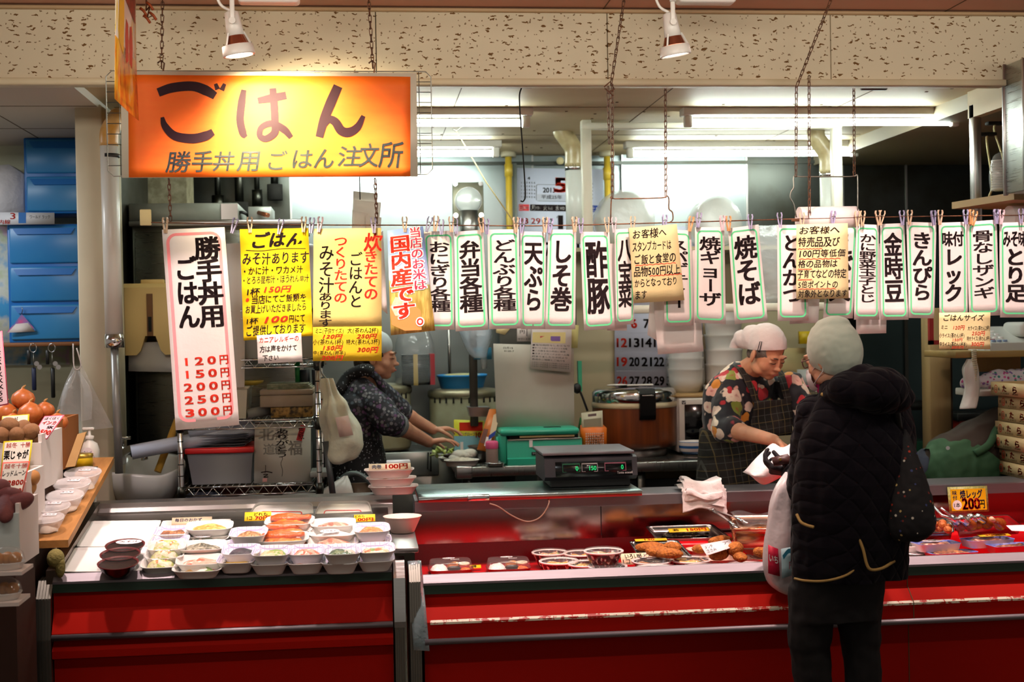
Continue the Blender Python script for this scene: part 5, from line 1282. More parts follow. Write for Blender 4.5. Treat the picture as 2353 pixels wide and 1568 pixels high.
MB().lathe([(.032,0),(.034,.012),(.05,.018),(.064,.034),(.069,.05),(.0705,.064),(.0715,.081),(.0715,.084),(.067,.083),(.06,.04),(0,.03)],M_po,p,36,mats=[M_po,M_po,M_bl,M_po,M_bl,M_po,M_bl,M_po,M_po,M_po]).build('bowl',r)
s = Sheet(p+V(-.045,-.055,.075),p+V(-.02,-.067,.075),p+V(-.018,-.055,.03),p+V(-.036,-.045,.03),nu=1,nv=1,thick=.004);s.base(M_bl);s.decal([disc_decal(.5+.22*math.cos(k*1.257),.45+.18*math.sin(k*1.257),.12,.1,10) for k in range(5)],M_po);s.build('flower_panel',r)
# white tubs stacked on the microwave
mz = zt
for k,(px,w0,py0,py1,lab) in enumerate(((1576,78,770,895,'tall bagged stack of white foam tubs on the microwave'),(1664,84,700,862,'tall stack of white paper tubs beside the bagged tubs'))):
    p = at(px,880,7.08+.02*k);p.z = mz;rr = (at(px+w0/2,800,7.1).x-at(px-w0/2,800,7.1).x)/2;ht = at(px,py0,7.1).z-mz
    r = empty('tub_stack',p,lab,'tubs');n = 4 if k == 0 else 5
    MB().lathe([(rr*.7,0),(rr*.95,.05),(rr*.97,.07)],M_foamw,p,32).build('lowest_tub',r)
    for j in range(n):
        z0 = .07+(ht-.07)*j/n;z1 = .07+(ht-.07)*(j+1)/n
        MB().lathe([(rr*(.96-.01*j),z0),(rr*1.0,z1-.012),(rr*1.03,z1-.01),(rr*1.03,z1)],M_foamw,p,32).build('tub',r)
    if k == 0: bag('b',soft([(p+V(0,0,ht+.1),.03,.03),(p+V(0,0,ht),rr*.9,rr*.9),(p+V(0,0,ht*.6),rr*1.1,rr*1.1),(p+V(0,0,.06),rr*1.08,rr*1.08),(p+V(0,0,.003),rr*.75,rr*.75)]),M_bagc,'',seed=4,amp=.005).build('clear_bag',r)
c = MB();p = at(1700,895,7.0);p.z = mz
for k in range(5): c.lathe([(.05,.0),(.06,.012),(.055,.012),(0,.004)],M_foamw,p+V(.0,0,.001+.011*k),24)
thing('lid_stack',c,'small stack of white lids behind the floral-shirted cook','lids')
for k,x in enumerate((1620,1631)): thing('salt_shaker',MB().lathe([(.009,0),(.01,.02),(.006,.035),(.008,.045),(0,.048)],mat('patterned_glass','#8d8d8a',.3,noise=(80,.8,'#1e1e20')),V(at(x,900,6.9).x,6.9,mz),14),'%s small patterned shaker on the microwave edge' % ('near-tub' if not k else 'outer'),'shaker')
# things behind the two people, on the beige partition side
s = Sheet(*hang(((1770,800),(1850,800),(1850,880),(1775,880)),7.25),nu=1,nv=1);s.base(mat('beige_tin','#b9a878',.5));s.thing('wall_card','beige card on the partition behind the two women','card')
thing('yellow_clip',MB().rbox(at(1838,762,7.2),at(1868,790,7.2)+V(0,.03,0),mat('yellow_clip_plastic','#d8b81e',.4),.006,2),'yellow plastic box corner between the two women','box')
r = empty('wire_basket',at(1862,925,7.1),'wire basket with pink trim between the two women','basket')
a,b = at(1822,888,7.1),at(1884,925,7.1);c = MB()
for k in range(12): x = a.x+(b.x-a.x)*k/11;c.tube([V(x,7.1,a.z),V(x,7.1,b.z)],.0018,M_wire,4)
for k in range(4): z = a.z+(b.z-a.z)*k/3;c.tube([V(a.x,7.1,z),V(b.x,7.1,z)],.0022,M_wire,4)
c.build('wire_side',r);MB().tube([V(a.x,7.095,a.z),V(b.x,7.095,a.z),V(b.x,7.095,b.z),V(a.x,7.095,b.z)],.004,M_pinkcap,6,True).build('pink_trim',r)
rect_box('white_carton',at(1838,850,7.2),at(1880,888,7.2)+V(0,.1,0),mat('pale_carton','#b9c2bf',.5),'pale carton with a dark top between the two women','carton')
# ================================================================ the counter
M_redp = mat('red_counter_laminate','#9c1308',.6,spec=.07,noise=(2.2,.35,'#a01208'))
M_redf = mat('red_sheet_film','#d0101a',.22,noise=(4,.3,'#b80a14'))
M_gask = mat('dark_green_gasket','#1f3328',.4)
M_rail = steel('counter_rail_steel','#857f84',.55,(1,40,40),.08)
def scuff_mat():
    m = mat('scuffed_red_edge','#a5160a',.45);t = NT(m);b = t.n['Principled BSDF']
    f = t.noise(t.coord((3,1,1)),9,5,.7);f2 = t.noise(t.coord((14,30,60)),1.5,4,.7)
    k = t.ramp(t.math('MULTIPLY',f,f2),[(.21,'#000000'),(.24,'#ffffff')])
    t.link(t.mix(k,'#a5160a','#cfc8b2'),b.inputs['Base Color']);return m
def prism(c,x0,x1,prof,m,caps=True):
    """extrude a (Y, z) outline along X"""
    c.loft([[V(x0,y,z) for y,z in prof],[V(x1,y,z) for y,z in prof]],m,False,caps,caps)
LX0,LX1,RX0_,RX1_ = -1.085,.075,.185,4.3
def surfL(y): return .705+(y-4.79)*.172
# --- case at the post end (sloping bed)
r = empty('display_case',(-.5,5.2,0),'red and steel display case with a sloping bed of packed side dishes','display case')
c = MB();prism(c,LX0,LX1,[(4.775,.66),(4.775,.600),(4.735,.525),(4.735,.505),(4.765,.495),(4.735,.465),(4.735,.44),(4.765,.43),(4.765,.10),(4.85,.10),(5.6,.10),(5.6,.66)],M_redp);c.build('front_panel',r)
c = MB();prism(c,LX0,LX1,[(4.79,.722),(4.762,.698),(4.762,.690),(4.80,.690),(4.80,.722)],M_rail);c.build('top_rail',r)
c = MB();prism(c,LX0,LX1,[(4.764,.690),(4.764,.660),(4.80,.660),(4.80,.690)],M_gask);c.build('gasket',r)
MB().tube([(LX0,4.735,.512),(LX1,4.735,.512)],.011,M_rail,12).build('bumper_rail',r)
c = MB();prism(c,LX0,LX1,[(4.80,.66),(4.80,surfL(4.80)),(5.50,surfL(5.50)),(5.50,.66)],steel('case_bed_steel','#8f8a88',.3));c.build('bed',r)
c = MB();prism(c,LX0-.01,LX1+.02,[(5.50,.66),(5.50,.835),(5.515,.85),(5.53,.85),(5.53,.868),(5.60,.872),(5.60,.66)],M_steel);c.build('back_ledge',r)
for x in (LX0,):
    c = MB();c.loft([[V(x-.025,4.78,.66),V(x+.012,4.78,.66),V(x+.012,4.78,.735),V(x-.025,4.78,.735)],[V(x-.025,5.55,.66),V(x+.012,5.55,.66),V(x+.012,5.55,.872),V(x-.025,5.55,.872)]],steel('side_rail_steel','#7d7064',.35),False);c.build('side_rail',r)
MB().rbox((-.30,5.47,.80),(-.265,5.50,.85),M_steel,.003,1).build('bed_divider',r)
# --- long case in front of the two women (flat red bed)
r = empty('display_case',(2.2,5.2,0),'long red display case with a flat red bed of fried dishes and bowls','display case')
c = MB();prism(c,RX0_,RX1_,[(4.775,.61),(4.775,.565),(4.72,.515),(4.72,.45),(4.77,.44),(4.77,.10),(5.7,.10),(5.7,.53),(4.81,.53)],M_redp);c.build('front_panel',r)
c = MB();prism(c,RX0_+.02,RX1_,[(4.726,.5215),(4.7185,.5145),(4.7185,.507),(4.722,.507)],scuff_mat());c.build('worn_edge',r)
c = MB();prism(c,RX0_,RX1_,[(4.79,.670),(4.762,.645),(4.762,.637),(4.80,.637),(4.80,.670)],M_rail);c.build('top_rail',r)
c = MB();prism(c,RX0_,RX1_,[(4.764,.637),(4.764,.605),(4.80,.605),(4.80,.637)],M_gask);c.build('gasket',r)
MB().tube([(RX0_,4.718,.447),(RX1_,4.718,.447)],.011,M_rail,12).build('bumper_rail',r)
c = MB();prism(c,RX0_,RX1_,[(4.80,.54),(4.80,.56),(5.62,.56),(5.63,.54)],M_redf);c.build('red_bed',r)
c = MB();prism(c,RX0_,RX1_,[(5.62,.54),(5.62,.56),(5.637,.655),(5.65,.54)],mat('red_riser','#7c0f18',.2));c.build('riser',r)
MB().rbox((1.22,5.36,.56),(3.4,5.615,.655),M_redf,.01,2).build('step',r)
xs = [RX0_,at(1381,1200,5.64).x,2.62,RX1_]
for k in range(3):
    c = MB();prism(c,xs[k]+.002,xs[k+1]-.002,[(5.635,.60),(5.635,.80),(5.65,.80),(5.65,.60)],mat('mirror_back_steel','#b5aaa6',.13,1.0) if k < 2 else M_redf);c.build('back_panel',r)
c = MB();prism(c,RX0_,RX1_,[(5.50,.797),(5.50,.838),(5.505,.842),(5.72,.842),(5.72,.60),(5.65,.60),(5.65,.797)],M_rail);c.build('back_ledge',r)
x = at(2097,1400,4.73).x
c = MB();prism(c,x-.0015,x+.0015,[(4.7735,.608),(4.7735,.566),(4.7185,.516),(4.7185,.449),(4.7685,.441),(4.7685,.12),(4.78,.12),(4.78,.6)],M_gap);c.build('panel_seam',r)
# steel end trims between and beside the cases
M_rib = steel('ribbed_trim_steel','#8b8a82',.35,(60,1,1),.1)
def trim_post(name,x0,x1,ztop,m,label,lean=.0):
    c = MB();prof = [(4.84,ztop),(4.79,ztop-.005),(4.745,ztop-.06),(4.735,ztop-.2),(4.745,0.0),(5.2,0.0),(5.2,ztop-.08)]
    n = 5
    for k in range(n):
        a = x0+(x1-x0)*k/n;b = x0+(x1-x0)*(k+.8)/n;prism(c,a,b,prof,m)
        if k < n-1: prism(c,b,x0+(x1-x0)*(k+1)/n,[(y+.004 if y < 4.9 else y,z-.004 if z > .3 else z) for y,z in prof],m)
    return thing(name,c,label,'trim')
trim_post('end_trim',LX0-.052,LX0-.001,.705,M_rib,'ribbed steel end trim of the sloping case, by the vegetable boxes')
r = empty('end_trim',(.1,4.9,0),'ribbed steel end trim wrapped in foil tape between the two cases','trim')
o = trim_post('t',.082,.118,.725,M_rib,'');o.parent = r;o.location -= r.location;o.name = 'ribbed_strip'
for k in ('label','category'):
    if k in o: del o[k]
c = MB();prism(c,.080,.120,[(4.838,.732),(4.785,.727),(4.738,.672),(4.728,.52),(4.7285,.50),(4.742,.50),(4.8,.72),(4.838,.72)],steel('foil_tape','#cfd4d4',.18));c.build('foil_tape',r)
r = empty('end_trim',(.155,4.9,0),'steel end trim with peeling clear plastic sheet at the start of the long case','trim')
o = trim_post('t',.135,.176,.715,M_rib,'');o.parent = r;o.location -= r.location;o.name = 'ribbed_strip'
for k in ('label','category'):
    if k in o: del o[k]
s = Sheet((.132,4.80,.72),(.180,4.80,.72),(.20,4.70,.42),(.145,4.725,.42),wave=lambda u,v: .012*math.sin(v*3.1)+.008*math.sin(v*9+u*3),nu=4,nv=12);s.base(film('blue_grey_film','#8ea3a8',.5,.5,.2));s.build('peeling_film',r)
# foil covered board bridging the gap
c = MB().rbox((.078,4.80,.748),(.172,5.46,.768),steel('foil_board','#b9b4b4',.35),.003,1)
thing('foil_board',c,'narrow foil-covered board between the two cases, holding stacked packs','board')
# --- board with the scale on the ledge
bx0,bx1 = at(962,1160,5.44).x,at(1476,1140,5.44).x
r = empty('counter_board',((bx0+bx1)/2,5.6,.842),'steel-topped board with a red edge lying on the ledge under the scale','board')
MB().rbox((bx0,5.44,.852),(bx1,5.88,.866),steel('board_steel','#9fb0b0',.3,(1,40,40),.1),.002,1).build('steel_top',r)
MB().box((bx0,5.445,.8425),(bx1,5.86,.852),mat('red_board_core','#b5201c',.4)).build('red_core',r)
x0 = at(1075,1163,5.43).x
MB().rbox((x0,5.436,.8425),(x0+.09,5.46,.868),M_foil,.003,1).build('foil_patch',r)
# electronic scale
sx0,sx1 = at(1258,1120,5.56).x,at(1463,1120,5.56).x;zb = .866
r = empty('weighing_scale',((sx0+sx1)/2,5.7,zb),'dark electronic weighing scale with green digits on the counter board','scale')
M_scg = mat('scale_grey','#3b373d',.4)
c = MB();prism(c,sx0-.01,sx1+.004,[(5.585,zb+.032),(5.555,zb+.05),(5.570,zb+.125),(5.60,zb+.132),(5.86,zb+.132),(5.86,zb+.032)],M_scg);c.build('housing',r)
MB().box((sx0+.02,5.60,zb+.004),(sx1-.02,5.85,zb+.034),M_black).build('base_gap',r)
for x in (sx0+.03,sx1-.03):
    for y in (5.62,5.84): MB().cyl((x,y,zb),(x,y,zb+.03),.012,M_black,n=10).build('foot',r)
MB().rbox((sx0-.018,5.57,zb+.138),(sx1-.004,5.90,zb+.152),M_rail,.005,2).cyl(((sx0+sx1)/2,5.72,zb+.13),((sx0+sx1)/2,5.72,zb+.14),.04,M_black,n=12).build('platter',r)
s = Sheet((sx0+.035,5.5655,zb+.112),(sx1-.018,5.5655,zb+.112),(sx1-.018,5.5525,zb+.05),(sx0+.035,5.5525,zb+.05),thick=.003,nu=1,nv=1)
s.base(mat('scale_panel','#0c0d10',.2));M_led = mat('green_led','#0a6a3a',.5,emit=('#19b866',1.1));M_grn = mat('green_frame_print','#1f6d47',.5);M_pkf = mat('pink_frame_print','#a85a6e',.5);M_gyf = mat('grey_print','#a5a0a0',.5)
for u0,u1,mm in ((.09,.32,M_grn),(.34,.55,M_gyf),(.64,.92,M_pkf)):
    s.decal([rect_decal(u0,.12,u1,.2),rect_decal(u0,.12,u0+.008,.68),rect_decal(u1-.008,.12,u1,.68),rect_decal(u0,.66,u0+.05,.69),rect_decal(u1-.05,.66,u1,.69)],mm)
s.decal(put_text('0',(.262,.32,.295,.6),.012)+put_text('150',(.44,.32,.53,.6),.012)+put_text('0',(.855,.3,.885,.58),.012),M_led)
s.decal(put_text('Tanita ecocell',(.80,.73,1.,.88),.012),M_outl);s.build('display_panel',r)
pts = [at(1256,1142,5.50),at(1262,1155,5.44),at(1250,1180,5.43),at(1232,1195,5.43),at(1208,1199,5.43),at(1175,1185,5.43),at(1145,1165,5.43),at(1125,1158,5.432)]
thing('power_cord',MB().tube(spline(pts,4),.0035,mat('brown_cord','#7a5a4c',.5),7),'brown power cord of the scale looping down in front of the steel panel','cord')
# towel on the ledge
def cloth_towel():
    x0,x1 = at(1566,1140,5.5).x,at(1667,1140,5.5).x;c = MB();M_t = mat('white_towel','#e9dedd',.9,bump=(40,.5))
    for L in range(3):
        prof = [(5.64-.03*L,.846+.012*L),(5.56,.852+.016*L),(5.505-.004*L,.848+.014*L),(5.488-.006*L,.835),(5.484-.008*L,.80+.02*L),(5.482-.008*L,.755+.032*L)]
        sp = spline([(0,y,z) for y,z in prof],4);rows = []
        for i in range(15):
            t = i/14;x = x0+.006*L+(x1-x0-.016*L)*t
            rows.append([V(x+.006*nz((t,k*.2,L),3),p.y+.012*nz((t*2.2,k*.12,L),1.6)-.004,p.z+.010*nz((t*2,k*.15,L+9),1.8)+(.012*math.sin(t*5+L) if k < 12 else .014*math.sin(t*4+L))+.012) for k,p in enumerate(sp)])
        c.loft(rows,M_t,True,False,False,False)
        c.loft([[p+V(0,.004,-.004) for p in row] for row in rows],M_t,True,False,False,False)
    return thing('folded_towel',c,'white folded towel lying over the steel ledge in front of the floral-shirted cook','towel')
cloth_towel()
# price card on the far ledge
s = Sheet(*hang(((2177,1120),(2268,1117),(2273,1176),(2182,1180)),5.49),thick=.002,nu=1,nv=1);s.base(mat('gold_speckle_frame','#8f9a4e',.4,noise=(120,.9,'#c9c27a')))
s.decal(rect_decal(.06,.09,.95,.92),mat('bright_yellow_card','#f2bd0c',.4))
M_nv = mat('navy_ink','#262a5c',.6)
s.decal(put_text('味',(.11,.15,.22,.32),.02)+put_text('付',(.11,.34,.22,.51),.02)+put_text('焼レッグ',(.30,.13,.86,.46),.03)+put_text('円',(.77,.54,.90,.86),.03),M_nv)
s.decal(disc_decal(.205,.70,.115,.19),M_outl);s.decal(put_text('1本',(.13,.61,.28,.79),.015),M_ink);s.decal(put_text('200',(.34,.46,.77,.87),.045),M_redink)
s.thing('price_card','yellow price card for grilled legs standing against the far ledge','price card')
# ================================================================ packed food
def plane_pt(px,py,lift,kind):
    d = ray(px,py)
    if kind == 'L':   # z = .705+lift+(y-4.79)*.172 on the sloping bed
        t = (.705+lift-4.79*.172-EYE)/(d.z-.172*d.y)
    else: t = (.56+lift-EYE)/d.z
    p = d*t;p.z += EYE;return p
TILT = math.atan(.172)
def foodmat(name,cols,scale=60,rough=.45):
    if name in _MATS: return _MATS[name]
    m = mat(name,cols[0],rough,bump=(scale,.5));t = NT(m);b = t.n['Principled BSDF']
    vor = t.new('ShaderNodeTexVoronoi');vor.inputs['Scale'].default_value = scale;t.link(t.coord(),vor.inputs['Vector'])
    sep = t.new('ShaderNodeSeparateColor');t.link(vor.outputs['Color'],sep.inputs[0])
    n = len(cols);r = t.ramp(sep.outputs[0],[(i/n,c) for i,c in enumerate(cols)],'CONSTANT');t.link(r,b.inputs['Base Color']);return m
def gingham():
    m = mat('gingham_foam','#e6e0ea',.5);t = NT(m);b = t.n['Principled BSDF']
    s = t.new('ShaderNodeSeparateXYZ');t.link(t.coord((62,62,62)),s.inputs[0]);f = None
    for k in range(3):
        q = t.math('LESS_THAN',t.math('FRACT',s.outputs[k]),.13);f = q if f is None else t.math('MAXIMUM',f,q)
    t.link(t.mix(t.math('MULTIPLY',f,.75),'#efe9f2','#9a8ccc'),b.inputs['Base Color']);return m
M_gin = gingham()
M_film = film('cling_film','#ffffff',.03,.16,.1,(14,.8))
M_lid = film('clear_lid','#ffffff',.05,.25,.08,(8,.3))
M_label = paper('round_label_paper','#f1e7ea',.1)
M_pinkfoam = mat('pink_foam','#efb9a4',.5)
F_ = dict(
 brown=foodmat('simmered_brown',['#8a4f28','#a9683a','#6d3a1c','#c08850'],90),yellowfry=foodmat('yellow_fry',['#d9a648','#c98f38','#e6c270'],90),
 pickle=foodmat('yellow_pickle',['#f0c21a','#e6ac0c','#f6d34a'],60),salad=foodmat('mixed_salad',['#e3dcb8','#d97f3c','#cfd090','#eee6cc','#b9c46a'],70),
 slaw=foodmat('red_slaw',['#e8b098','#d96a4a','#eee0cf','#f0a58c'],80),colour=foodmat('colour_salad',['#eae2d2','#c0403c','#e6b04a','#eee6d8','#7a9a4a'],50),
 greens=foodmat('dark_greens',['#3f5a2a','#2a4420','#6a7a3c','#d9c6b4'],70),grey=foodmat('grey_konnyaku',['#9a937c','#6f6a56','#b9b198','#55523f'],100),
 potato=foodmat('potato_salad',['#e0cda0','#d6bd84','#e8dab8','#8fae4e'],70),carrot=foodmat('orange_kinpira',['#e0701a','#c9560e','#f08e30'],80),
 veg=foodmat('vegetable_mix',['#e0c79c','#d9703c','#7f9a3c','#ecdcc0','#c9a878'],60),kiriboshi=foodmat('brown_shreds',['#b98650','#9a6230','#d0a46c'],110),
 fish=foodmat('grilled_fish',['#6b5a48','#8f7a60','#4c4034'],90),bean=foodmat('dark_beans',['#2e2230','#4a3844','#1c1420'],60),
 soup=mat('clear_brown_soup','#24100b',.3,spec=.2),meat=foodmat('sliced_meat',['#c98a70','#a5604c','#dcb49c'],60),rice=foodmat('white_rice',['#efe8e2','#e6dcd4','#f4eeea'],150))
GRP = 'packed dishes in the sloping case'
def lump(c,m,rx,ry,h,z0,seed,M,pw=3.0,amp=.012,fs=30):
    b = MB();b.lathe([(1.0,z0),(.96,z0+h*.3),(.75,z0+h*.75),(.4,z0+h),(.001,z0+h*1.05)],m,(0,0,0),24,rx,ry,pw=pw)
    for i in range(len(b.v)):
        q = b.v[i];b.v[i] = q+V(0,0,nz(q,fs,seed)*amp)
    c.add(b.v,b.f,m,True,M)
def set_basis(r,loc,rz,tilt):
    r.location = loc;r.rotation_euler = (tilt,0,rz)
def label_oval(r,p,w,h,text='',seed=0,m=None):
    s = Sheet((p[0]-w/2,p[1]+h/2,p[2]+.001),(p[0]+w/2,p[1]+h/2,p[2]+.001),(p[0]+w/2,p[1]-h/2,p[2]),(p[0]-w/2,p[1]-h/2,p[2]),thick=.0004,nu=1,nv=1)
    s.mb = MB();pts = [(.5+.5*math.cos(6.283*k/26)*(1+.04*(k % 2)),.5+.5*math.sin(6.283*k/26)*(1+.06*(k % 2))) for k in range(26)]
    s.decal((pts,[tuple(range(26))]),m or M_label)
    if text: s.decal(put_text(text,(.14,.28,.86,.66),.01),M_ink)
    s.build('label',r)
def pack(kind,food,px,py,lift,label,cat='packed dish',bed='L',rz=None,text=None,w=None,name=None,group=GRP,seedk=[0],tiltk=1,pink=False):
    """px, py: centre of the rim in the photo; builds a packed dish standing on the bed (or lifted onto the one below)"""
    seedk[0] += 1;sd = seedk[0];rz = R.uniform(-.08,.08) if rz is None else rz
    dims = {'square': (.066,.056,.042),'long': (.084,.054,.030),'dome': (.066,.055,.030),'slab': (.092,.058,.026),'deep': (.098,.06,.032),'bowl': (.073,.073,.056)}
    rx,ry,h = dims[kind]
    if w: f = w/rx;rx,ry = w,ry*f if kind != 'long' else ry
    p = plane_pt(px,py,lift+h,bed);p.z -= h
    r = empty(name or {'square': 'gingham_bowl','long': 'food_tray','dome': 'salad_pack','slab': 'food_tray','deep': 'food_tray','bowl': 'food_bowl'}[kind],(0,0,0),label,cat,group)
    mshell = M_gin if kind == 'square' else (mat('pinkish_foam','#ecd6d0',.5) if pink else M_foamw)
    pw = 2.0 if kind == 'bowl' else 4.5
    c = MB()
    if kind == 'square':
        c.lathe([(.001,0),(.70,0),(.72,.003),(.97,h-.004),(1.03,h),(1.03,h+.002),(.96,h),(.70,.006),(.001,.005)],M_foamw,(0,0,0),32,rx,ry,pw=pw,mats=[M_foamw]*5+[M_gin]*3)
    else: c.lathe([(.76,0),(.78,.003),(.97,h-.003),(1.03,h),(1.03,h+.003),(.97,h+.001),(.74,.005),(.001,.004)],mshell,(0,0,0),32,rx,ry,pw=pw)
    c.build('shell',r)
    c = MB();hh = {'square': .022,'long': .018,'dome': .035,'slab': .012,'deep': .018,'bowl': .02}[kind]
    lump(c,F_[food],rx*(.74 if kind != 'bowl' else .8),ry*.74,hh,h*.38,sd,Matrix.Identity(4),3,.010,26);c.build('food',r)
    c = MB()
    if kind == 'dome': c.lathe([(1.02,h),(.97,h+.012),(.8,h+.026),(.4,h+.033),(.001,h+.034)],M_film,(0,0,0),28,rx,ry,pw=3.5)
    else: c.lathe([(1.025,h+.003),(.9,h+.004),(.5,h+.0025),(.001,h+.002)],M_film,(0,0,0),28,rx,ry,pw=pw)
    c.build('cling_film',r)
    if text is not None: label_oval(r,(-.01,-.01,h+(.006 if kind != 'dome' else .036)),.07,.042,text,sd)
    set_basis(r,p,rz,TILT*tiltk if bed == 'L' else 0)
    return r
# big flat trays lying on the sloping bed
def flat_tray(name,quad,lift,label,m=M_foamw,bed='L',depth=.010,cat='tray',group=None):
    """quad TL TR BR BL in photo pixels on the bed"""
    P = [plane_pt(a,b,lift,bed) for a,b in quad];cen = sum(P,V(0,0,0))/4
    c = MB();n = (P[3]-P[0]).cross(P[1]-P[0]).normalized();n = n if n.z > 0 else -n
    def ring(s,d):
        out = []
        for k in range(4):
            a,b,e = P[k-1],P[k],P[(k+1) % 4]
            for q in (b.lerp(a,.07),b.lerp(a,.02).lerp(b.lerp(e,.02),.35),b.lerp(e,.07)): out.append(cen+(q-cen)*s+n*d)
        return out
    c.loft([ring(.93,0),ring(.98,depth*.9),ring(1.0,depth),ring(1.0,depth+.003),ring(.975,depth+.002),ring(.94,.004)],m,True,True,True)
    return thing(name,c,label,cat,group)
g2 = 'flat white trays on the sloping bed'
flat_tray('flat_tray',((207,1205),(372,1203),(346,1263),(174,1264)),.001,'empty-looking flat white tray at the back corner beside the clear bowls',group=g2)
flat_tray('flat_tray',((172,1266),(346,1264),(326,1321),(140,1322)),.001,'flat white tray at the front corner under the dark lacquer bowls',group=g2)
flat_tray('flat_tray',((374,1204),(532,1200),(520,1260),(350,1263)),.001,'flat white tray beneath the brown gingham bowls',group=g2)
# lacquer soup bowls
def lacquer(px,py,label,text=False):
    h = .044;p = plane_pt(px,py,h+.012,'L');p.z -= h
    r = empty('lacquer_bowl',(0,0,0),label,'soup bowl','lacquer soup bowls')
    MB().lathe([(.034,0),(.038,.003),(.056,.022),(.066,.04),(.069,.043)],mat('black_lacquer','#14100f',.15),(0,0,0),32).build('body',r)
    MB().lathe([(.069,.0425),(.070,.046),(.066,.045),(.064,.04)],mat('red_lacquer','#5e0d13',.3),(0,0,0),32).build('rim',r)
    MB().lathe([(.064,.038),(.03,.039),(.001,.039)],F_['soup'],(0,0,0),28).build('soup',r)
    MB().lathe([(.0695,.0465),(.04,.048),(.001,.048)],film('soup_film','#ffffff',.01,.08,.1,(10,.8)),(0,0,0),28).build('cling_film',r)
    if text: label_oval(r,(.012,.012,.051),.09,.045,'みそ汁')
    set_basis(r,p,0,TILT)
lacquer(288,1252,'dark red lacquer soup bowl with a white label, rearmost of the lacquer row',True)
lacquer(277,1272,'dark red lacquer soup bowl in the middle of the lacquer row')
lacquer(272,1293,'dark red lacquer soup bowl nearest the front rail')
# packs, back to front
L1 = .045
pack('square','brown',398,1219,.012,'gingham bowl of brown simmered food at the back, next to the empty tray')
pack('square','brown',392,1240,.012,'gingham bowl of brown simmered food just behind the domed salads')
pack('long','yellowfry',482,1208,.012+.03,'white tray of yellow fried food, topmost beside the pale price card')
pack('long','fish',480,1224,.012,'white tray of dark grilled fish under the yellow fried tray')
pack('long','greens',474,1232,.012,'white tray of dark greens with a scalloped label',text='ピリ辛きゅうり')
pack('long','grey',466,1253,.03,'white tray of grey speckled konnyaku, in front of the labelled greens')
pack('long','slaw',462,1286,.014,'white tray of reddish slaw between domed salads and yellow pickles')
pack('long','colour',456,1302,.0,'shallow white tray of colourful salad at the front rail')
pack('dome','salad',384,1253,.035,'domed salad pack at the back of the salad row')
pack('dome','salad',379,1272,.018,'domed salad pack in the middle of the salad row')
pack('dome','salad',370,1293,.002,'domed salad pack nearest the front rail')
pack('square','kiriboshi',572,1222,L1,'gingham bowl of brown shreds stacked beside the salmon trays')
pack('square','kiriboshi',560,1250,.0,'gingham bowl under the stacked bowl of brown shreds')
pack('square','bean',555,1262,.03,'gingham bowl of dark beans behind the yellow pickles')
pack('square','pickle',545,1282,.008,'gingham bowl of bright yellow pickles at the front')
pack('deep','carrot',666,1196,.03,'white tray of grilled salmon, rearmost under the leaning tray lid',w=.09)
pack('deep','carrot',660,1214,.022,'white tray of grilled salmon second from the back',w=.09)
pack('deep','carrot',650,1234,.03,'white tray of grilled salmon resting on the lowest salmon tray',w=.092)
pack('deep','carrot',655,1256,.0,'lowest salmon tray behind the potato salad bowls',w=.09)
pack('square','potato',625,1265,.035,'gingham bowl of potato salad with a green leaf, behind another like it')
pack('square','potato',621,1286,.0,'gingham bowl of potato salad at the front rail')
pack('square','slaw',706,1263,.03,'gingham bowl with a reddish topping behind its front neighbour')
pack('square','meat',703,1284,.0,'gingham bowl with a thin meat filling at the front rail')
pack('deep','meat',766,1201,.03,'white tray of sliced meat under film, behind the labelled tray',w=.082)
pack('deep','rice',765,1222,.02,'white film-wrapped tray with a round label on it',w=.086,text='とりもも')
pack('deep','meat',765,1242,.012,'white film-wrapped tray in front of the round-labelled one',w=.09)
pack('square','greens',786,1262,.042,'tilted gingham bowl of greens stacked on a white bowl')
pack('square','greens',783,1284,.0,'white bowl under the tilted bowl of greens')
pack('square','carrot',853,1212,.04,'gingham bowl of bright orange shredded carrot')
pack('square','carrot',857,1238,.0,'gingham bowl of orange carrot under the bright one')
pack('square','veg',863,1258,.035,'bowl of mixed vegetables with greens, behind its twin near the board')
pack('square','veg',862,1279,.0,'bowl of mixed vegetables at the front rail near the foil board')
# salmon fillets on the salmon trays
for px,py,lf in ((668,1190,.062),(660,1209,.054),(650,1230,.062),(655,1253,.03)):
    p = plane_pt(px,py,lf,'L');c = MB();pts = [(-.075,0,.012,.010),(-.05,.004,.026,.018),(-.01,.002,.030,.022),(.03,-.004,.022,.016),(.05,0,.013,.010),(.065,.004,.016,.012),(.078,.006,.010,.008)]
    rings = [[p+V(x,y+ry*math.cos(a),rz_*math.sin(a)+.17*(y+ry*math.cos(a))) for a in [6.2832*k/14 for k in range(14)]] for x,y,ry,rz_ in [(a_,b_,c_,d_*.75) for a_,b_,c_,d_ in pts]]
    c.loft(rings,mat('grilled_salmon','#d96a2c',.35,noise=(40,.7,'#b84718'),bump=(50,.5)),True)
    thing('salmon_fillet',c,{1190: 'grilled salmon fillet in the rearmost salmon tray',1209: 'grilled salmon fillet in the second salmon tray from the back',1230: 'grilled salmon fillet in the raised salmon tray',1253: 'grilled salmon fillet in the lowest salmon tray'}[py],'fish','grilled salmon fillets')
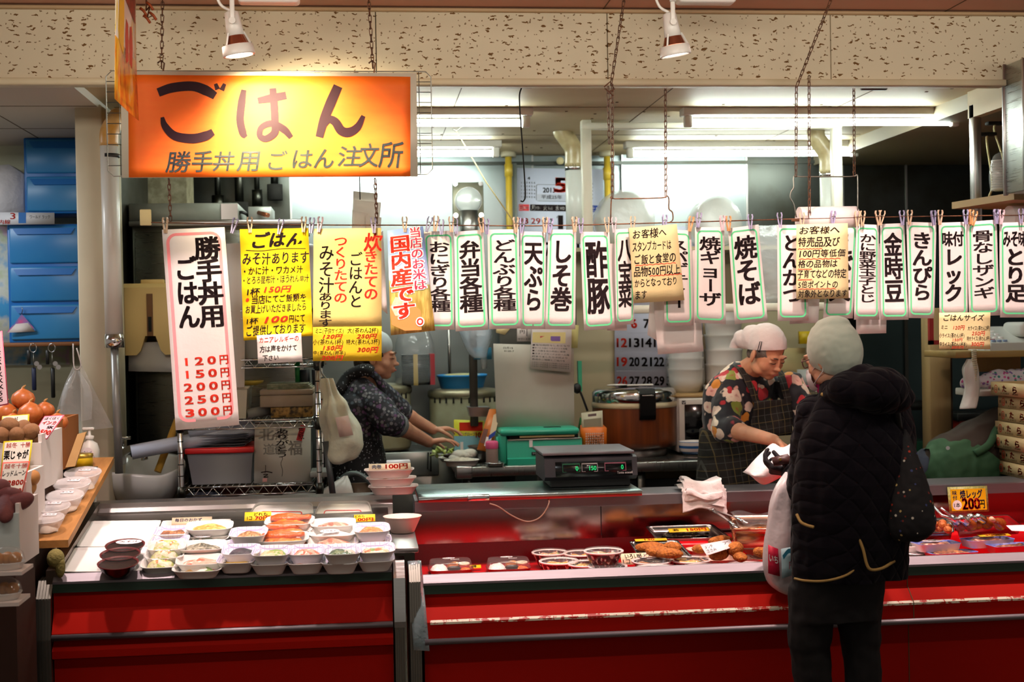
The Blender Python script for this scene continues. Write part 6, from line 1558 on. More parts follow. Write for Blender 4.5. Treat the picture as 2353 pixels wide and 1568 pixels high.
# leaning lids with red print at the back
for k,(q,lab) in enumerate(((((590,1160),(718,1160),(722,1198),(566,1196)),'white tray with a red printed border leaning behind the salmon trays'),(((735,1158),(848,1157),(858,1193),(720,1194)),'white tray with a red printed border leaning behind the meat trays'))):
    P = [at(q[0][0],q[0][1],5.47),at(q[1][0],q[1][1],5.47),at(q[2][0],q[2][1],5.40),at(q[3][0],q[3][1],5.40)]
    s = Sheet(*P,thick=.008,nu=1,nv=1);s.base(M_foamw);s.mb.loft([[s.pos(u,v,d) for u,v in rrect(.0,.0,1,1,.08,.2)] for d in (0.,.014)],M_foamw,True,False,False)
    s.decal(ring_decal(.14,.42,.82,1.3,.05,.12,.018,.05),mat('tray_red_print','#c8262c',.5));s.decal(rect_decal(.6,.6,.78,.75),mat('pale_blue_sticker','#b9cbe0',.5))
    s.thing('leaning_tray',lab,'tray')
def card(px,py,w,h,lift,text,label,m,ink=M_redink,rows=(),bed='L',tilt=.5,rz=0.,frame_=None,group='price cards among the food'):
    p = plane_pt(px,py,lift,bed);u = V(math.cos(rz),math.sin(rz),0);v = V(0,math.cos(tilt),math.sin(tilt))
    s = Sheet(p-u*w/2+v*h,p+u*w/2+v*h,p+u*w/2,p-u*w/2,thick=.0012,nu=1,nv=1);s.base(frame_ or m)
    if frame_: s.decal(rect_decal(.05,.08,.95,.92),m)
    for t,bx,ik,bd in rows: s.decal(put_text(t,bx,bd),ik)
    if text: s.decal(put_text(text,(.3,.42,.78,.92),.03),ink)
    return s.thing('price_card',label,'price card',group)
M_cardy = mat('yellow_card','#f2c21c',.5);M_cardp = mat('cream_card','#efd2b0',.5);M_cardo = mat('orange_card','#f0a212',.5)
card(592,1197,.10,.045,.05,'','yellow price card half behind the brown shreds bowl',M_cardy,rows=[('どれも',(.35,.1,.85,.45),M_ink,.015),('1コ',(.1,.52,.28,.9),M_ink,.015),('70円',(.4,.5,.95,.95),M_redink,.03)],tilt=.7)
card(440,1206,.15,.035,.03,'','pale price card with blue lettering behind the yellow fried tray',M_cardp,rows=[('毎日のおかず',(.08,.15,.75,.6),M_nv,.02)],tilt=.8)
card(838,1199,.08,.04,.05,'','yellow price card behind the orange carrot bowl',M_cardy,rows=[('どれも',(.05,.1,.5,.42),M_ink,.015),('100円',(.05,.5,.9,.95),M_redink,.03)],tilt=.6)
# stack on the foil board and the deep round bowl
FB = .768
def onboard(px,py,z): return atz(px,py,z)
for k,(px,py,lab,food,tx) in enumerate(((915,1181,'lowest white pack of the stack behind the pink bowl','bean',None),(911,1166,'middle white pack of the stack with a round label','yellowfry','いわい'),(906,1149,'topmost white pack of the stack with a price card on it','kiriboshi',None))):
    z = .872+.034*k;r = empty('food_tray',(0,0,0),lab,'packed dish','stacked packs beside the steel board')
    rx,ry,h = .099,.062,.032
    MB().lathe([(.78,0),(.8,.003),(.98,h-.002),(1.03,h),(1.03,h+.0015),(.97,h),(.76,.005),(.001,.004)],mat('pinkish_foam','#ecd6d0',.5),(0,0,0),30,rx,ry,pw=5).build('shell',r)
    c = MB();lump(c,F_[food],rx*.7,ry*.7,.014,.008,k,Matrix.Identity(4));c.build('food',r)
    if tx: label_oval(r,(-.03,-.012,h+.002),.085,.036,tx)
    q = atz(px,py,z+h);r.location = (q.x,5.535,z);r.rotation_euler.z = -.04
q = at(897,1140,5.50)
s = Sheet((q.x-.085,5.515,.998),(q.x+.085,5.515,.998),(q.x+.085,5.475,.976),(q.x-.085,5.475,.976),thick=.001,nu=1,nv=1);s.base(M_cardp);s.decal(put_text('肉巻',(.08,.2,.3,.8),.02),M_nv);s.decal(put_text('100円',(.4,.1,.92,.9),.03),M_redink);s.thing('price_card','cream price card lying on the stacked white packs','price card','price cards among the food')
thing('white_box',MB().rbox((q.x-.012,5.54,.9815),(q.x+.085,5.60,1.004),mat('pale_box','#d3dbe0',.5),.003,1),'small pale box on top of the stacked white packs','box')
p = atz(928,1187,FB+.062);
r = empty('food_bowl',(0,0,0),'round pinkish bowl of fruit jelly under film on the foil board','packed dish','stacked packs beside the steel board')
MB().lathe([(.042,0),(.045,.004),(.066,.05),(.070,.060),(.074,.064),(.070,.064),(.062,.05),(.001,.03)],mat('pink_bowl_foam','#ecc8bc',.45),(0,0,0),36).build('shell',r)
c = MB();lump(c,foodmat('fruit_topping',['#e8d6c4','#e6a04a','#c43a3c','#ecdcd0'],45),.05,.05,.012,.04,5,Matrix.Identity(4),2);c.build('food',r)
MB().lathe([(.073,.0645),(.04,.063),(.001,.063)],M_film,(0,0,0),28).build('cling_film',r)
r.location = (.125,p.y,FB)
def atr(px,py,z): return atz(px,py,z-.03)
# ---------------------------------------------------------------- long case: donburi bowls
def donburi_mat():
    m = mat('printed_bowl_red','#6a1420',.2);t = NT(m);b = t.n['Principled BSDF']
    f = t.noise(t.coord((60,60,22)),1.4,2,.5);k = t.ramp(f,[(.46,'#4a0c16'),(.52,'#7c1a28'),(.60,'#d9c4bc')],'CONSTANT');t.link(k,b.inputs['Base Color']);return m
M_don = donburi_mat()
G3 = 'rice bowls in printed red cups'
def donburi(px,py,lift,label,w=.072,food='brown',tag_=None):
    h = .062*w/.072;p = plane_pt(px,py,lift+h,'R');p.z -= h
    r = empty('donburi_bowl',(0,0,0),label,'rice bowl',G3)
    MB().lathe([(.56,0),(.58,.003),(.80,h*.55),(.94,h-.004),(.96,h)],M_don,(0,0,0),36,w,w).build('cup',r)
    MB().lathe([(.95,h-.003),(1.02,h-.002),(1.03,h+.004),(.97,h+.005),(.92,h)],mat('bowl_rim_white','#ecd9d6',.4),(0,0,0),36,w,w).build('rim',r)
    c = MB();lump(c,F_[food],w*.78,w*.78,.014,h*.72,px,Matrix.Identity(4),2);c.build('food',r)
    MB().lathe([(.99,h+.004),(.95,h+.010),(.5,h+.011),(.001,h+.011)],M_lid,(0,0,0),32,w,w).build('clear_lid',r)
    s = Sheet((-.018,.006,h+.0125),(.022,.008,h+.0125),(.022,.0,h+.0125),(-.018,-.002,h+.0125),thick=.0003,nu=1,nv=1);s.base(M_label);s.build('sticker',r)
    r.location = p;r.rotation_euler.z = R.uniform(-1,1)*0.3
    return r
donburi(1263,1271,.0,'donburi bowl standing apart, rearmost at the bento end',food='veg')
donburi(1284,1291,.0,'donburi bowl nearest the bento boxes, in front of the rearmost one',w=.076,food='yellowfry')
donburi(1336,1273,.0,'donburi bowl half hidden behind the stacked bowl',food='yellowfry')
donburi(1347,1297,.0,'lower donburi bowl under the stacked one, bento side',food='yellowfry')
donburi(1387,1268,.052,'donburi bowl stacked on top of the others, its printed side in view',w=.075,food='veg')
donburi(1396,1303,-.0,'lower donburi bowl under the stacked one, at the rail',w=.074,food='slaw')
donburi(1497,1291,.0,'donburi bowl behind the 300 yen card',w=.076,food='brown')
donburi(1587,1288,.0,'donburi bowl in front of the breaded cutlets',w=.077,food='yellowfry')
donburi(1507,1308,.0,'donburi bowl at the rail below the 300 yen card',w=.076,food='meat')
donburi(1618,1306,.0,'donburi bowl at the rail below the cutlet trays',w=.078,food='meat')
donburi(1715,1301,.0,'donburi bowl at the rail beside the hanging carrier bag',w=.076,food='veg')
# bento boxes
def bento(px,py,label,flip):
    p = plane_pt(px,py,.03,'R');p.z = .56;r = empty('bento_box',(0,0,0),label,'bento box','bento boxes with clear lids')
    MB().lathe([(.9,0),(.93,.003),(1.0,.018),(1.03,.02),(.97,.02),(.9,.006),(.001,.005)],mat('bento_red_tray','#8e1418',.3),(0,0,0),32,.088,.062,pw=5).build('tray',r)
    c = MB();lump(c,F_['rice'],.036,.045,.024,.008,px,Matrix.Translation((-.045,0,0)),3,.006,60);c.build('rice',r)
    MB().rbox((-.012,-.02,.012),(.03,.03,.034),mat('grilled_brown','#a55a24',.4,noise=(60,.6,'#6b3212')),.008,2).build('fried_fish',r)
    MB().ell((.012,-.036,.024),(.028,.008,.010),mat('seaweed_roll','#1e2420',.3),14,8).build('seaweed',r)
    c = MB();lump(c,F_['carrot'],.024,.02,.016,.012,px+3,Matrix.Translation((.055,-.03,0)),2);c.build('shredded_carrot',r)
    MB().tube([V(.055+.02*math.cos(a),.01+.02*math.sin(a),.033) for a in [6.283*k/14 for k in range(14)]],.005,mat('squid_ring','#e6d3b8',.4),8,True).build('squid_ring',r)
    MB().ell((.02,.04,.024),(.022,.014,.014),mat('fried_morsel','#c98440',.5,bump=(60,.6)),14,8).build('fried_morsel',r)
    MB().lathe([(1.02,.0205),(.98,.026),(.93,.05),(.88,.053),(.001,.054)],M_lid,(0,0,0),32,.088,.062,pw=5).build('clear_lid',r)
    label_oval(r,(-.005,.02,.0555),.05,.022,'弁当');s = Sheet((.0,.0,.0555),(.035,.0,.0555),(.035,-.012,.0555),(.0,-.012,.0555),thick=.0003,nu=1,nv=1);s.base(M_label);s.decal(put_text('450',(.1,.2,.9,.8),.01),M_redink);s.build('price_label',r)
    r.location = p;r.rotation_euler.z = flip
bento(1035,1300,'clear-lidded bento box in the case corner by the foil-taped trim',.02)
bento(1168,1297,'clear-lidded bento box beside the donburi bowls',-.03)
card(1093,1306,.045,.02,.012,'','small yellow card between the two bento boxes',M_cardy,rows=[('得',(.2,.1,.6,.9),M_ink,.02)],bed='R',tilt=.5)
card(1316,1318,.12,.03,.012,'','orange card lying at the rail before the stacked donburi',M_cardo,rows=[('から揚丼',(.15,.2,.8,.85),M_redink,.02)],bed='R',tilt=.15)
card(1478,1297,.17,.05,.045,'','pale yellow 300 yen card standing among the donburi bowls',M_cardp,rows=[('いろいろ',(.1,.08,.5,.48),M_ink,.02),('どんぶり',(.54,.08,.95,.45),M_nv,.015),('1コ',(.04,.55,.2,.92),M_ink,.01),('300',(.32,.5,.72,.96),M_redink,.035),('円',(.78,.5,.92,.95),M_nv,.025)],bed='R',tilt=.9)
# steel trays of fried food
def steel_tray(name,quad,zs,label,depth=.03,m=None,cat='tray',group='steel trays of cooked food'):
    P = [atr(a,b,z) for (a,b),z in zip(quad,zs)];cen = sum(P,V(0,0,0))/4;m = m or steel('tray_steel','#a8a4a2',.22,(20,2,2),.08);c = MB()
    def ring(s,dz):
        out = []
        for k in range(4):
            a,b,e = P[k-1],P[k],P[(k+1) % 4]
            for q in (b.lerp(a,.08),b.lerp(a,.025).lerp(b.lerp(e,.025),.5),b.lerp(e,.08)): w = cen+(q-cen)*s;out.append(V(w.x,w.y,w.z+dz))
        return out
    c.loft([ring(.88,-depth),ring(.93,-depth*.3),ring(.96,-.002),ring(1.02,0),ring(1.02,.003),ring(.95,.001),ring(.92,-depth*.3),ring(.87,-depth+.003)],m,True,True,True)
    return thing(name,c,label,cat,group),P,cen
def crumb(name): return mat(name,'#c9782a',.7,noise=(90,.8,'#8f4712'),bump=(120,1.))
M_crumb = crumb('bread_crumb_crust')
def cutlet(p,rx,ry,h,label,rz=0,seed=0,tilt=(0,0),m=None,group='breaded cutlets',name='breaded_cutlet',cat='cutlet'):
    c = MB();b = MB();b.ell((0,0,0),(rx,ry,h),m or M_crumb,30,18)
    for i in range(len(b.v)):
        q = b.v[i];b.v[i] = q*(1+.10*nz(q,26,seed)+.07*nz(q,80,seed+2)+.05*nz(q,170,seed+4))
    M = Matrix.Translation(p) @ Euler((tilt[0],tilt[1],rz)).to_matrix().to_4x4();c.add(b.v,b.f,m or M_crumb,True,M)
    return thing(name,c,label,cat,group)
_,P,cen = steel_tray('steel_tray',((1446,1246),(1556,1243),(1590,1281),(1470,1283)),(.70,.70,.66,.66),'steel tray of breaded cutlets beside the 300 yen card')
zt = .655
for k,(px,py,rx,ry,lab) in enumerate(((1497,1258,.062,.04,'breaded cutlet at the back of the steel tray'),(1512,1268,.05,.035,'breaded cutlet in the middle of the steel tray'),(1538,1272,.055,.033,'breaded cutlet at the front end of the steel tray'),(1545,1258,.04,.03,'breaded cutlet tucked at the far side of the steel tray'))):
    p = atr(px,py,.69);cutlet(p,rx,ry,.021,lab,rz=-.3*k,seed=k)
card(1497,1243,.13,.022,.115,'','yellow and green price card lying along the cutlet tray edge',M_cardy,rows=[('130',(.3,.15,.6,.85),M_redink,.03)],bed='R',tilt=.25)
_,P,cen = steel_tray('steel_tray',((1484,1211),(1636,1206),(1676,1236),(1508,1240)),(.735,.735,.695,.695),'steel tray of dark simmered seaweed at the back of the case',depth=.022)
c = MB();lump(c,foodmat('dark_seaweed',['#15170f','#232313','#0e0f0b','#3a3318'],120,.25),.095,.05,.012,.0,3,Matrix.Translation((cen.x,cen.y,.672)),4,.012,50);thing('seaweed_food',c,'glossy dark seaweed filling the back steel tray','food')
card(1585,1222,.17,.03,.135,'','yellow 150 yen card lying on the dark seaweed',M_cardy,rows=[('若',(.1,.2,.25,.8),M_ink,.02),('150円',(.45,.1,.92,.9),M_redink,.03)],bed='R',tilt=.35)
P4 = ((1672,1186),(1800,1184),(1810,1216),(1680,1218))
_,P,cen = steel_tray('deep_steel_tray',P4,(.80,.80,.78,.78),'deep steel tray with film and tongs, behind the hanging carrier bag',depth=.075,m=steel('warm_tray_steel','#b98a70',.25))
c = MB();lump(c,foodmat('fried_croquette',['#b5642a','#9a4a18','#c97a3a'],100),.09,.05,.02,0,8,Matrix.Translation((cen.x,cen.y,.71)),4,.015,40);thing('fried_food',c,'fried food in the deep steel tray','food')
s = Sheet(P[0]+V(.01,0,.015),P[1]+V(0,0,.012),P[2]+V(0,0,.012),P[3]+V(.03,0,.012),thick=.0004,wave=lambda u,v: .008*math.sin(u*9+v*4),nu=12,nv=8);s.base(M_film);s.thing('cling_film_sheet','loose sheet of cling film over the deep steel tray','film')
r = empty('tongs',atr(1690,1215,.80),'steel tongs resting on the towel end and deep tray','tongs')
a = at(1636,1173,5.46)
for k,(bx,by,lab) in enumerate(((1694,1214,'arm'),(1718,1203,'arm'))):
    b = atr(bx,by,.80+.006*k);c = MB();pts = [a+V(0,0,.0),a.lerp(b,.3)+V(.004*k,.012*k,.004),a.lerp(b,.7)+V(0,0,.006),b]
    ws = (.007,.009,.010,.013);d = (b-a).normalized();sd = d.cross(V(0,0,1)).normalized();up = sd.cross(d)
    c.loft([[p+sd*w,p+up*.003,p-sd*w,p-up*.001] for p,w in zip(pts,ws)],M_chrome,True);c.build('arm',r)
MB().tube([a-V(.012,0,0),a+V(.004,-.01,.004),a+V(.012,.0,0)],.006,M_chrome,8).build('spring_end',r)
# foam trays with cutlets
def foamtray(px,py,w,d,lift,label,pink=True):
    p = plane_pt(px,py,lift+.022,'R');p.z -= .022
    r = empty('foam_tray',(0,0,0),label,'tray','pink foam trays of cutlets');h = .022
    MB().lathe([(.82,0),(.84,.003),(.97,h-.003),(1.03,h),(1.03,h+.003),(.96,h+.001),(.8,.006),(.001,.005)],M_pinkfoam,(0,0,0),32,w,d,pw=5).build('shell',r);r.location = p;return p
p1 = foamtray(1640,1262,.105,.05,.055,'pink foam tray at the back, under the white handwritten sign')
p2 = foamtray(1672,1283,.105,.055,.045,'pink foam tray of cutlets in front of the white handwritten sign')
p3 = foamtray(1755,1258,.09,.05,.06,'pink foam tray beside the hanging carrier bag, rear one')
p4 = foamtray(1775,1281,.085,.05,.045,'pink foam tray beside the hanging carrier bag, front one')
for k,(px,py,z,rx,ry,h,lab) in enumerate(((1610,1262,0.635,.035,.025,.018,'breaded cutlet at the end of the rear pink tray'),(1655,1243,0.645,.055,.03,.02,'breaded cutlet behind the white handwritten sign'),(1652,1275,0.642,.05,.032,.022,'rounded breaded cutlet at the front of the pink tray'),(1690,1262,0.660,.048,.03,.028,'dark breaded cutlet heaped on the pink tray'),(1700,1280,0.638,.05,.026,.018,'low breaded cutlet beside the rounded one'),(1735,1247,0.655,.06,.03,.022,'long breaded cutlet beside the carrier bag'),(1752,1270,0.645,.04,.026,.02,'small breaded cutlet by the carrier bag'))):
    cutlet(atr(px,py,z+.062),rx,ry,h,lab,rz=.4*k,seed=10+k)
q = atr(1645,1262,.70)
s = Sheet(atr(1609,1252,.735),atr(1676,1240,.745),atr(1688,1256,.735),atr(1624,1277,.72),thick=.001,nu=1,nv=1);s.base(M_label);s.decal(put_text('メンチ',(.08,.2,.35,.5),.0)+put_text('ささみ',(.08,.55,.4,.85),.0)+put_text('ア',(.72,.2,.9,.5),.0),M_ink);s.thing('handwritten_sign','white handwritten sign lying over the pink foam trays','sign')
# ---------------------------------------------------------------- far end of the long case
_,P,cen = steel_tray('steel_tray',((2080,1196),(2185,1191),(2192,1224),(2075,1228)),(.76,.76,.71,.71),'steel tray of fried chicken pieces at the far end')
M_kara = mat('fried_chicken_crust','#c46a2a',.5,noise=(60,.8,'#8f3c10'),bump=(80,1.))
for k in range(17):
    px,py = (R.uniform(2115,2150),R.uniform(1197,1220)) if k < 11 else (R.uniform(2155,2190),R.uniform(1203,1222))
    p = atr(px,py,.735+.012*(k % 3));cutlet(p,R.uniform(.014,.021),R.uniform(.013,.018),R.uniform(.012,.017),'piece of fried chicken heaped in the far steel tray',seed=30+k,rz=k,m=M_kara,group='fried chicken pieces',name='fried_chicken',cat='fried chicken')
_,P,cen = steel_tray('steel_tray',((2196,1190),(2315,1185),(2352,1212),(2195,1221)),(.77,.77,.71,.71),'steel tray of grilled chicken legs under the yellow price card',m=steel('tray_steel'))
M_leg = mat('glazed_chicken','#a5541c',.25,noise=(30,.7,'#6e2a0c'),bump=(40,.4))
def drumstick(a,b,label,foil=True):
    r = empty('chicken_leg',a,label,'chicken leg','grilled chicken legs');d = b-a;L = d.length
    pts = [(0,.006),(.12,.018),(.28,.026),(.45,.022),(.62,.013),(.8,.009)]
    MB().tube([a+d*t for t,q in pts],[q for t,q in pts],M_leg,14).build('meat',r)
    if foil:
        c = MB();c.tube([a+d*t for t in (.55,.65,.8,.95,1.02)],[.018,.019,.017,.015,.008],M_foil,12)
        for i in range(len(c.v)): c.v[i] = c.v[i]+V(nz(c.v[i],120),nz(c.v[i],120,2),nz(c.v[i],120,3))*.004
        c.build('foil_wrap',r)
    else: MB().tube([a+d*.78,a+d*1.0],[.008,.010],mat('bone','#c9a080',.5),10).build('bone',r)
for k,(ax,ay,bx,by,fo,lab) in enumerate(((2215,1214,2185,1190,True,'foil-ended chicken leg next to the fried chicken'),(2240,1214,2206,1190,True,'second foil-ended chicken leg from the fried chicken'),(2252,1212,2228,1186,True,'third foil-ended chicken leg from the fried chicken'),(2276,1210,2245,1186,True,'foil-ended chicken leg beside the bare-boned one'),(2305,1210,2278,1193,False,'bare-boned chicken leg at the tray\'s empty side'))):
    drumstick(atr(ax,ay,.735),atr(bx,by,.79),lab,fo)
thing('foil_strip',MB().tube([atr(2145,1165,.83),atr(2165,1185,.80),atr(2190,1192,.79)],.006,M_foil,6).tube([atr(2162,1168,.83),atr(2185,1185,.80)],.005,M_foil,6),'twisted strip of foil behind the chicken legs','foil')
M_bluep = mat('blue_checked_tray','#3f52b0',.4,noise=(60,.4,'#c9cde6'));M_redtr = mat('red_foam_tray','#c8283c',.4)
def bluebox(px,py,w,d,lift,label,food,side=M_redtr,text=None,rz=0.1):
    h = .03;p = plane_pt(px,py,lift+h,'R');p.z -= h
    r = empty('checked_tray',(0,0,0),label,'packed dish','blue checked packs')
    MB().lathe([(.9,0),(.92,.002),(1.,h-.002),(1.02,h)],side,(0,0,0),32,w,d,pw=8).build('tray',r)
    MB().lathe([(1.02,h),(.86,h-.001),(.84,h-.01),(.001,h-.012)],M_bluep,(0,0,0),32,w,d,pw=8).build('checked_rim',r)
    c = MB();lump(c,F_[food],w*.72,d*.66,.012,h-.012,px,Matrix.Identity(4),4);c.build('food',r)
    MB().lathe([(1.0,h+.001),(.5,h+.003),(.001,h+.003)],M_film,(0,0,0),28,w,d,pw=8).build('cling_film',r)
    if text: label_oval(r,(-.01,.01,h+.005),.09,.04,text)
    r.location = p;r.rotation_euler.z = rz
bluebox(2150,1247,.09,.05,.065,'blue checked pack with a pink label, in front of the fried chicken','meat',mat('pale_foam_side','#e2d5da',.5),'牛すじ煮込')
bluebox(2185,1268,.10,.045,.036,'blue checked pack in a red tray, nearest the customer','brown')
bluebox(2268,1238,.10,.05,.075,'blue checked pack under the yellow 300 card','meat',mat('pale_foam_side'),'牛')
bluebox(2320,1252,.085,.045,.062,'blue checked pack in a red tray at the picture edge','brown')
card(2288,1232,.13,.03,.117,'','yellow 300 card lying on the blue checked pack',M_cardy,rows=[('300円',(.2,.2,.85,.9),M_redink,.03)],bed='R',tilt=.12)
r = pack('long','fish',2085,1253,.05,'pale tray of meat beside the customer\'s jacket',bed='R',w=.09,group='blue checked packs')
r = pack('long','brown',2110,1276,.018,'clear pack of brown food at the rail by the customer\'s jacket',bed='R',w=.095,text='焼魚',group='blue checked packs')
pack('long','meat',2215,1286,.0,'low pale tray at the rail in front of the red trays',bed='R',w=.10,group='blue checked packs')
q = atr(2345,1210,.70)
s = Sheet(atr(2312,1208,.755),atr(2375,1206,.755),atr(2380,1222,.74),atr(2325,1220,.74),thick=.001,nu=1,nv=1);s.base(M_label);s.decal(put_text('くじら',(.1,.2,.7,.8),.0),M_ink);s.thing('handwritten_sign','white scalloped sign at the picture edge by the chicken legs','sign')
# ================================================================ people
def cap(b,p,q,r0,r1,n=14,k=4):
    """tapered capsule"""
    p,q = Vector(p),Vector(q);u,w,t = frame(q-p);rings = []
    for i in range(k):
        a = math.pi/2*(1-i/k);rings.append((p-t*r0*math.sin(a),r0*math.cos(a)))
    for i in range(k+1):
        a = math.pi/2*i/k;rings.append((q+t*r1*math.sin(a),max(r1*math.cos(a),1e-4)))
    rings[0] = (rings[0][0],1e-4)
    b.loft([[c+(u*math.cos(6.2832*j/n)+w*math.sin(6.2832*j/n))*r for j in range(n)] for c,r in rings],M_skin,True)
def limb(b,pts):
    for (p,r0),(q,r1) in zip(pts,pts[1:]): cap(b,p,q,r0,r1)
def ringpts(c,rx,ry,n=22,yaw=0.,tilt=0.):
    E_ = Euler((tilt,0,yaw)).to_matrix();return [Vector(c)+E_ @ V(rx*math.cos(6.2832*k/n),ry*math.sin(6.2832*k/n),0) for k in range(n)]
def trunk(b,rows,sub=3):
    """rows = (centre, rx, ry, yaw)"""
    cs = spline([r[0] for r in rows],sub);q = spline([(r[1],r[2],r[3]) for r in rows],sub)
    b.loft([ringpts(c,a.x,a.y,24,a.z) for c,a in zip(cs,q)],M_skin,True)
def fuse(b,name,m,parent,voxel=.005,smooth=4,disp=None,label=None,cut=None):
    """all closed pieces of b become one continuous skin"""
    o = b.build('tmp',weld=False)
    md = o.modifiers.new('r','REMESH');md.mode = 'VOXEL';md.voxel_size = voxel;md.use_smooth_shade = True
    sm = o.modifiers.new('s','SMOOTH');sm.factor = .5;sm.iterations = smooth
    dg = bpy.context.evaluated_depsgraph_get();dg.update()
    me = bpy.data.meshes.new_from_object(o.evaluated_get(dg));me.name = name
    bpy.data.objects.remove(o)
    bm = bmesh.new();bm.from_mesh(me)
    if cut:
        for co,no in cut:
            bmesh.ops.bisect_plane(bm,geom=bm.verts[:]+bm.edges[:]+bm.faces[:],plane_co=co,plane_no=no,clear_outer=True)
    off = world_loc(parent)
    bm.normal_update()
    for v in bm.verts:
        if disp: v.co += v.normal*disp(v.co)
    for v in bm.verts: v.co -= off
    for f in bm.faces: f.smooth = True;f.material_index = 0
    bm.to_mesh(me);bm.free();me.materials.clear();me.materials.append(m)
    n = bpy.data.objects.new(name,me);COL.objects.link(n);n.parent = parent
    return tag(n,label)
def skinmat(name,c,c2):
    m = mat(name,c,.5,spec=.35,noise=(22,.5,c2));b = m.node_tree.nodes['Principled BSDF']
    b.inputs['Subsurface Weight'].default_value = .12;b.inputs['Subsurface Radius'].default_value = (.01,.004,.002);b.inputs['Subsurface Scale'].default_value = .5
    return m
M_skin = skinmat('warm_skin','#d99e7c','#c58463')
M_lip = mat('lip_tone','#a85a50',.45);M_brow = mat('grey_brow','#4d4540',.7);M_eye = mat('dark_eye','#1a1412',.25)
M_hairg = mat('grey_hair','#6e6862',.5,noise=(60,.8,'#8c867e'),stretch=(1,6,1));M_hairb = mat('dark_hair','#231d1a',.5,noise=(60,.5,'#4a4039'))
def head_pose(c,yaw,pitch,roll=0.):
    """local axes: +X the person's left, -Y the way they look, +Z up; yaw turns about Z (0 looks at the camera)"""
    return Matrix.Translation(c) @ Euler((0,0,yaw)).to_matrix().to_4x4() @ Euler((pitch,0,0)).to_matrix().to_4x4() @ Euler((0,roll,0)).to_matrix().to_4x4()
def head_shapes(b,M,s=1.0,nose=1.0):
    """a full head about 0.22 m high; M maps head space (origin at its middle, eye line at z = 0)"""
    def E(c,r,rot=None):
        h = MB();h.ell(c,r,M_skin,24,16,rot=rot);b.add([v*s for v in h.v],h.f,M_skin,True,M)
    E((0,.022,.032),(.072,.090,.078))            # skull
    E((0,-.022,-.03),(.060,.064,.082))            # face
    E((0,-.048,-.088),(.028,.026,.022))           # chin
    for x in (-1,1):
        E((x*.034,-.040,-.036),(.028,.032,.030))   # cheeks
        E((x*.046,-.01,-.066),(.020,.040,.028))    # jaw
        E((x*.026,-.074,.018),(.024,.012,.008))    # brow ridge
        E((x*.029,-.072,-.003),(.016,.010,.0075))  # eyelids
        E((x*.074,.012,-.012),(.008,.020,.032),Euler((.15,0,x*.35)).to_matrix())   # ears
        E((x*.076,.008,-.036),(.006,.010,.010))
        E((x*.010,-.087,-.036),(.008,.009,.007))   # nostril wings
    E((0,-.083,-.012),(.009,.010,.026),Euler((-.22,0,0)).to_matrix())
    E((0,-.096,-.032),(.0105*nose,.012*nose,.010))
    E((0,-.080,-.058),(.022,.012,.008));E((0,-.078,-.068),(.019,.012,.008))
    E((0,.03,-.075),(.045,.045,.05))
def face_marks(r,M,s=1.0,brow=None):
    def PM(*p): return M @ (V(*p)*s)
    MB().tube([PM(-.021,-.088,-.063),PM(-.008,-.0925,-.0618),PM(0,-.093,-.0625),PM(.008,-.0925,-.0618),PM(.021,-.088,-.063)],[.0015,.004,.0042,.004,.0015],M_lip,8).build('lips',r)
    for x in (-1,1):
        MB().tube([PM(x*.013,-.0815,-.004),PM(x*.022,-.084,-.0065),PM(x*.03,-.0835,-.0075),PM(x*.043,-.075,-.0045)],[.0006,.0015,.0016,.0006],M_eye,6).build('eye_line',r)
        MB().tube([PM(x*.012,-.088,.017),PM(x*.028,-.0875,.024),PM(x*.046,-.073,.018)],[.001,.0028,.001],brow or M_brow,6).build('eyebrow',r)
def hand_shapes(b,wrist,d,palmn,side,curl=(.5,.5,.5,.5),s=1.0,spread=.10,thumb=.6):
    """wrist point, d = direction of the fingers, palmn = direction the palm faces, side = +1 if the thumb leaves along palmn x d"""
    d = Vector(d).normalized();pn = Vector(palmn);pn = (pn-d*pn.dot(d)).normalized();sd = pn.cross(d).normalized()*side;w = Vector(wrist)
    for k in range(4):
        t = (k-1.5)/1.5
        cap(b,w+d*.010*s-sd*.016*t*s,w+d*.078*s-sd*.030*t*s,.0150*s,.0115*s)
    L = (.075,.083,.077,.060)
    for k in range(4):
        t = (k-1.5)/1.5;p = w+d*(.080-.006*abs(t))*s-sd*.030*t*s;dd = (d-sd*spread*t).normalized();a = 0;r = (.0092,.0094,.0090,.0080)[k]*s;bend = curl[k]
        for j,f in enumerate((.46,.30,.24)):
            a += bend*(1.0,1.1,.8)[j];q = p+(dd*math.cos(a)+pn*math.sin(a))*L[k]*f*s;cap(b,p,q,r,r*.9,10,3);p = q;r *= .9
    p = w+d*.022*s+sd*.024*s;q = p+(d*.5+sd*.85+pn*.35).normalized()*.038*s;cap(b,w+d*.012*s+sd*.012*s,p,.016*s,.015*s);cap(b,p,q,.0135*s,.0105*s)
    q2 = q+(d*.85+sd*.25+pn*thumb).normalized()*.032*s;cap(b,q,q2,.0105*s,.0095*s);cap(b,q2,q2+(d*.9+pn*(thumb+.3)).normalized()*.022*s,.0095*s,.008*s)
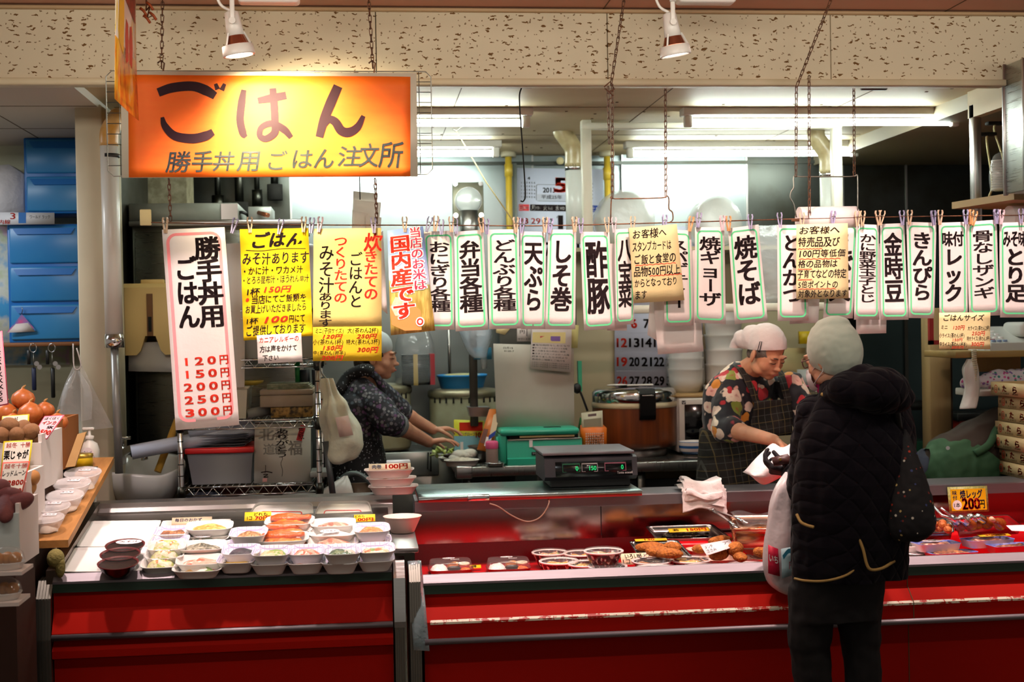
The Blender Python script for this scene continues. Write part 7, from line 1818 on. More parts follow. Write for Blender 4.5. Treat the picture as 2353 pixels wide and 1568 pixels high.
def floral_mat():
    m = mat('floral_shirt_cloth','#14121a',.75,sheen=.2);t = NT(m);b = t.n['Principled BSDF'];v = t.coord()
    wv = t.new('ShaderNodeVectorMath',operation='ADD');nn = t.new('ShaderNodeTexNoise');nn.inputs['Scale'].default_value = 16;t.link(v,nn.inputs['Vector'])
    sc = t.new('ShaderNodeVectorMath',operation='SCALE');sc.inputs[3].default_value = .05;t.link(nn.outputs['Color'],sc.inputs[0]);t.link(v,wv.inputs[0]);t.link(sc.outputs[0],wv.inputs[1])
    vo = t.new('ShaderNodeTexVoronoi');vo.inputs['Scale'].default_value = 18;t.link(wv.outputs[0],vo.inputs['Vector'])
    sp = t.new('ShaderNodeSeparateColor');t.link(vo.outputs['Color'],sp.inputs[0])
    col = t.ramp(sp.outputs[0],[(0,'#f0d8c4'),(.30,'#e8b0a0'),(.42,'#c22a34'),(.56,'#f3e2cc'),(.72,'#d98a2c'),(.82,'#8f9a3c'),(.90,'#1a161c')],'CONSTANT')
    core = t.mix(t.ramp(vo.outputs['Distance'],[(.12,'#ffffff'),(.3,'#000000')]),col,'#e6c45a','MIX')
    core = t.mix(t.math('MULTIPLY',t.ramp(vo.outputs['Distance'],[(.05,'#ffffff'),(.2,'#000000')]),.6),col,'#b3283a')
    f = t.ramp(vo.outputs['Distance'],[(.50,'#000000'),(.56,'#ffffff')]);t.link(t.mix(f,core,'#15131c'),b.inputs['Base Color']);return m
def plaid_mat():
    m = mat('plaid_apron_cloth','#1b1714',.8);t = NT(m);b = t.n['Principled BSDF'];s = t.new('ShaderNodeSeparateXYZ');t.link(t.coord((1,1,1),rot=(0,.12,-.35)),s.inputs[0])
    def lines(o,per,wd,ph=0.): return t.math('LESS_THAN',t.math('FRACT',t.math('ADD',t.math('MULTIPLY',o,1/per),ph)),wd)
    a = t.math('MAXIMUM',lines(s.outputs[0],.056,.06),lines(s.outputs[2],.064,.05));c = t.math('MAXIMUM',lines(s.outputs[0],.056,.05,.5),lines(s.outputs[2],.064,.05,.5));w = t.math('MAXIMUM',lines(s.outputs[0],.112,.4),lines(s.outputs[2],.128,.4))
    x = t.mix(t.math('MULTIPLY',w,.6),'#15120f','#2e2824');x = t.mix(t.math('MULTIPLY',c,.4),x,'#6b6a66');t.link(t.mix(t.math('MULTIPLY',a,.4),x,'#8f7a4a'),b.inputs['Base Color']);return m
def tiny_mat(name,base,dots,scale=70,thr=.22,dens=.5,rough=.75):
    m = mat(name,base,rough);t = NT(m);b = t.n['Principled BSDF']
    vo = t.new('ShaderNodeTexVoronoi');vo.inputs['Scale'].default_value = scale;t.link(t.coord(),vo.inputs['Vector']);sp = t.new('ShaderNodeSeparateColor');t.link(vo.outputs['Color'],sp.inputs[0])
    f = t.math('MULTIPLY',t.math('LESS_THAN',vo.outputs['Distance'],thr),t.math('GREATER_THAN',sp.outputs[0],1-dens));n = len(dots)
    t.link(t.mix(f,base,t.ramp(sp.outputs[1],[(i/n,c) for i,c in enumerate(dots)],'CONSTANT')),b.inputs['Base Color']);return m
def fold(a,s,seed=0,z=.4): return lambda p: a*nz((p.x,p.y,p.z*z),s,seed)+a*.4*nz(p,s*3,seed+3)
# ---------------------------------------------------------------- the cook in the floral shirt
HC = at(1764,812,5.86)
root = empty('person',(HC.x,5.98,0),'person in floral shirt, plaid apron and white headscarf bending over a bag','person')
M = head_pose(HC,.45,.52,-.06)
b = MB();head_shapes(b,M,.98)
neck0 = M @ V(0,.035,-.07);chest = V(HC.x-.055,6.03,1.30)
cap(b,neck0,chest+V(0,-.03,.02),.052,.058);trunk(b,[(chest+V(0,0,.0),.12,.08,.3),(V(HC.x-.08,6.06,1.15),.14,.10,.3),(V(HC.x-.08,6.09,.85),.15,.11,.3),(V(HC.x-.08,6.10,.55),.10,.09,.3)])
for sx in (-1,1): limb(b,[(V(HC.x-.08+sx*.08,6.1,.62),.09),(V(HC.x-.08+sx*.085,6.08,.45),.062),(V(HC.x-.08+sx*.085,6.1,.09),.042)]);cap(b,V(HC.x-.08+sx*.085,6.1,.05),V(HC.x-.08+sx*.1,5.95,.04),.045,.035)
shR,elR,wrR = at(1668,900,5.98),at(1668,985,5.86),at(1778,1012,5.50)
shL,elL,wrL = at(1824,893,6.00),at(1862,985,5.90),at(1846,1000,5.52)
limb(b,[(shR,.05),(elR,.041),(elR.lerp(wrR,.35),.040),(wrR,.026)]);limb(b,[(shL,.05),(elL,.040),(elL.lerp(wrL,.3),.039),(wrL,.026)])
hand_shapes(b,wrR,(.62,-.28,-.5),(-.1,-.3,-.9),1,(.45,.55,.6,.7),.98,thumb=.5)
hand_shapes(b,wrL,(-.25,-.4,-.25),(.3,.0,-1),-1,(.5,.5,.55,.6),.98)
fuse(b,'body',M_skin,root,.0042,3);face_marks(root,M,.98)
# shirt
b = MB();trunk(b,[(chest+V(.01,-.01,.065),.066,.062,.3),(chest+V(0,0,.04),.10,.085,.3),(chest+V(0,.01,-.02),.175,.115,.3),(V(HC.x-.075,6.05,1.20),.185,.135,.3),(V(HC.x-.08,6.07,1.02),.175,.14,.3),(V(HC.x-.08,6.09,.82),.178,.145,.3)])
limb(b,[(shR+V(.02,0,.01),.075),(shR.lerp(elR,.5),.07),(elR,.066),(elR.lerp(wrR,.16),.060)]);limb(b,[(shL+V(-.02,0,.01),.072),(elL,.064),(elL.lerp(wrL,.35),.054),(elL.lerp(wrL,.5),.05)])
fuse(b,'floral_shirt',floral_mat(),root,.0055,3,fold(.010,9,1))
# apron: skirt, bib and straps
M_plaid = plaid_mat()
b = MB();trunk(b,[(V(HC.x-.08,6.08,1.06),.182,.150,.3),(V(HC.x-.08,6.08,.95),.19,.155,.3),(V(HC.x-.08,6.09,.80),.205,.165,.3),(V(HC.x-.08,6.09,.50),.22,.18,.3)])
fuse(b,'apron_skirt',M_plaid,root,.006,3,fold(.012,7,2,.2),cut=[(V(0,0,1.065),V(0,0,1)),(V(0,0,.52),V(0,0,-1))])
def shell_strip(name,path,w,m,parent,lift=.0,n=8):
    rows = [[Vector(p)-Vector(d)*w,Vector(p),Vector(p)+Vector(d)*w] for p,d in path]
    c = MB();c.loft(rows,m,True,False,False,False);c.loft([[p+V(.002,.004,-.001) for p in r_] for r_ in rows],m,True,False,False,False);return c.build(name,parent)
fx = V(math.sin(.62)*.5,-1,0).normalized()
q = lambda x,y,Y: at(x,y,Y)
s = Sheet(q(1734,921,5.882),q(1818,917,5.905),q(1822,1000,5.90),q(1722,1005,5.895),thick=.004,wave=lambda u,v: .010*math.sin(u*3.1)+.004*math.sin(v*7+u*5),nu=10,nv=8);s.base(M_plaid);s.build('apron_bib',root)
u = V(1,.15,0).normalized()
shell_strip('apron_strap',[(q(1738,925,5.885),u),(q(1728,895,5.89),u),(q(1714,868,5.905),u),(q(1700,846,5.94),u),(q(1690,838,5.99),u)],.017,M_plaid,root)
shell_strip('apron_strap',[(q(1812,922,5.90),u),(q(1804,895,5.905),u),(q(1797,870,5.92),u),(q(1790,852,5.97),u)],.018,M_plaid,root)
# headscarf and hair
b = MB()
def HE(c,r,rot=None):
    h = MB();h.ell(c,r,M_skin,28,18,rot=rot);b.add([v*.98 for v in h.v],h.f,M_skin,True,M)
HE((0,.026,.042),(.083,.101,.088));HE((-.015,.085,.03),(.068,.07,.062));HE((-.04,.125,.0),(.045,.055,.042));HE((-.06,.15,-.045),(.022,.025,.05))
cutp = M @ V(0,-.04,.043);cutn = (M.to_3x3() @ V(0,-.50,-1)).normalized()
o = fuse(b,'headscarf',mat('white_headscarf','#eadfdc',.8,bump=(30,.3)),root,.005,3,fold(.006,14,4),cut=[(cutp,cutn)])
b = MB();HE((0,.022,.030),(.0752,.094,.082));HE((0,.07,-.035),(.05,.035,.04))
fuse(b,'hair',M_hairg,root,.005,2,fold(.002,60,5),cut=[(M @ V(0,-.052,0),(M.to_3x3() @ V(0,-1,.35)).normalized()),(M @ V(0,0,-.06),(M.to_3x3() @ V(0,0,-1)).normalized())])
p = [M @ V(-.078,-.015,z) for z in (.075,.03)];MB().tube([p[0]+V(-.006,-.004,0),p[1]+V(-.004,-.006,0),p[1]+V(.006,-.008,.002),p[0]+V(.002,-.006,0)],.0018,M_black,6,True).build('hair_pin',root)
MB().tube([p[1]+V(-.004,-.006,-.004),p[1]+V(.006,-.01,-.006)],.004,M_black,6).build('hair_clip',root)
# white bag between cook and customer
p = lambda x,y,Y=5.33: at(x,y,Y)
c = MB();rows = []
W_ = [(1712,1088),(1728,1060),(1752,1036),(1776,1018),(1800,1030),(1830,1010),(1846,1000)];B_ = [(1722,1090),(1742,1108),(1760,1114),(1790,1098),(1812,1084),(1836,1066),(1850,1050)]
for k,((a,e),(f,g_)) in enumerate(zip(W_,B_)):
    A,B2 = p(a,e),p(f,g_);row = []
    for j in range(9):
        t = j/8;row.append(A.lerp(B2,t)+V(0,-.09*math.sin(t*math.pi)+.02*nz((k,t*4,0),1.3),.008*nz((k*1.3,t*5,3),1.1)))
    for j in range(7,0,-1): t = j/8;row.append(A.lerp(B2,t)+V(0,.06*math.sin(t*math.pi)+.02*nz((k,t*4,5),1.3),0))
    rows.append(row)
rr = []
for i in range(len(rows[0])): rr.append(spline([r_[i] for r_ in rows],4))
c.loft([list(x) for x in zip(*rr)],mat('thin_white_bag','#efe6e6',.45,trans=.05,bump=(18,.8)),True)
thing('white_bag',c,'white crumpled plastic bag held open between the cook and the customer','bag')
# ---------------------------------------------------------------- the aproned cook at the table, in profile
HC = at(868,818,6.45)
root = empty('person',(HC.x-.12,6.45,0),'person in dark patterned blouse and dotted apron leaning on the prep table in profile','person')
M = head_pose(HC,1.42,.10)
b = MB();head_shapes(b,M,.98,1.1)
ch = at(825,925,6.47);neck0 = M @ V(0,.035,-.07)
cap(b,neck0,ch+V(.03,0,.07),.05,.058);trunk(b,[(ch,.08,.11,0),(at(820,1000,6.47),.11,.14,0),(at(826,1110,6.47),.12,.15,0),(V(HC.x-.1,6.47,.55),.09,.11,0)])
for sy in (-1,1): limb(b,[(V(HC.x-.1,6.47+sy*.08,.6),.09),(V(HC.x-.08,6.47+sy*.085,.44),.06),(V(HC.x-.1,6.47+sy*.085,.09),.042)]);cap(b,V(HC.x-.1,6.47+sy*.085,.05),V(HC.x+.05,6.47+sy*.09,.04),.045,.035)
shR,elR,wrR = at(838,905,6.36),at(898,970,6.30),at(985,1016,6.56)
shL,elL,wrL = at(855,890,6.62),at(915,945,6.72),at(995,988,6.78)
limb(b,[(shR+V(0,.02,-.02),.04),(elR,.043),(elR.lerp(wrR,.35),.043),(wrR,.028)]);limb(b,[(shL,.04),(elL,.041),(elL.lerp(wrL,.35),.040),(wrL,.026)])
hand_shapes(b,wrR,(1,.1,.10),(.1,0,-1),-1,(.28,.25,.3,.35),.98,.12);hand_shapes(b,wrL,(1,.2,.05),(.1,0,-1),1,(.3,.3,.3,.35),.98)
fuse(b,'body',skinmat('cool_skin','#cf9c80','#b98068'),root,.0045,3);face_marks(root,M,.98,M_hairb)
b = MB();trunk(b,[(ch+V(.02,0,.085),.058,.062,0),(ch+V(.005,0,.06),.095,.12,0),(ch,.128,.18,0),(at(815,985,6.47),.125,.165,0),(at(822,1040,6.47),.125,.16,0)])
limb(b,[(shR+V(-.01,.03,.0),.078),(shR.lerp(elR,.5),.074),(elR.lerp(wrR,-.03),.068),(elR.lerp(wrR,.06),.064)]);limb(b,[(shL+V(-.01,-.03,0),.075),(shL.lerp(elL,.6),.068),(elL.lerp(wrL,.05),.06)])
M_bl1 = tiny_mat('dark_paisley_cloth','#23252e',['#5d5a66','#6a4a72','#4a5460','#7a7a80'],60,.5,.75)
fuse(b,'blouse',M_bl1,root,.0055,3,fold(.010,9,6))
for w_,e_,tt in ((wrR,elR,.10),(wrL,elL,.08)):
    u_,v_,t_ = frame(w_-e_);MB().loft([[e_.lerp(w_,tt+k*.06)+(u_*math.cos(6.2832*j/20)+v_*math.sin(6.2832*j/20))*(.062-.004*k) for j in range(20)] for k in range(3)],mat('grey_cuff','#7d8588',.8),True).build('rolled_cuff',root)
M_dot = tiny_mat('dotted_apron_cloth','#131418',['#b9bec4','#8f959c'],95,.28,.55)
b = MB();trunk(b,[(at(812,1000,6.47),.135,.17,0),(at(820,1060,6.47),.145,.178,0),(at(826,1130,6.47),.15,.185,0),(V(HC.x-.10,6.47,.45),.15,.19,0)])
fuse(b,'apron',M_dot,root,.006,3,fold(.010,7,7,.2),cut=[(at(812,985,6.47),V(0,0,1))])
c = MB();c.tube(spline([at(778,905,6.47)+V(0,-.1,0),at(800,868,6.40),at(838,850,6.36),at(856,858,6.36)],5),[.01]+[.03]*14+[.012],M_dot,10);c.build('apron_strap',root)
c = MB();c.tube(spline([at(845,852,6.38),at(868,870,6.40),at(880,905,6.42)],4),.018,M_bl1,10);c.build('collar',root)
b = MB();HE((0,.028,.045),(.082,.098,.084));HE((0,.07,.03),(.06,.055,.055))
fuse(b,'head_cap',mat('grey_white_cap','#b9c6c9',.8),root,.005,3,fold(.003,14,4),cut=[(M @ V(0,-.06,.030),(M.to_3x3() @ V(0,-.55,-1)).normalized())])
b = MB();HE((0,.024,.025),(.077,.092,.080));HE((0,.075,-.035),(.055,.04,.05))
fuse(b,'hair',M_hairb,root,.005,2,fold(.002,60,5),cut=[(M @ V(0,-.035,0),(M.to_3x3() @ V(0,-1,.25)).normalized())])
# ---------------------------------------------------------------- the customer
HC = at(1908,820,4.45)
root = empty('person',(HC.x,4.42,0),'person in dark quilted hooded coat and pale knitted cap, standing at the counter','person')
M = head_pose(HC,math.pi+.62,.22)          # faces into the stall, turned towards the cook
b = MB();head_shapes(b,M,.98)
ch = at(1968,905,4.40);neck0 = M @ V(0,.03,-.07)
cap(b,neck0,ch,.055,.06);trunk(b,[(ch,.10,.08,0),(at(1965,1050,4.38),.16,.12,0),(at(1945,1300,4.40),.12,.10,0),(at(1930,1420,4.42),.10,.08,0)])
hipL,hipR = at(1872,1330,4.42),at(1970,1330,4.40)
limb(b,[(hipL,.065),(at(1860,1475,4.42),.05),(at(1868,1568,4.42),.045),(V(HC.x-.06,4.42,.08),.04)]);limb(b,[(hipR,.065),(at(1976,1475,4.41),.05),(at(1985,1568,4.41),.045),(V(HC.x+.125,4.41,.08),.04)])
for x in (HC.x-.07,HC.x+.12): cap(b,V(x,4.38,.05),V(x-.03,4.55,.04),.045,.04)
shL,elL,wrL = at(1880,960,4.48),at(1862,1125,4.62),at(1826,1086,4.84)
shR,elR,wrR = at(2040,960,4.42),at(2055,1120,4.55),at(1985,1100,4.80)
limb(b,[(shL,.05),(elL,.04),(wrL,.026)]);limb(b,[(shR,.05),(elR,.04),(wrR,.026)])
fuse(b,'body',skinmat('customer_skin','#c9987c','#b5795f'),root,.006,3)
b = MB();hand_shapes(b,wrL,(-.85,.25,.12),(.2,.3,.9),1,(.6,.7,.75,.8),1.05,thumb=.6);cap(b,wrL.lerp(elL,.2),wrL,.036,.033)
fuse(b,'dark_glove',mat('dark_glove_knit','#17131a',.8),root,.0042,2)
b = MB();hand_shapes(b,wrR,(-.5,.6,.1),(-.2,-.2,-.8),-1,(.4,.4,.5,.5),1.05);cap(b,wrR.lerp(elR,.2),wrR,.036,.033)
fuse(b,'dark_glove',mat('dark_glove_knit'),root,.0042,2)
def quilt_mat():
    m = mat('quilted_navy_cloth','#0e0b13',.85,spec=.12,sheen=.05);t = NT(m);b = t.n['Principled BSDF']
    s = t.new('ShaderNodeSeparateXYZ');wv = t.new('ShaderNodeVectorMath',operation='ADD');v = t.coord()
    nn = t.new('ShaderNodeTexNoise');nn.inputs['Scale'].default_value = 3;t.link(v,nn.inputs['Vector']);sc = t.new('ShaderNodeVectorMath',operation='SCALE');sc.inputs[3].default_value = .06;t.link(nn.outputs['Color'],sc.inputs[0])
    t.link(v,wv.inputs[0]);t.link(sc.outputs[0],wv.inputs[1]);t.link(wv.outputs[0],s.inputs[0]);f = None
    for sg in (1,-1):
        w = t.math('FRACT',t.math('ADD',t.math('MULTIPLY',t.math('ADD',s.outputs[0],t.math('MULTIPLY',s.outputs[1],.6)),15.*sg),t.math('MULTIPLY',s.outputs[2],12.)))
        k = t.math('ABSOLUTE',t.math('SUBTRACT',w,.5));f = k if f is None else t.math('MINIMUM',f,k)
    h = t.ramp(f,[(0,'#000000'),(.12,'#c0c0c0'),(.5,'#ffffff')]);bp = t.new('ShaderNodeBump');bp.inputs['Strength'].default_value = .6;bp.inputs['Distance'].default_value = .012
    t.link(h,bp.inputs['Height']);t.link(bp.outputs[0],b.inputs['Normal']);return m
M_quilt = quilt_mat()
b = MB();trunk(b,[(ch+V(-.03,.02,.05),.085,.085,0),(at(1972,925,4.40),.15,.115,0),(at(1970,985,4.39),.195,.15,0),(at(1965,1080,4.38),.205,.165,0),(at(1955,1200,4.38),.20,.165,0),(at(1950,1290,4.39),.195,.165,0),(at(1950,1325,4.39),.19,.16,0)])
limb(b,[(shL,.085),(shL.lerp(elL,.5),.085),(elL,.080),(elL.lerp(wrL,.5),.062),(elL.lerp(wrL,.9),.052)]);limb(b,[(shR,.085),(elR,.08),(elR.lerp(wrR,.9),.055)])
cap(b,at(1985,1240,4.33),at(2012,1268,4.30),.075,.075);cap(b,at(2020,1150,4.33),at(2025,1260,4.32),.07,.06)
fuse(b,'quilted_coat',M_quilt,root,.0065,3,fold(.012,8,8,.5),cut=[(at(1950,1322,4.39),V(0,0,-1))])
b = MB()
for a,rr in (((1930,905,4.36),.055),((1965,895,4.31),.085),((2015,898,4.27),.095),((2050,915,4.27),.065)): b.ell(at(*a),(rr*1.15,rr*1.1,rr*.8),M_skin,20,14)
cap(b,at(1912,915,4.38),at(1950,870,4.38),.03,.035);cap(b,at(1950,870,4.38),at(1990,862,4.34),.035,.04);cap(b,at(1985,880,4.30),at(2045,910,4.27),.065,.06)
fuse(b,'hood',M_quilt,root,.006,4,fold(.008,9,9))
M_pipe = mat('tan_piping','#a8894e',.7)
def piping(pts,r=.005): MB().tube(spline(pts,5),r,M_pipe,8).build('piping',root)
piping([at(1888,906,4.37),at(1904,912,4.345),at(1920,900,4.33),at(1934,880,4.325),at(1948,862,4.32),at(1970,845,4.31)],.006)
piping([at(1826,1330,4.30),at(1850,1335,4.25),at(1890,1336,4.225),at(1930,1328,4.225),at(1960,1312,4.23),at(1978,1280,4.235)],.004)
piping([at(1970,1230,4.225),at(1983,1262,4.215),at(1992,1298,4.21),at(2003,1310,4.21),at(2028,1306,4.22),at(2055,1290,4.25)],.005)
piping([at(1831,1183,4.32),at(1840,1200,4.29),at(1855,1208,4.27),at(1870,1212,4.255)],.005)
b = MB();cap(b,at(1905,885,4.46),at(1952,862,4.42),.045,.055)
fuse(b,'magenta_scarf',mat('magenta_cloth','#b0105c',.8),root,.006,3,fold(.004,20,3))
b = MB();HE((0,.022,.018),(.092,.098,.116));HE((0,.03,.10),(.06,.065,.038))
def knit_mat():
    m = mat('pale_knit','#a9b5a6',.9,sheen=.3);t = NT(m);b_ = t.n['Principled BSDF'];s_ = t.new('ShaderNodeSeparateXYZ');t.link(t.coord((1,1,1),rot=(.2,.1,0)),s_.inputs[0])
    w = t.math('FRACT',t.math('MULTIPLY',s_.outputs[2],260));t.link(t.mix(t.math('MULTIPLY',t.math('LESS_THAN',w,.4),.35),'#b6c0b0','#8b9a90'),b_.inputs['Base Color']);return m
fuse(b,'knitted_cap',knit_mat(),root,.005,3,fold(.004,16,2),cut=[(M @ V(0,0,-.048),(M.to_3x3() @ V(0,-.6,-1)).normalized())])
b = MB();HE((0,.016,-.01),(.0755,.086,.068))
fuse(b,'hair',M_hairb,root,.005,2,None,cut=[(M @ V(0,-.01,0),(M.to_3x3() @ V(0,-1,.0)).normalized()),(M @ V(0,0,-.055),(M.to_3x3() @ V(0,0,-1)).normalized())])
def PM(*p): return M @ (V(*p)*.98)
c = MB();rows = []
for z,sx in ((-.028,.040),(-.045,.056),(-.068,.058),(-.092,.046),(-.106,.026)):
    rows.append([PM(sx*math.sin(a),-.042-.062*math.cos(a)*(1 if z > -.1 else .8),z) for a in [-1.35+2.7*k/12 for k in range(13)]])
c.loft(rows,mat('white_mask','#dcd6da',.8),True,False,False,False);c.build('face_mask',root)
for x in (-1,1): MB().tube([PM(x*.056,-.05,-.045),PM(x*.073,-.01,-.02),PM(x*.078,.02,-.005),PM(x*.076,.012,-.05),PM(x*.055,-.05,-.085)],.0016,M_outl,5).build('mask_loop',root)
c = MB()
for x in (-1,1): c.tube([PM(x*.031+.022*math.cos(a),-.092+.010*abs(math.cos(a)),-.004+.017*math.sin(a)) for a in [6.2832*k/16 for k in range(16)]],.0022,mat('brown_glasses','#6a4038',.3),6,True);c.tube([PM(x*.053,-.085,0),PM(x*.078,.01,.002)],.002,mat('brown_glasses'),6)
c.tube([PM(-.009,-.094,0),PM(.009,-.094,0)],.002,mat('brown_glasses'),6);c.build('glasses',root)
b = MB()
hz_ = at(1930,1345,4.41)
trunk(b,[(at(1930,1290,4.40),.15,.125,0),(at(1925,1350,4.41),.155,.13,0),(at(1920,1420,4.41),.15,.125,0)])
limb(b,[(at(1868,1380,4.42),.095),(at(1858,1470,4.42),.078),(at(1868,1568,4.42),.07),(V(HC.x-.06,4.42,.14),.062)]);limb(b,[(at(1972,1380,4.41),.092),(at(1978,1470,4.41),.07),(at(1985,1568,4.41),.062),(V(HC.x+.125,4.41,.14),.06)])
fuse(b,'black_trousers',mat('black_trouser_cloth','#0b0a0d',.85),root,.0065,3,fold(.010,9,5,.6),cut=[(V(0,0,.12),V(0,0,-1))])
for x in (HC.x-.065,HC.x+.122):
    b = MB();cap(b,V(x,4.37,.06),V(x-.03,4.56,.045),.058,.046);cap(b,V(x,4.40,.05),V(x,4.40,.14),.055,.05);fuse(b,'shoe',mat('dark_shoe','#1a1716',.5),root,.006,2,cut=[(V(0,0,.005),V(0,0,-1))])
# shoulder bag with tiny flowers
b = MB();trunk(b,[(at(2068,985,4.30),.012,.03,.3),(at(2082,1080,4.27),.05,.06,.3),(at(2090,1160,4.25),.075,.08,.3),(at(2092,1215,4.25),.08,.085,.3),(at(2085,1240,4.25),.05,.055,.3)])
r = empty('shoulder_bag',at(2090,1245,4.25),'dark shoulder bag with tiny flowers on the customer\'s back','bag')
fuse(b,'bag_body',tiny_mat('tiny_flower_cloth','#0d0c10',['#d9d4c4','#b5341c','#3a4478','#c9b070','#7a2a20'],62,.26,.42),r,.005,3,fold(.006,16,6))
MB().tube(spline([at(2068,990,4.28),at(2058,930,4.26),at(2045,890,4.30),at(2020,862,4.42)],5),.011,M_black,8).build('strap',r)
# carrier bag on the customer's arm
p = lambda x,y,Y=4.72: at(x,y,Y)
r = empty('carrier_bag',p(1800,1365),'white carrier bag with red and blue print hanging from the customer\'s arm','bag')
bag('b',soft([(p(1812,1085,4.75),.012,.012),(p(1806,1115),.03,.025),(p(1800,1165),.052,.04),(p(1796,1220),.060,.05),(p(1794,1280),.064,.055),(p(1796,1330),.056,.05),(p(1805,1355),.034,.035),(p(1808,1366),.008,.01)]),mat('milky_carrier_film','#d9cfd2',.4,trans=.25,bump=(12,.6)),'',seed=12,amp=.010).build('sack',r)
s = Sheet(p(1765,1252,4.662),p(1788,1262,4.655),p(1792,1325,4.655),p(1765,1318,4.665),nu=2,nv=3,wave=lambda u,v: .004*math.sin(u*3));s.base(mat('crimson_print','#c2183c',.5));s.decal(put_text('いち',(.1,.3,.9,.55),.03),M_outl);s.build('red_print',r)
s = Sheet(p(1795,1262,4.653),p(1830,1255,4.66),p(1830,1320,4.66),p(1797,1330,4.653),nu=2,nv=3);s.base(mat('pale_blue_print','#a9cbd4',.5));s.decal(stroke([(.1,.3),(.5,.12),(.9,.25)],.08),mat('blue_swoosh','#3a93b4',.5));s.decal(put_text('P5',(.5,.5,.9,.75),.02),mat('rose_print','#c98a94',.5));s.build('blue_print',r)
# brown purse in the gloved hand
q = at(1801,1062,4.79)
r = empty('purse',q,'dark brown leather purse held open in the customer\'s gloved hand','purse')
s = Sheet(at(1772,1052,4.79),at(1810,1043,4.775),at(1826,1062,4.765),at(1778,1070,4.775),thick=.012,nu=2,nv=2);s.base(mat('brown_leather','#3a1a18',.4));s.build('flap',r)
MB().cyl(at(1793,1056,4.775),at(1793,1056,4.758),.005,mat('gold_snap','#b08a3c',.25,1.),n=12).build('snap',r)
# ---------------------------------------------------------------- worker bending down at the far end
root = empty('person',(at(2200,1050,5.95).x,6.0,0),'person in green apron and dark top bending down behind the wooden boxes','person')
b = MB();B0,B1 = at(2195,1065,5.98),at(2310,1000,6.0)
trunk_rows = [(B0+V(-.06,0,-.06),.13),(B0,.155),(B0.lerp(B1,.5),.15),(B1,.14),(B1+V(.12,0,-.06),.10)]
limb(b,[(V(*p_),r_) for p_,r_ in trunk_rows])
for sy in (-1,1): limb(b,[(B0+V(-.05,sy*.09,-.1),.10),(V(B0.x-.02,6.0+sy*.1,.5),.075),(V(B0.x-.05,6.0+sy*.1,.08),.055)])
b.ell(B1+V(.24,0,-.10),(.10,.085,.11),M_skin,20,14);cap(b,B1+V(.1,0,-.04),B1+V(.2,0,-.08),.06,.055)
for sy in (-1,1): limb(b,[(B1+V(.05,sy*.14,-.02),.06),(B1+V(.1,sy*.17,-.22),.045),(B1+V(.16,sy*.12,-.40),.035)]);hand_shapes(b,B1+V(.16,sy*.12,-.40),(.1,0,-1),(.9,0,0),sy,(.3,)*4)
fuse(b,'body',mat('dark_brown_jersey','#332820',.85),root,.008,3,fold(.008,8,3))
b = MB();cap(b,B0+V(-.02,-.03,-.03),B0.lerp(B1,.35)+V(0,-.02,-.05),.170,.165);cap(b,B0+V(.0,-.03,-.35),B0+V(0,-.03,-.05),.165,.168)
fuse(b,'green_apron',mat('green_apron_cloth','#2c5034',.8),root,.008,3,fold(.016,9,4),cut=[(B0+V(-.17,0,0),V(-1,0,.3)),(B0.lerp(B1,.42),V(.75,0,.9))])
b = MB();cap(b,B0+V(-.12,.03,-.38),B0+V(-.10,.03,-.06),.12,.13);fuse(b,'blue_trousers',mat('navy_denim','#1c2333',.8),root,.008,3,fold(.01,9,6))
MB().tube(spline([B0+V(.02,-.165,.06),B0+V(.09,-.16,.10),B0.lerp(B1,.6)+V(0,-.135,.10),B1+V(.02,-.10,.13)],4),.018,mat('green_apron_cloth'),8).build('apron_strap',root)
MB().cyl(at(2178,1030,5.82),at(2178,1030,5.80),.009,M_chrome,n=12).build('buckle',root)
# ================================================================ neighbouring stall at the post end
M_bd = mat('blue_drawer_plastic','#2a7fc0',.3,noise=(2.5,.5,'#4596c6'),trans=.1);M_bf = mat('blue_drawer_frame','#1668b4',.35)
def drawers(px0,px1,rows,Y,label):
    a,b = at(px0,rows[0],Y),at(px1,rows[-1],Y);x0,x1 = a.x,a.x+.36
    r = empty('drawer_unit',((x0+x1)/2,Y+.2,b.z),label,'drawers','blue plastic drawer units')
    MB().rbox((x0,Y+.012,b.z),(x1,Y+.28,a.z),M_bf,.006,2).build('carcass',r)
    for t,u in zip(rows,rows[1:]):
        z0,z1 = at(px0,u,Y).z,at(px0,t,Y).z
        d = MB().rbox((x0+.012,Y,z0+.008),(x1-.012,Y+.03,z1-.008),M_bd,.008,2).build('drawer',r)
        MB().loft([[V(x0+.03,Y-.004,z1-.02),V(x1-.03,Y-.004,z1-.02)],[V(x0+.05,Y-.010,z1-.05),V(x1-.05,Y-.010,z1-.05)],[V(x0+.055,Y-.001,z1-.052),V(x1-.055,Y-.001,z1-.052)]],M_bf,False,False,False,False).build('handle',d)
drawers(52,172,(316,402,490),6.9,'upper blue plastic drawer unit standing on the taller unit behind the cream post')
drawers(14,180,(516,610,698,786),6.88,'lower blue plastic drawer unit on the wooden shelf behind the cream post')
a = at(45,788,6.85);thing('wooden_shelf',MB().rbox((-2.2,6.84,a.z-.02),(-1.22,7.2,a.z),mat('shelf_wood','#8a5630',.6),.003,1),'wooden shelf carrying the blue drawers','shelf')
thing('white_sack',MB().loft([[at(-60,500,6.95),at(55,500,6.95),at(55,500,6.95)+V(0,.25,0),at(-60,500,6.95)+V(0,.25,0)],[at(-60,405,6.97),at(52,400,6.97),at(52,400,6.97)+V(0,.2,0),at(-60,405,6.97)+V(0,.2,0)],[at(-60,385,7.0),at(20,378,7.0),at(20,378,7.0)+V(0,.15,0),at(-60,385,7.0)+V(0,.15,0)]],mat('white_sack_film','#d5d5da',.5,bump=(12,.8)),True),'white plastic sack beside the upper blue drawers','sack')
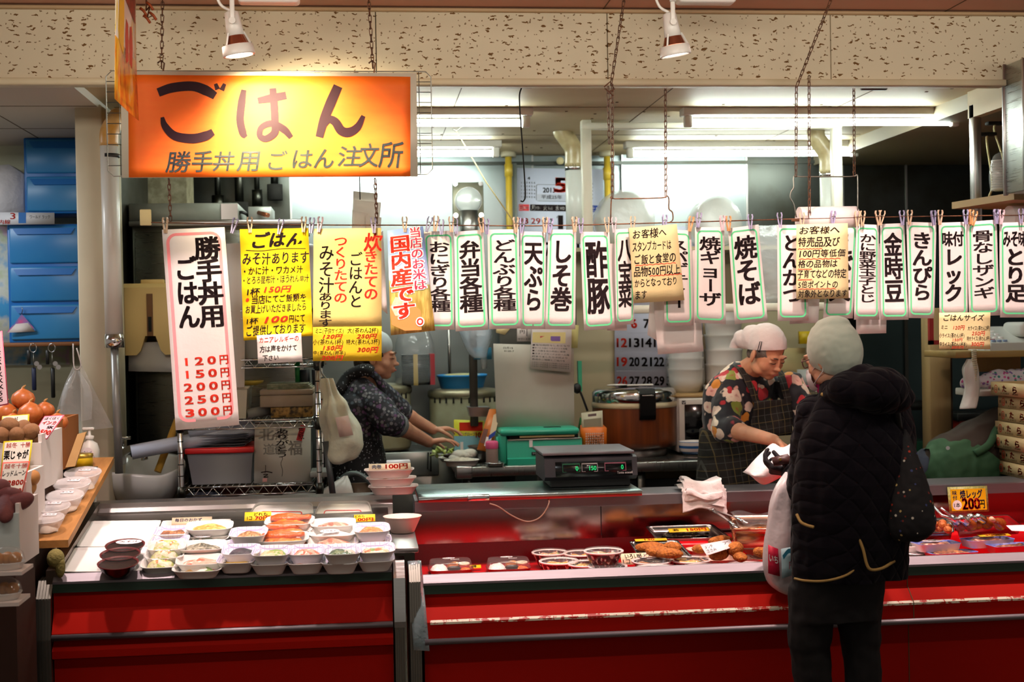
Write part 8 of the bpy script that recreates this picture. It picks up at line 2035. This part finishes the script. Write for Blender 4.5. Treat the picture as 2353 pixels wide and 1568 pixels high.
s = Sheet(*hang(((-20,488),(125,489),(125,515),(-20,517)),6.84),nu=1,nv=1,thick=.002);s.base(mat('pale_sticker','#d6d8de',.5));s.decal(rect_decal(.43,0,.55,.9),M_bf);s.decal(put_text('ワールド ラック',(.61,.22,.93,.52),.004),M_ink);s.decal(put_text('3',(.30,.05,.38,.55),.01)+put_text('内線',(.12,.6,.3,.95),.01),M_redink)
s.thing('sticker_strip','white label strip stuck across the blue drawers','label')
def mapm():
    m = mat('map_print','#4aa0d0',.6);t = NT(m);b = t.n['Principled BSDF'];f = t.noise(t.coord(),5,5)
    t.link(t.ramp(f,[(.40,'#3f9bd2'),(.50,'#c9cfc4'),(.56,'#b9c6a4'),(.62,'#c9a9c0'),(.7,'#d9d2b0')]),b.inputs['Base Color']);return m
s = Sheet(*hang(((-120,520),(150,520),(160,838),(-110,842)),7.15),nu=1,nv=1);s.base(mapm(),M_paper);s.thing('wall_map','pale coloured wall map behind the blue drawers','map')
r = empty('paper_charm',at(50,765,6.868),'pyramid charm of pink, blue and white paper hanging from a drawer','charm')
q = lambda x,y,d=0: at(x,y,6.858)+V(0,d*.5,0)
c = MB();A = q(50,722);Bs = [q(16,764),q(82,760,.02),q(60,755,.06)];c.add([A]+Bs,[(0,1,2),(0,2,3),(0,3,1),(1,3,2)],mat('charm_print','#d05a94',.6,noise=(26,1.,'#3a7ac0')));c.build('pyramid',r)
s = Sheet(q(36,745,-.004),q(64,742,.002),q(80,762,.012),q(18,765,-.006),nu=1,nv=1);s.base(M_paper);s.build('white_band',r)
MB().tube([A,q(52,712),q(50,706)],.002,M_wire,5).build('hook',r)
for k,(x,lab) in enumerate(((72,'key ring with a dark blue tag hanging under the drawer shelf'),(115,'key ring with a black tag and keys hanging under the drawer shelf'))):
    q = lambda dx,y,d=0: at(x+dx,y,6.82)+V(0,d,0)
    r = empty('key_ring',q(0,790),lab,'keys')
    MB().tube([q(4+8*math.cos(t),800+10*math.sin(t)) for t in [6.283*j/14 for j in range(14)]],.0018,M_chrome,5,True).build('ring',r)
    MB().rbox(q(-10,838),q(-3,805)+V(0,.01,0),M_black,.002,1).build('tag',r)
    MB().rbox(q(1 if k == 0 else 2,898 if k == 0 else 915),q(10,845)+V(0,.012,0),mat('navy_fob','#1c2444',.5) if not k else M_black,.004,1).build('fob',r)
    MB().cyl(q(5,810),q(5,848),.0018,M_wire,n=6).build('cord',r)
    for j in range(2):
        MB().cyl(q(12+7*j,836+8*j),q(12+7*j,836+8*j)+V(0,.003,0),.012,M_chrome,n=14).build('key',r)
r = empty('plastic_bag_roll',at(195,1000,6.2),'bunch of clear plastic bags hanging beside the cream post','bags')
q = lambda x,y,d=0: at(x,y,5.9)+V(0,d,0)
for k,(l0,l1,r0,r1) in enumerate(((168,118,190,262),(172,140,184,215))):
    rows = [[q(l0+(r0-l0)*u,842+10*k,-.01*k) for u in (0,.25,.5,.75,1)],[q(l0-25+(r0-l0+55)*u,900,-.02*k-.03*math.sin(u*9)) for u in (0,.25,.5,.75,1)],[q(l1+(r1-l1)*u,1000-18*u-20*k,-.02*k-.02*math.sin(u*7+1)) for u in (0,.25,.5,.75,1)]]
    MB().loft([list(z) for z in zip(*[spline([rw[i] for rw in rows],4) for i in range(5)])],film('roll_bag_film','#e6e8ea',.34,.35,.2,(16,.8)),True,False,False,False).build('bag',r)
MB().tube(spline([q(168,790),q(170,840),q(178,850),q(186,838),q(176,800)],4),.003,M_outl,6).build('string',r)
# soap pump, yellow tin on a ledge
p = at(207,1065,5.7);r = empty('soap_pump',p,'white soap pump bottle with a round label by the wash basin','soap bottle')
MB().lathe([(.034,0),(.038,.01),(.039,.055),(.03,.082),(.014,.092),(.014,.10)],M_white,p,24).build('bottle',r)
MB().lathe([(.017,.10),(.019,.112),(.006,.116),(.006,.138)],M_white,p,18).rbox(p+V(-.028,-.01,.136),p+V(.02,.01,.148),M_white,.004,2).build('pump',r)
s = Sheet(p+V(-.024,-.0405,.068),p+V(.024,-.0405,.068),p+V(.024,-.0405,.012),p+V(-.024,-.0405,.012),thick=.001,nu=1,nv=1);s.mb = MB();s.decal(disc_decal(.5,.5,.5,.5),M_label);s.decal(put_text('キレイ',(.15,.25,.85,.42),.01),M_blueink);s.decal(rect_decal(.4,.5,.85,.6),M_green);s.build('label',r)
p = at(190,1073,5.55);r = empty('yellow_tin',p,'yellow round tin with black lettering below the soap pump','tin')
MB().lathe([(.04,0),(.04,.042),(.038,.045)],mat('yellow_tin_print','#d8b61e',.35),p,28).build('tin',r);MB().lathe([(.042,.04),(.042,.052),(.03,.055),(0,.055)],mat('brass_lid','#a88a3a',.3,.7),p,28).build('lid',r)
thing('ledge',MB().rbox((-1.22,5.50,p.z-.02),(at(232,1070,5.6).x,5.80,p.z),M_steeldark,.003,1),'dark ledge carrying the soap pump and yellow tin','ledge')
# plank with clear bowls on the side of the case
PZ0,PZ1 = .838,1.02
def plank_pt(px,py,lift):
    sl = .235;d = ray(px,py);t = (.838+lift-4.80*sl-EYE)/(d.z-sl*d.y);p = d*t;p.z += EYE;return p
c = MB();c.loft([[V(-1.15,4.79,.812),V(-1.035,4.79,.812),V(-1.035,4.79,.838),V(-1.15,4.79,.838)],[V(-1.15,5.66,1.016),V(-1.035,5.66,1.016),V(-1.035,5.66,1.042),V(-1.15,5.66,1.042)]],mat('plank_wood','#b07c42',.55,noise=(6,.6,'#8d5c2c'),stretch=(6,.5,6)),False)
r = empty('wooden_plank',(-1.09,5.2,.70),'sloping wooden plank propped along the side of the case','plank');c.build('board',r)
for x,y,z in ((-1.10,4.87,.828),(-1.10,5.58,.99)): MB().cyl((x,y,.68),(x,y,z),.008,M_white,n=8).build('prop',r)
thing('green_cloth',MB().ell(at(128,1285,4.76),(.03,.03,.035),mat('olive_cloth','#7d7440',.9,bump=(40,.8)),14,10).ell(at(138,1302,4.755),(.018,.02,.04),mat('olive_cloth'),12,8),'olive cloth tied round the front corner of the case','cloth')
M_tub = film('frosted_bowl','#f1ecec',.42,.3,.25,(3,.1))
for k,(px,py,w,lab) in enumerate(((192,1086,.068,'frosted lidded bowl at the wash-basin end of the plank'),(167,1110,.068,'second frosted lidded bowl down the plank'),(151,1138,.066,'middle frosted lidded bowl on the plank'),(122,1163,.062,'fourth frosted lidded bowl down the plank'),(111,1190,.056,'frosted lidded bowl nearest the viewer on the plank'))):
    h = .058*w/.066;p = plank_pt(px,py,h);p.z -= h;p.x = max(p.x,-1.13)
    r = empty('lidded_bowl',(0,0,0),lab,'bowl','frosted bowls on the plank')
    MB().lathe([(.52,0),(.56,.004),(.82,h*.55),(.97,h-.004),(1.0,h)],M_tub,(0,0,0),36,w,w).build('bowl',r)
    MB().lathe([(.97,h-.002),(1.03,h),(1.03,h+.004),(.96,h+.005),(.93,h+.002),(.001,h+.002)],film('frosted_lid','#f6f2f2',.3,.35,.15,(4,.2)),(0,0,0),36,w,w).build('lid',r)
    c = MB();lump(c,mat('pale_pickle','#d9cfc0',.6),w*.6,w*.6,.012,.006,k,Matrix.Identity(4),2);c.build('food',r)
    s = Sheet((-.02,.035,h+.006),(.026,.035,h+.006),(.026,.012,h+.006),(-.02,.012,h+.006),thick=.0003,nu=1,nv=1);s.base(M_label);s.decal(put_text('キムチ',(.1,.3,.9,.7),.008),M_ink);s.build('label',r)
    set_basis(r,p,0,.23)
# vegetable cartons stepping towards the viewer
M_wc = mat('white_carton_board','#d9d0ca',.7);M_bc = mat('brown_carton_board','#a8652f',.75)
steps = MB()
def carton(q,Y,dep,label,front,side,h=.17):
    x1 = at(q[0],q[1],Y).x;zt = at(q[0],q[1],Y).z;x0 = x1-.42;t = .012;zb = zt-h;steps.box((x0-.3,Y+.01,0),(x1-.015,Y+dep,zb-.001),mat('dark_brown_board','#3a2014',.7))
    r = empty('carton',(x1-.2,Y+dep/2,zb),label,'carton','vegetable cartons')
    MB().box((x0,Y,zb),(x1,Y+t,zt),front).build('front_wall',r);MB().box((x1-t,Y+t,zb),(x1,Y+dep-t,zt+.03),side).build('side_wall',r)
    MB().box((x0,Y+dep-t,zb),(x1,Y+dep,zt+.03),side).build('rear_wall',r);MB().box((x0,Y+t,zb),(x1-t,Y+dep-t,zb+.01),side).build('floor_sheet',r)
    return x1,zt
carton((130,985),5.35,.40,'brown carton of onions at the back of the stepped cartons',M_wc,M_bc)
carton((94,1018),4.98,.34,'white carton of brown potatoes in front of the onions',M_wc,M_wc)
carton((60,1108),4.70,.26,'low white carton of potatoes under the price tags',M_wc,M_wc)
carton((42,1180),4.42,.26,'white carton of red sweet potatoes nearest the viewer',mat('bluish_carton_board','#b9c6c4',.7),M_wc)
M_on = mat('onion_skin','#c9733a',.35,noise=(14,.6,'#a8501c'),stretch=(4,4,1));M_pt = mat('potato_skin','#8d6440',.8,noise=(30,.5,'#6e4a2c'),bump=(60,.3));M_sp = mat('sweet_potato_skin','#5a2a2c',.75,noise=(16,.5,'#7a4038'),bump=(40,.3))
for k,(px,py,w,lab) in enumerate(((53,918,26,'topmost onion of the heap'),(14,948,24,'onion at the picture edge'),(70,950,27,'onion in the middle of the heap'),(103,944,22,'onion behind the middle of the heap'),(132,972,24,'onion at the carton corner by the pink price tag'),(30,972,24,'onion low behind the yellow tag'),(95,985,22,'onion low beneath the pink price tag'))):
    p = at(px,py,5.52-.03*(k % 3));rr = w/3100*5.55;r = empty('onion',p-V(0,0,rr*.9),lab,'onion','onions in the brown carton')
    c = MB();c.lathe([(.001,-.86),(.5,-.78),(.92,-.3),(1,.05),(.85,.45),(.45,.75),(.15,.9),(.06,1.08),(.001,1.1)],M_on,(0,0,0),22,rr,rr);c.v = [p+V(q.x,q.y,q.z*rr) for q in c.v];c.build('bulb',r)
    MB().tube([p+V(0,0,rr*.85),p+V(.004,0,rr*1.1),p+V(.012,0,rr*1.2)],[.008,.004,.002],mat('dry_stalk','#b98a50',.8),6).build('dry_stalk',r)
def tuber(px,py,Y,rx,ry,m,name,lab,cat,grp,rz=0,sd=0):
    c = MB();b = MB();b.ell((0,0,0),(rx,ry,ry),m,20,14)
    for i in range(len(b.v)): b.v[i] = b.v[i]*(1+.12*nz(b.v[i],18,sd))
    c.add(b.v,b.f,m,True,Matrix.Translation(at(px,py,Y)) @ Euler((0,rz,sd)).to_matrix().to_4x4());return thing(name,c,lab,cat,grp)
for k,(px,py,Y,lab) in enumerate(((20,978,5.02,'topmost brown potato under the yellow tag'),(5,1000,5.0,'brown potato at the picture edge of its carton'),(38,1000,5.0,'brown potato in the middle of the carton front'),(70,993,5.03,'brown potato beside the pink price tag'),(53,985,5.12,'brown potato behind the carton front row'),(82,1012,5.05,'small brown potato at the carton corner'),(60,1014,5.03,'small brown potato low at the carton edge'))): tuber(px,py,Y,.036-.006*(k > 4),.029,M_pt,'potato',lab,'potato','brown potatoes',.2*k,k)
for k,(px,py) in enumerate(((70,1100),(62,1122),(50,1095))): tuber(px,py,4.80,.028,.034,mat('golden_potato','#a8743c',.7),'potato',('golden potato behind the red-framed price tag','golden potato at the low carton corner','golden potato half behind the price tag')[k],'potato','golden potatoes',1,k)
for k,(px,py,rx,lab) in enumerate(((2,1122,.03,'sweet potato standing at the picture edge'),(12,1142,.06,'sweet potato lying behind the front one'),(40,1155,.055,'sweet potato at the carton corner'),(15,1165,.085,'long sweet potato lying at the front of its carton'))): tuber(px,py,4.52-.02*k,rx,.03,M_sp,'sweet_potato',lab,'sweet potato','red sweet potatoes',-.15*k,k+5)
def tagcard(q,Y,m,fr,rows,lab,sl=.03):
    P = hang(q,Y);P[0] = P[0]+V(0,sl,0);P[1] = P[1]+V(0,sl,0);s = Sheet(*P,thick=.0015,nu=1,nv=1);s.base(fr);s.decal(rect_decal(.05,.04,.95,.97),m)
    for t,bx,ik,bd in rows: s.decal(put_text(t,bx,bd,jit=.05),ik)
    s.thing('price_tag',lab,'price tag','handwritten vegetable price tags')
M_cr = mat('cream_tag','#ece6d8',.6);M_yf = mat('yellow_tag_frame','#d9c41c',.5);M_rf = mat('red_tag_frame','#dd5a48',.5);M_pf = mat('pink_tag_frame','#e0607c',.5);M_lp = mat('pale_pink_tag','#f0cdd4',.6)
tagcard(((0,958),(63,953),(65,995),(0,1000)),5.2,M_cr,M_yf,[('じゃが',(.1,.1,.6,.4),M_ink,.01),('100',(.5,.4,.9,.7),M_redink,.02)],'yellow-framed price tag behind the brown potatoes')
tagcard(((98,958),(144,955),(108,1010),(72,1004)),5.05,M_lp,M_pf,[('ほくほく',(.1,.06,.9,.2),M_ink,.01),('インカ',(.1,.24,.9,.42),M_redink,.03),('5K',(.5,.44,.9,.6),M_ink,.02),('3500',(.08,.6,.95,.86),M_redink,.035)],'pink-framed price tag leaning on the onion carton')
tagcard(((3,1016),(70,1013),(66,1090),(0,1095)),4.93,M_cr,M_yf,[('越冬',(.1,.06,.5,.22),M_redink,.01),('十勝',(.6,.06,.95,.22),M_redink,.01),('栗じゃが',(.06,.27,.92,.55),M_ink,.03),('(北あかり)',(.08,.6,.9,.78),M_blueink,.01),('2K',(.4,.8,.8,.98),M_redink,.03)],'yellow-framed price tag hung on the white potato carton')
tagcard(((0,1065),(64,1062),(50,1140),(-5,1145)),4.66,M_cr,M_rf,[('越冬十勝',(.1,.05,.95,.2),M_redink,.01),('レッドムーン',(.05,.24,.95,.42),M_ink,.02),('2800',(.3,.5,.95,.7),M_redink,.035),('4500',(.25,.74,.95,.94),M_redink,.035)],'red-framed price tag below the yellow one on the stepped cartons')
s = Sheet(*hang(((-12,765),(5,760),(20,930),(-5,935)),5.0),nu=1,nv=1);s.base(M_pf);s.decal(rect_decal(.1,.02,.9,.98),M_lp);s.decal(put_text('KKK8KKK55',(.2,.2,.85,.95),.02,vertical=True),M_ink);s.thing('hanging_price_strip','narrow pink price strip at the picture edge beside the onions','price tag','handwritten vegetable price tags')
thing('folded_cardboard',MB().loft([[at(172,1072,5.3),at(150,1075,5.3),at(150,1075,5.3)+V(0,.02,0),at(172,1072,5.3)+V(0,.02,0)],[at(198,993,5.35),at(178,998,5.35),at(178,998,5.35)+V(0,.02,0),at(198,993,5.35)+V(0,.02,0)]],M_card,False),'folded flap of corrugated cardboard standing beside the yellow tin','cardboard')
for k,(px,py,lab) in enumerate(((15,1282,'upper film-wrapped tray of potatoes at the picture edge'),(8,1352,'lower film-wrapped tray of potatoes at the picture edge'))):
    p = at(px,py+25,4.25);r = empty('wrapped_tray',p,lab,'packed vegetables','film-wrapped potato trays');MB().lathe([(.8,0),(1.,.02),(1.02,.022),(.8,.006),(.001,.005)],M_foamw,p,26,.055,.045).build('tray',r)
    for j in range(3): MB().ell(p+V(-.025+.026*j,.01*(j % 2),.03),(.02,.022,.02),mat('golden_potato'),14,10).build('potato',r)
    MB().lathe([(1.02,.022),(.9,.05),(.5,.065),(.001,.068)],M_lid,p,26,.055,.045).build('cling_film',r)
    thing('wall_ledge',MB().box((p.x-.12,4.19,p.z-.012),(p.x+.06,4.33,p.z-.001),M_wc),'thin ledge under the %s film-wrapped tray' % ('upper','lower')[k],'ledge')
c = MB()
for k,(px,m_) in enumerate(((58,M_wc),(70,M_bc),(80,M_wc))):
    a = at(px,1340+18*k,4.74+.05*k);thing('flat_carton',MB().loft([[V(a.x-.05,a.y,0),V(a.x-.03,a.y,0),V(a.x-.03,a.y+.045,0),V(a.x-.05,a.y+.045,0)],[V(a.x-.006,a.y,a.z),V(a.x+.006,a.y,a.z),V(a.x+.006,a.y+.045,a.z),V(a.x-.006,a.y+.045,a.z)]],m_,False),'%s flattened carton leaning by the case end trim' % ('outer white','brown','inner white')[k],'carton','flattened cartons')
thing('display_stand',steps,'dark brown stepped stand under the stepped vegetable cartons','stand')
# ================================================================ far end behind the counter
CX = 2.60;y0 = CX/ray(2352,300).x*ray(2352,300).y;y1 = CX/ray(2307,300).x*ray(2307,300).y
r = empty('steel_wall_cabinet',(CX+.3,y0,2.08),'pale steel wall cabinet at the upper far corner','cabinet')
z1,z0 = at(2307,152,y1).z,at(2307,447,y1).z
MB().rbox((CX,y0-.3,z0),(CX+.5,y1,z1),steel('pale_cabinet_steel','#cfd2cc',.3),.003,1).build('body',r);MB().rbox((CX-.006,y1-.012,z0-.005),(CX+.01,y1+.004,z1+.006),M_steel,.002,1).build('edge_strip',r);MB().rbox((CX-.004,y0-.01,z0),(CX+.004,y0+.01,z1),M_steel,.002,1).build('edge_strip',r)
a,b = at(2187,465,5.75),at(2330,442,5.30)
c = MB();c.loft([[a,a+V(0,0,-.03),a+V(.45,.10,-.03),a+V(.45,.10,0)],[b,b+V(0,0,-.03),b+V(.45,.2,-.03),b+V(.45,.2,0)]],mat('wood_shelf_board','#a68a5c',.6),False)
thing('shelf_board',c,'wooden shelf board under the pale steel wall cabinet','shelf')
p = at(2297,440,5.62);r = empty('cup_stack',p,'stack of cups in clear film on the wooden shelf board','cups')
for k in range(12): MB().lathe([(.026,0),(.034,.008),(.034,.01),(.026,.004)],M_foamw,p+V(0,0,.004+.011*k),20).build('cup',r)
bag('b',soft([(p+V(0,0,.002),.036,.036),(p+V(0,0,.08),.044,.044),(p+V(0,0,.15),.028,.028),(p+V(.01,0,.17),.01,.01)]),M_bagc,'',seed=2,amp=.004).build('clear_film',r)
thing('white_roll',MB().cyl(at(2318,500,5.5),at(2318,500,5.5)+V(.25,.02,0),.05,M_paper,n=24),'white paper roll under the wooden shelf board','paper roll')
for k,(x0_,y0_,x1_,y1_) in enumerate(((2268,330,2280,420),(2286,305,2306,370))): thing('lamp_cord',MB().tube(spline([at(x0_,y0_-20,6.0),at(x0_,y0_,6.0),at(x1_,y1_,5.9),at(x1_-8,y1_+35,5.9)],4),.005,mat('yellowed_cord','#cfc08a',.7),6).rbox(at(x0_,y0_-20,6.0)-V(.04,.02,.005),at(x0_,y0_-20,6.0)+V(.04,.02,.01),M_dark,.003,1),('yellowed cord','second yellowed cord')[k]+' hanging from a ceiling socket beside the steel post','cord','yellowed cords')
x0 = at(2078,995,6.35).x;z = .86
r = empty('side_table',(x0+.4,6.1,0),'stainless side table below the worn wooden post','table');MB().rbox((x0,6.3,z-.05),(x0+.45,6.7,z),M_steel,.004,1).build('top',r)
for x in (x0+.04,x0+.38): MB().rbox((x,6.34,0),(x+.04,6.38,z-.05),M_steeldark,.003,1).build('leg',r)
thing('green_crate',MB().loft([[V(x0+.0,6.72,z-.05),V(x0+.30,6.72,z-.05),V(x0+.30,6.9,z-.05),V(x0,6.9,z-.05)],[V(x0-.02,6.71,z+.05),V(x0+.32,6.71,z+.05),V(x0+.32,6.92,z+.05),V(x0-.02,6.92,z+.05)]],mat('green_film_crate','#1c4a36',.25),False),'dark green plastic-lined crate behind the side table','crate')
thing('dark_tray',MB().rbox(at(2040,945,6.7),at(2132,925,6.7)+V(0,.2,.01),mat('dark_tray_metal','#2a2e2c',.3,.6),.004,1),'dark metal tray against the slate steel wall','tray')
a = at(2155,800,5.9);z = at(2225,808,5.9).z
thing('phone_shelf',MB().rbox((at(2195,800,5.9).x,5.9,z-.03),(3.4,6.25,z),mat('phone_shelf_wood','#8f7642',.6),.003,1),'wooden shelf carrying the telephone behind the rice size note','shelf')
c = MB();M_rfr = mat('red_frame_wood','#8d1c1a',.45);a,b = at(2133,700,5.98),at(2165,792,5.98)
for u,w in (((a.x,b.z),(a.x+.02,a.z+.1)),((a.x,b.z),(b.x+.25,b.z+.02))): c.box((u[0],5.97,u[1]),(w[0],5.99,w[1]),M_rfr)
thing('red_frame',c,'red wooden frame edge hanging on the worn wooden post','frame')
r = empty('telephone',at(2310,795,5.9),'grey-white desk telephone on the far wooden shelf','telephone');x0 = at(2280,790,5.92).x
MB().loft([[V(x0-.01,5.92,z),V(x0+.24,5.92,z),V(x0+.24,6.15,z),V(x0-.01,6.15,z)],[V(x0,5.93,z+.035),V(x0+.24,5.93,z+.035),V(x0+.24,6.14,z+.11),V(x0+.02,6.14,z+.11)]],mat('phone_plastic','#b9bdb8',.4),False).build('body',r)
def pp(u,v): return V(x0+.02+.1*u,5.95+.17*v,z+.045+.055*v)
for i in range(3):
    for j in range(4): MB().rbox(pp(i*.28,j*.25)-V(.009,.008,.006),pp(i*.28,j*.25)+V(.009,.008,.005),mat('phone_key','#e3e5e4',.4) if j else mat('phone_key_blue','#7d93b4',.4),.002,1).build('key',r)
MB().rbox((x0+.15,5.94,z+.06),(x0+.22,6.13,z+.13),mat('phone_plastic'),.02,3).build('handset',r)
MB().tube([at(2238,805,5.88)+V(.012*math.cos(t*1.6),.012*math.sin(t*1.6),-t*.0022) for t in range(0,66)],.0035,mat('phone_cord','#c9c4a8',.5),5).build('coiled_cord',r)
thing('cardboard_sheet',MB().box(at(2245,855,6.15),at(2345,810,6.15)+V(0,.01,0),M_card),'brown cardboard sheet standing behind the floral cloth','cardboard')
r = empty('floral_cushion',at(2290,890,5.95),'white and pink flowered cloth heap behind the wooden boxes','cloth');b = MB();cap(b,at(2225,880,5.98),at(2300,872,6.0),.03,.045);cap(b,at(2300,872,6.0),at(2365,868,6.0),.05,.05)
fuse(b,'cloth',tiny_mat('pink_flower_cloth','#d9d2da',['#b0407c','#8a6ab0','#4a8f86','#c95a9a'],60,.42,.6),r,.007,3,fold(.014,14,2))
thing('white_basket',MB().rbox(at(2238,912,5.95),at(2350,893,5.95)+V(0,.2,0),M_white,.004,1),'white plastic tray under the flowered cloth','tray')
bagthing('plastic_bag',[(at(2232,825,5.9),.02,.015),(at(2228,850,5.9),.035,.03),(at(2232,890,5.9),.032,.03),(at(2225,935,5.9),.04,.03),(at(2222,940,5.9),.03,.02)],M_wbag,'limp white plastic bag hanging by the flowered cloth',14,.008)
r = empty('black_cabinet',at(2290,1000,6.8),'black-topped red cabinet behind the bending worker','cabinet');a = at(2200,955,6.72);MB().rbox((a.x,6.72,a.z-.03),(3.7,6.94,a.z+.01),M_black,.004,1).build('top',r);MB().box((a.x+.02,6.74,.0),(3.7,6.94,a.z-.03),mat('cabinet_red','#a3281c',.5)).build('body',r)
# wooden boxes with printed marks
M_wb = mat('pale_box_wood','#cdb183',.6,noise=(7,.5,'#b89a6a'),stretch=(.4,1,8));M_seal = mat('box_red_print','#c8281c',.6)
z = .842
for k in range(7):
    x0 = 2.835+(0,.012,-.012,-.002,.012,.014,-.02)[k];Hb = .0585;y0,y1 = 5.40,5.85
    r = empty('wooden_box',(x0+.15,5.62,z),'pale wooden fish box with red print, %s of the stack' % ('at the bottom','second from the bottom','third from the bottom','in the middle','third from the top','second from the top','on top')[k],'box','printed wooden fish boxes')
    for a,b in (((x0,y0,z),(x0+.008,y1,z+Hb)),((x0+.30,y0,z),(x0+.308,y1,z+Hb)),((x0+.008,y0,z),(x0+.30,y0+.01,z+Hb)),((x0+.008,y1-.01,z),(x0+.30,y1,z+Hb))): MB().box(a,b,M_wb).build('side_board',r)
    MB().box((x0+.008,y0+.01,z+.002),(x0+.30,y1-.01,z+.008),M_wb).build('bottom_board',r)
    s = Sheet((x0-.0004,y1,z+Hb),(x0-.0004,y0,z+Hb),(x0-.0004,y0,z),(x0-.0004,y1,z),thick=.0003,nu=1,nv=1);s.base(M_wb)
    s.decal([ring_decal(.075,.2,.145,.82,.035,.3,.008,.06)]+put_text('山',(.092,.35,.128,.65),.02)+put_text('た',(.25,.22,.33,.68),.04)+put_text('ら',(.46,.25,.54,.72),.04),M_seal)
    s.decal(put_text('釧',(.03,.40,.06,.62),.01)+put_text('路',(.16,.40,.19,.62),.01)+put_text('トココロコ',(.22,.74,.38,.88),.008)+put_text('UROKO',(.45,.76,.57,.88),.008),M_ink);s.build('printed_face',r)
    z += Hb+.001
bpy.data.objects.remove(_TO)
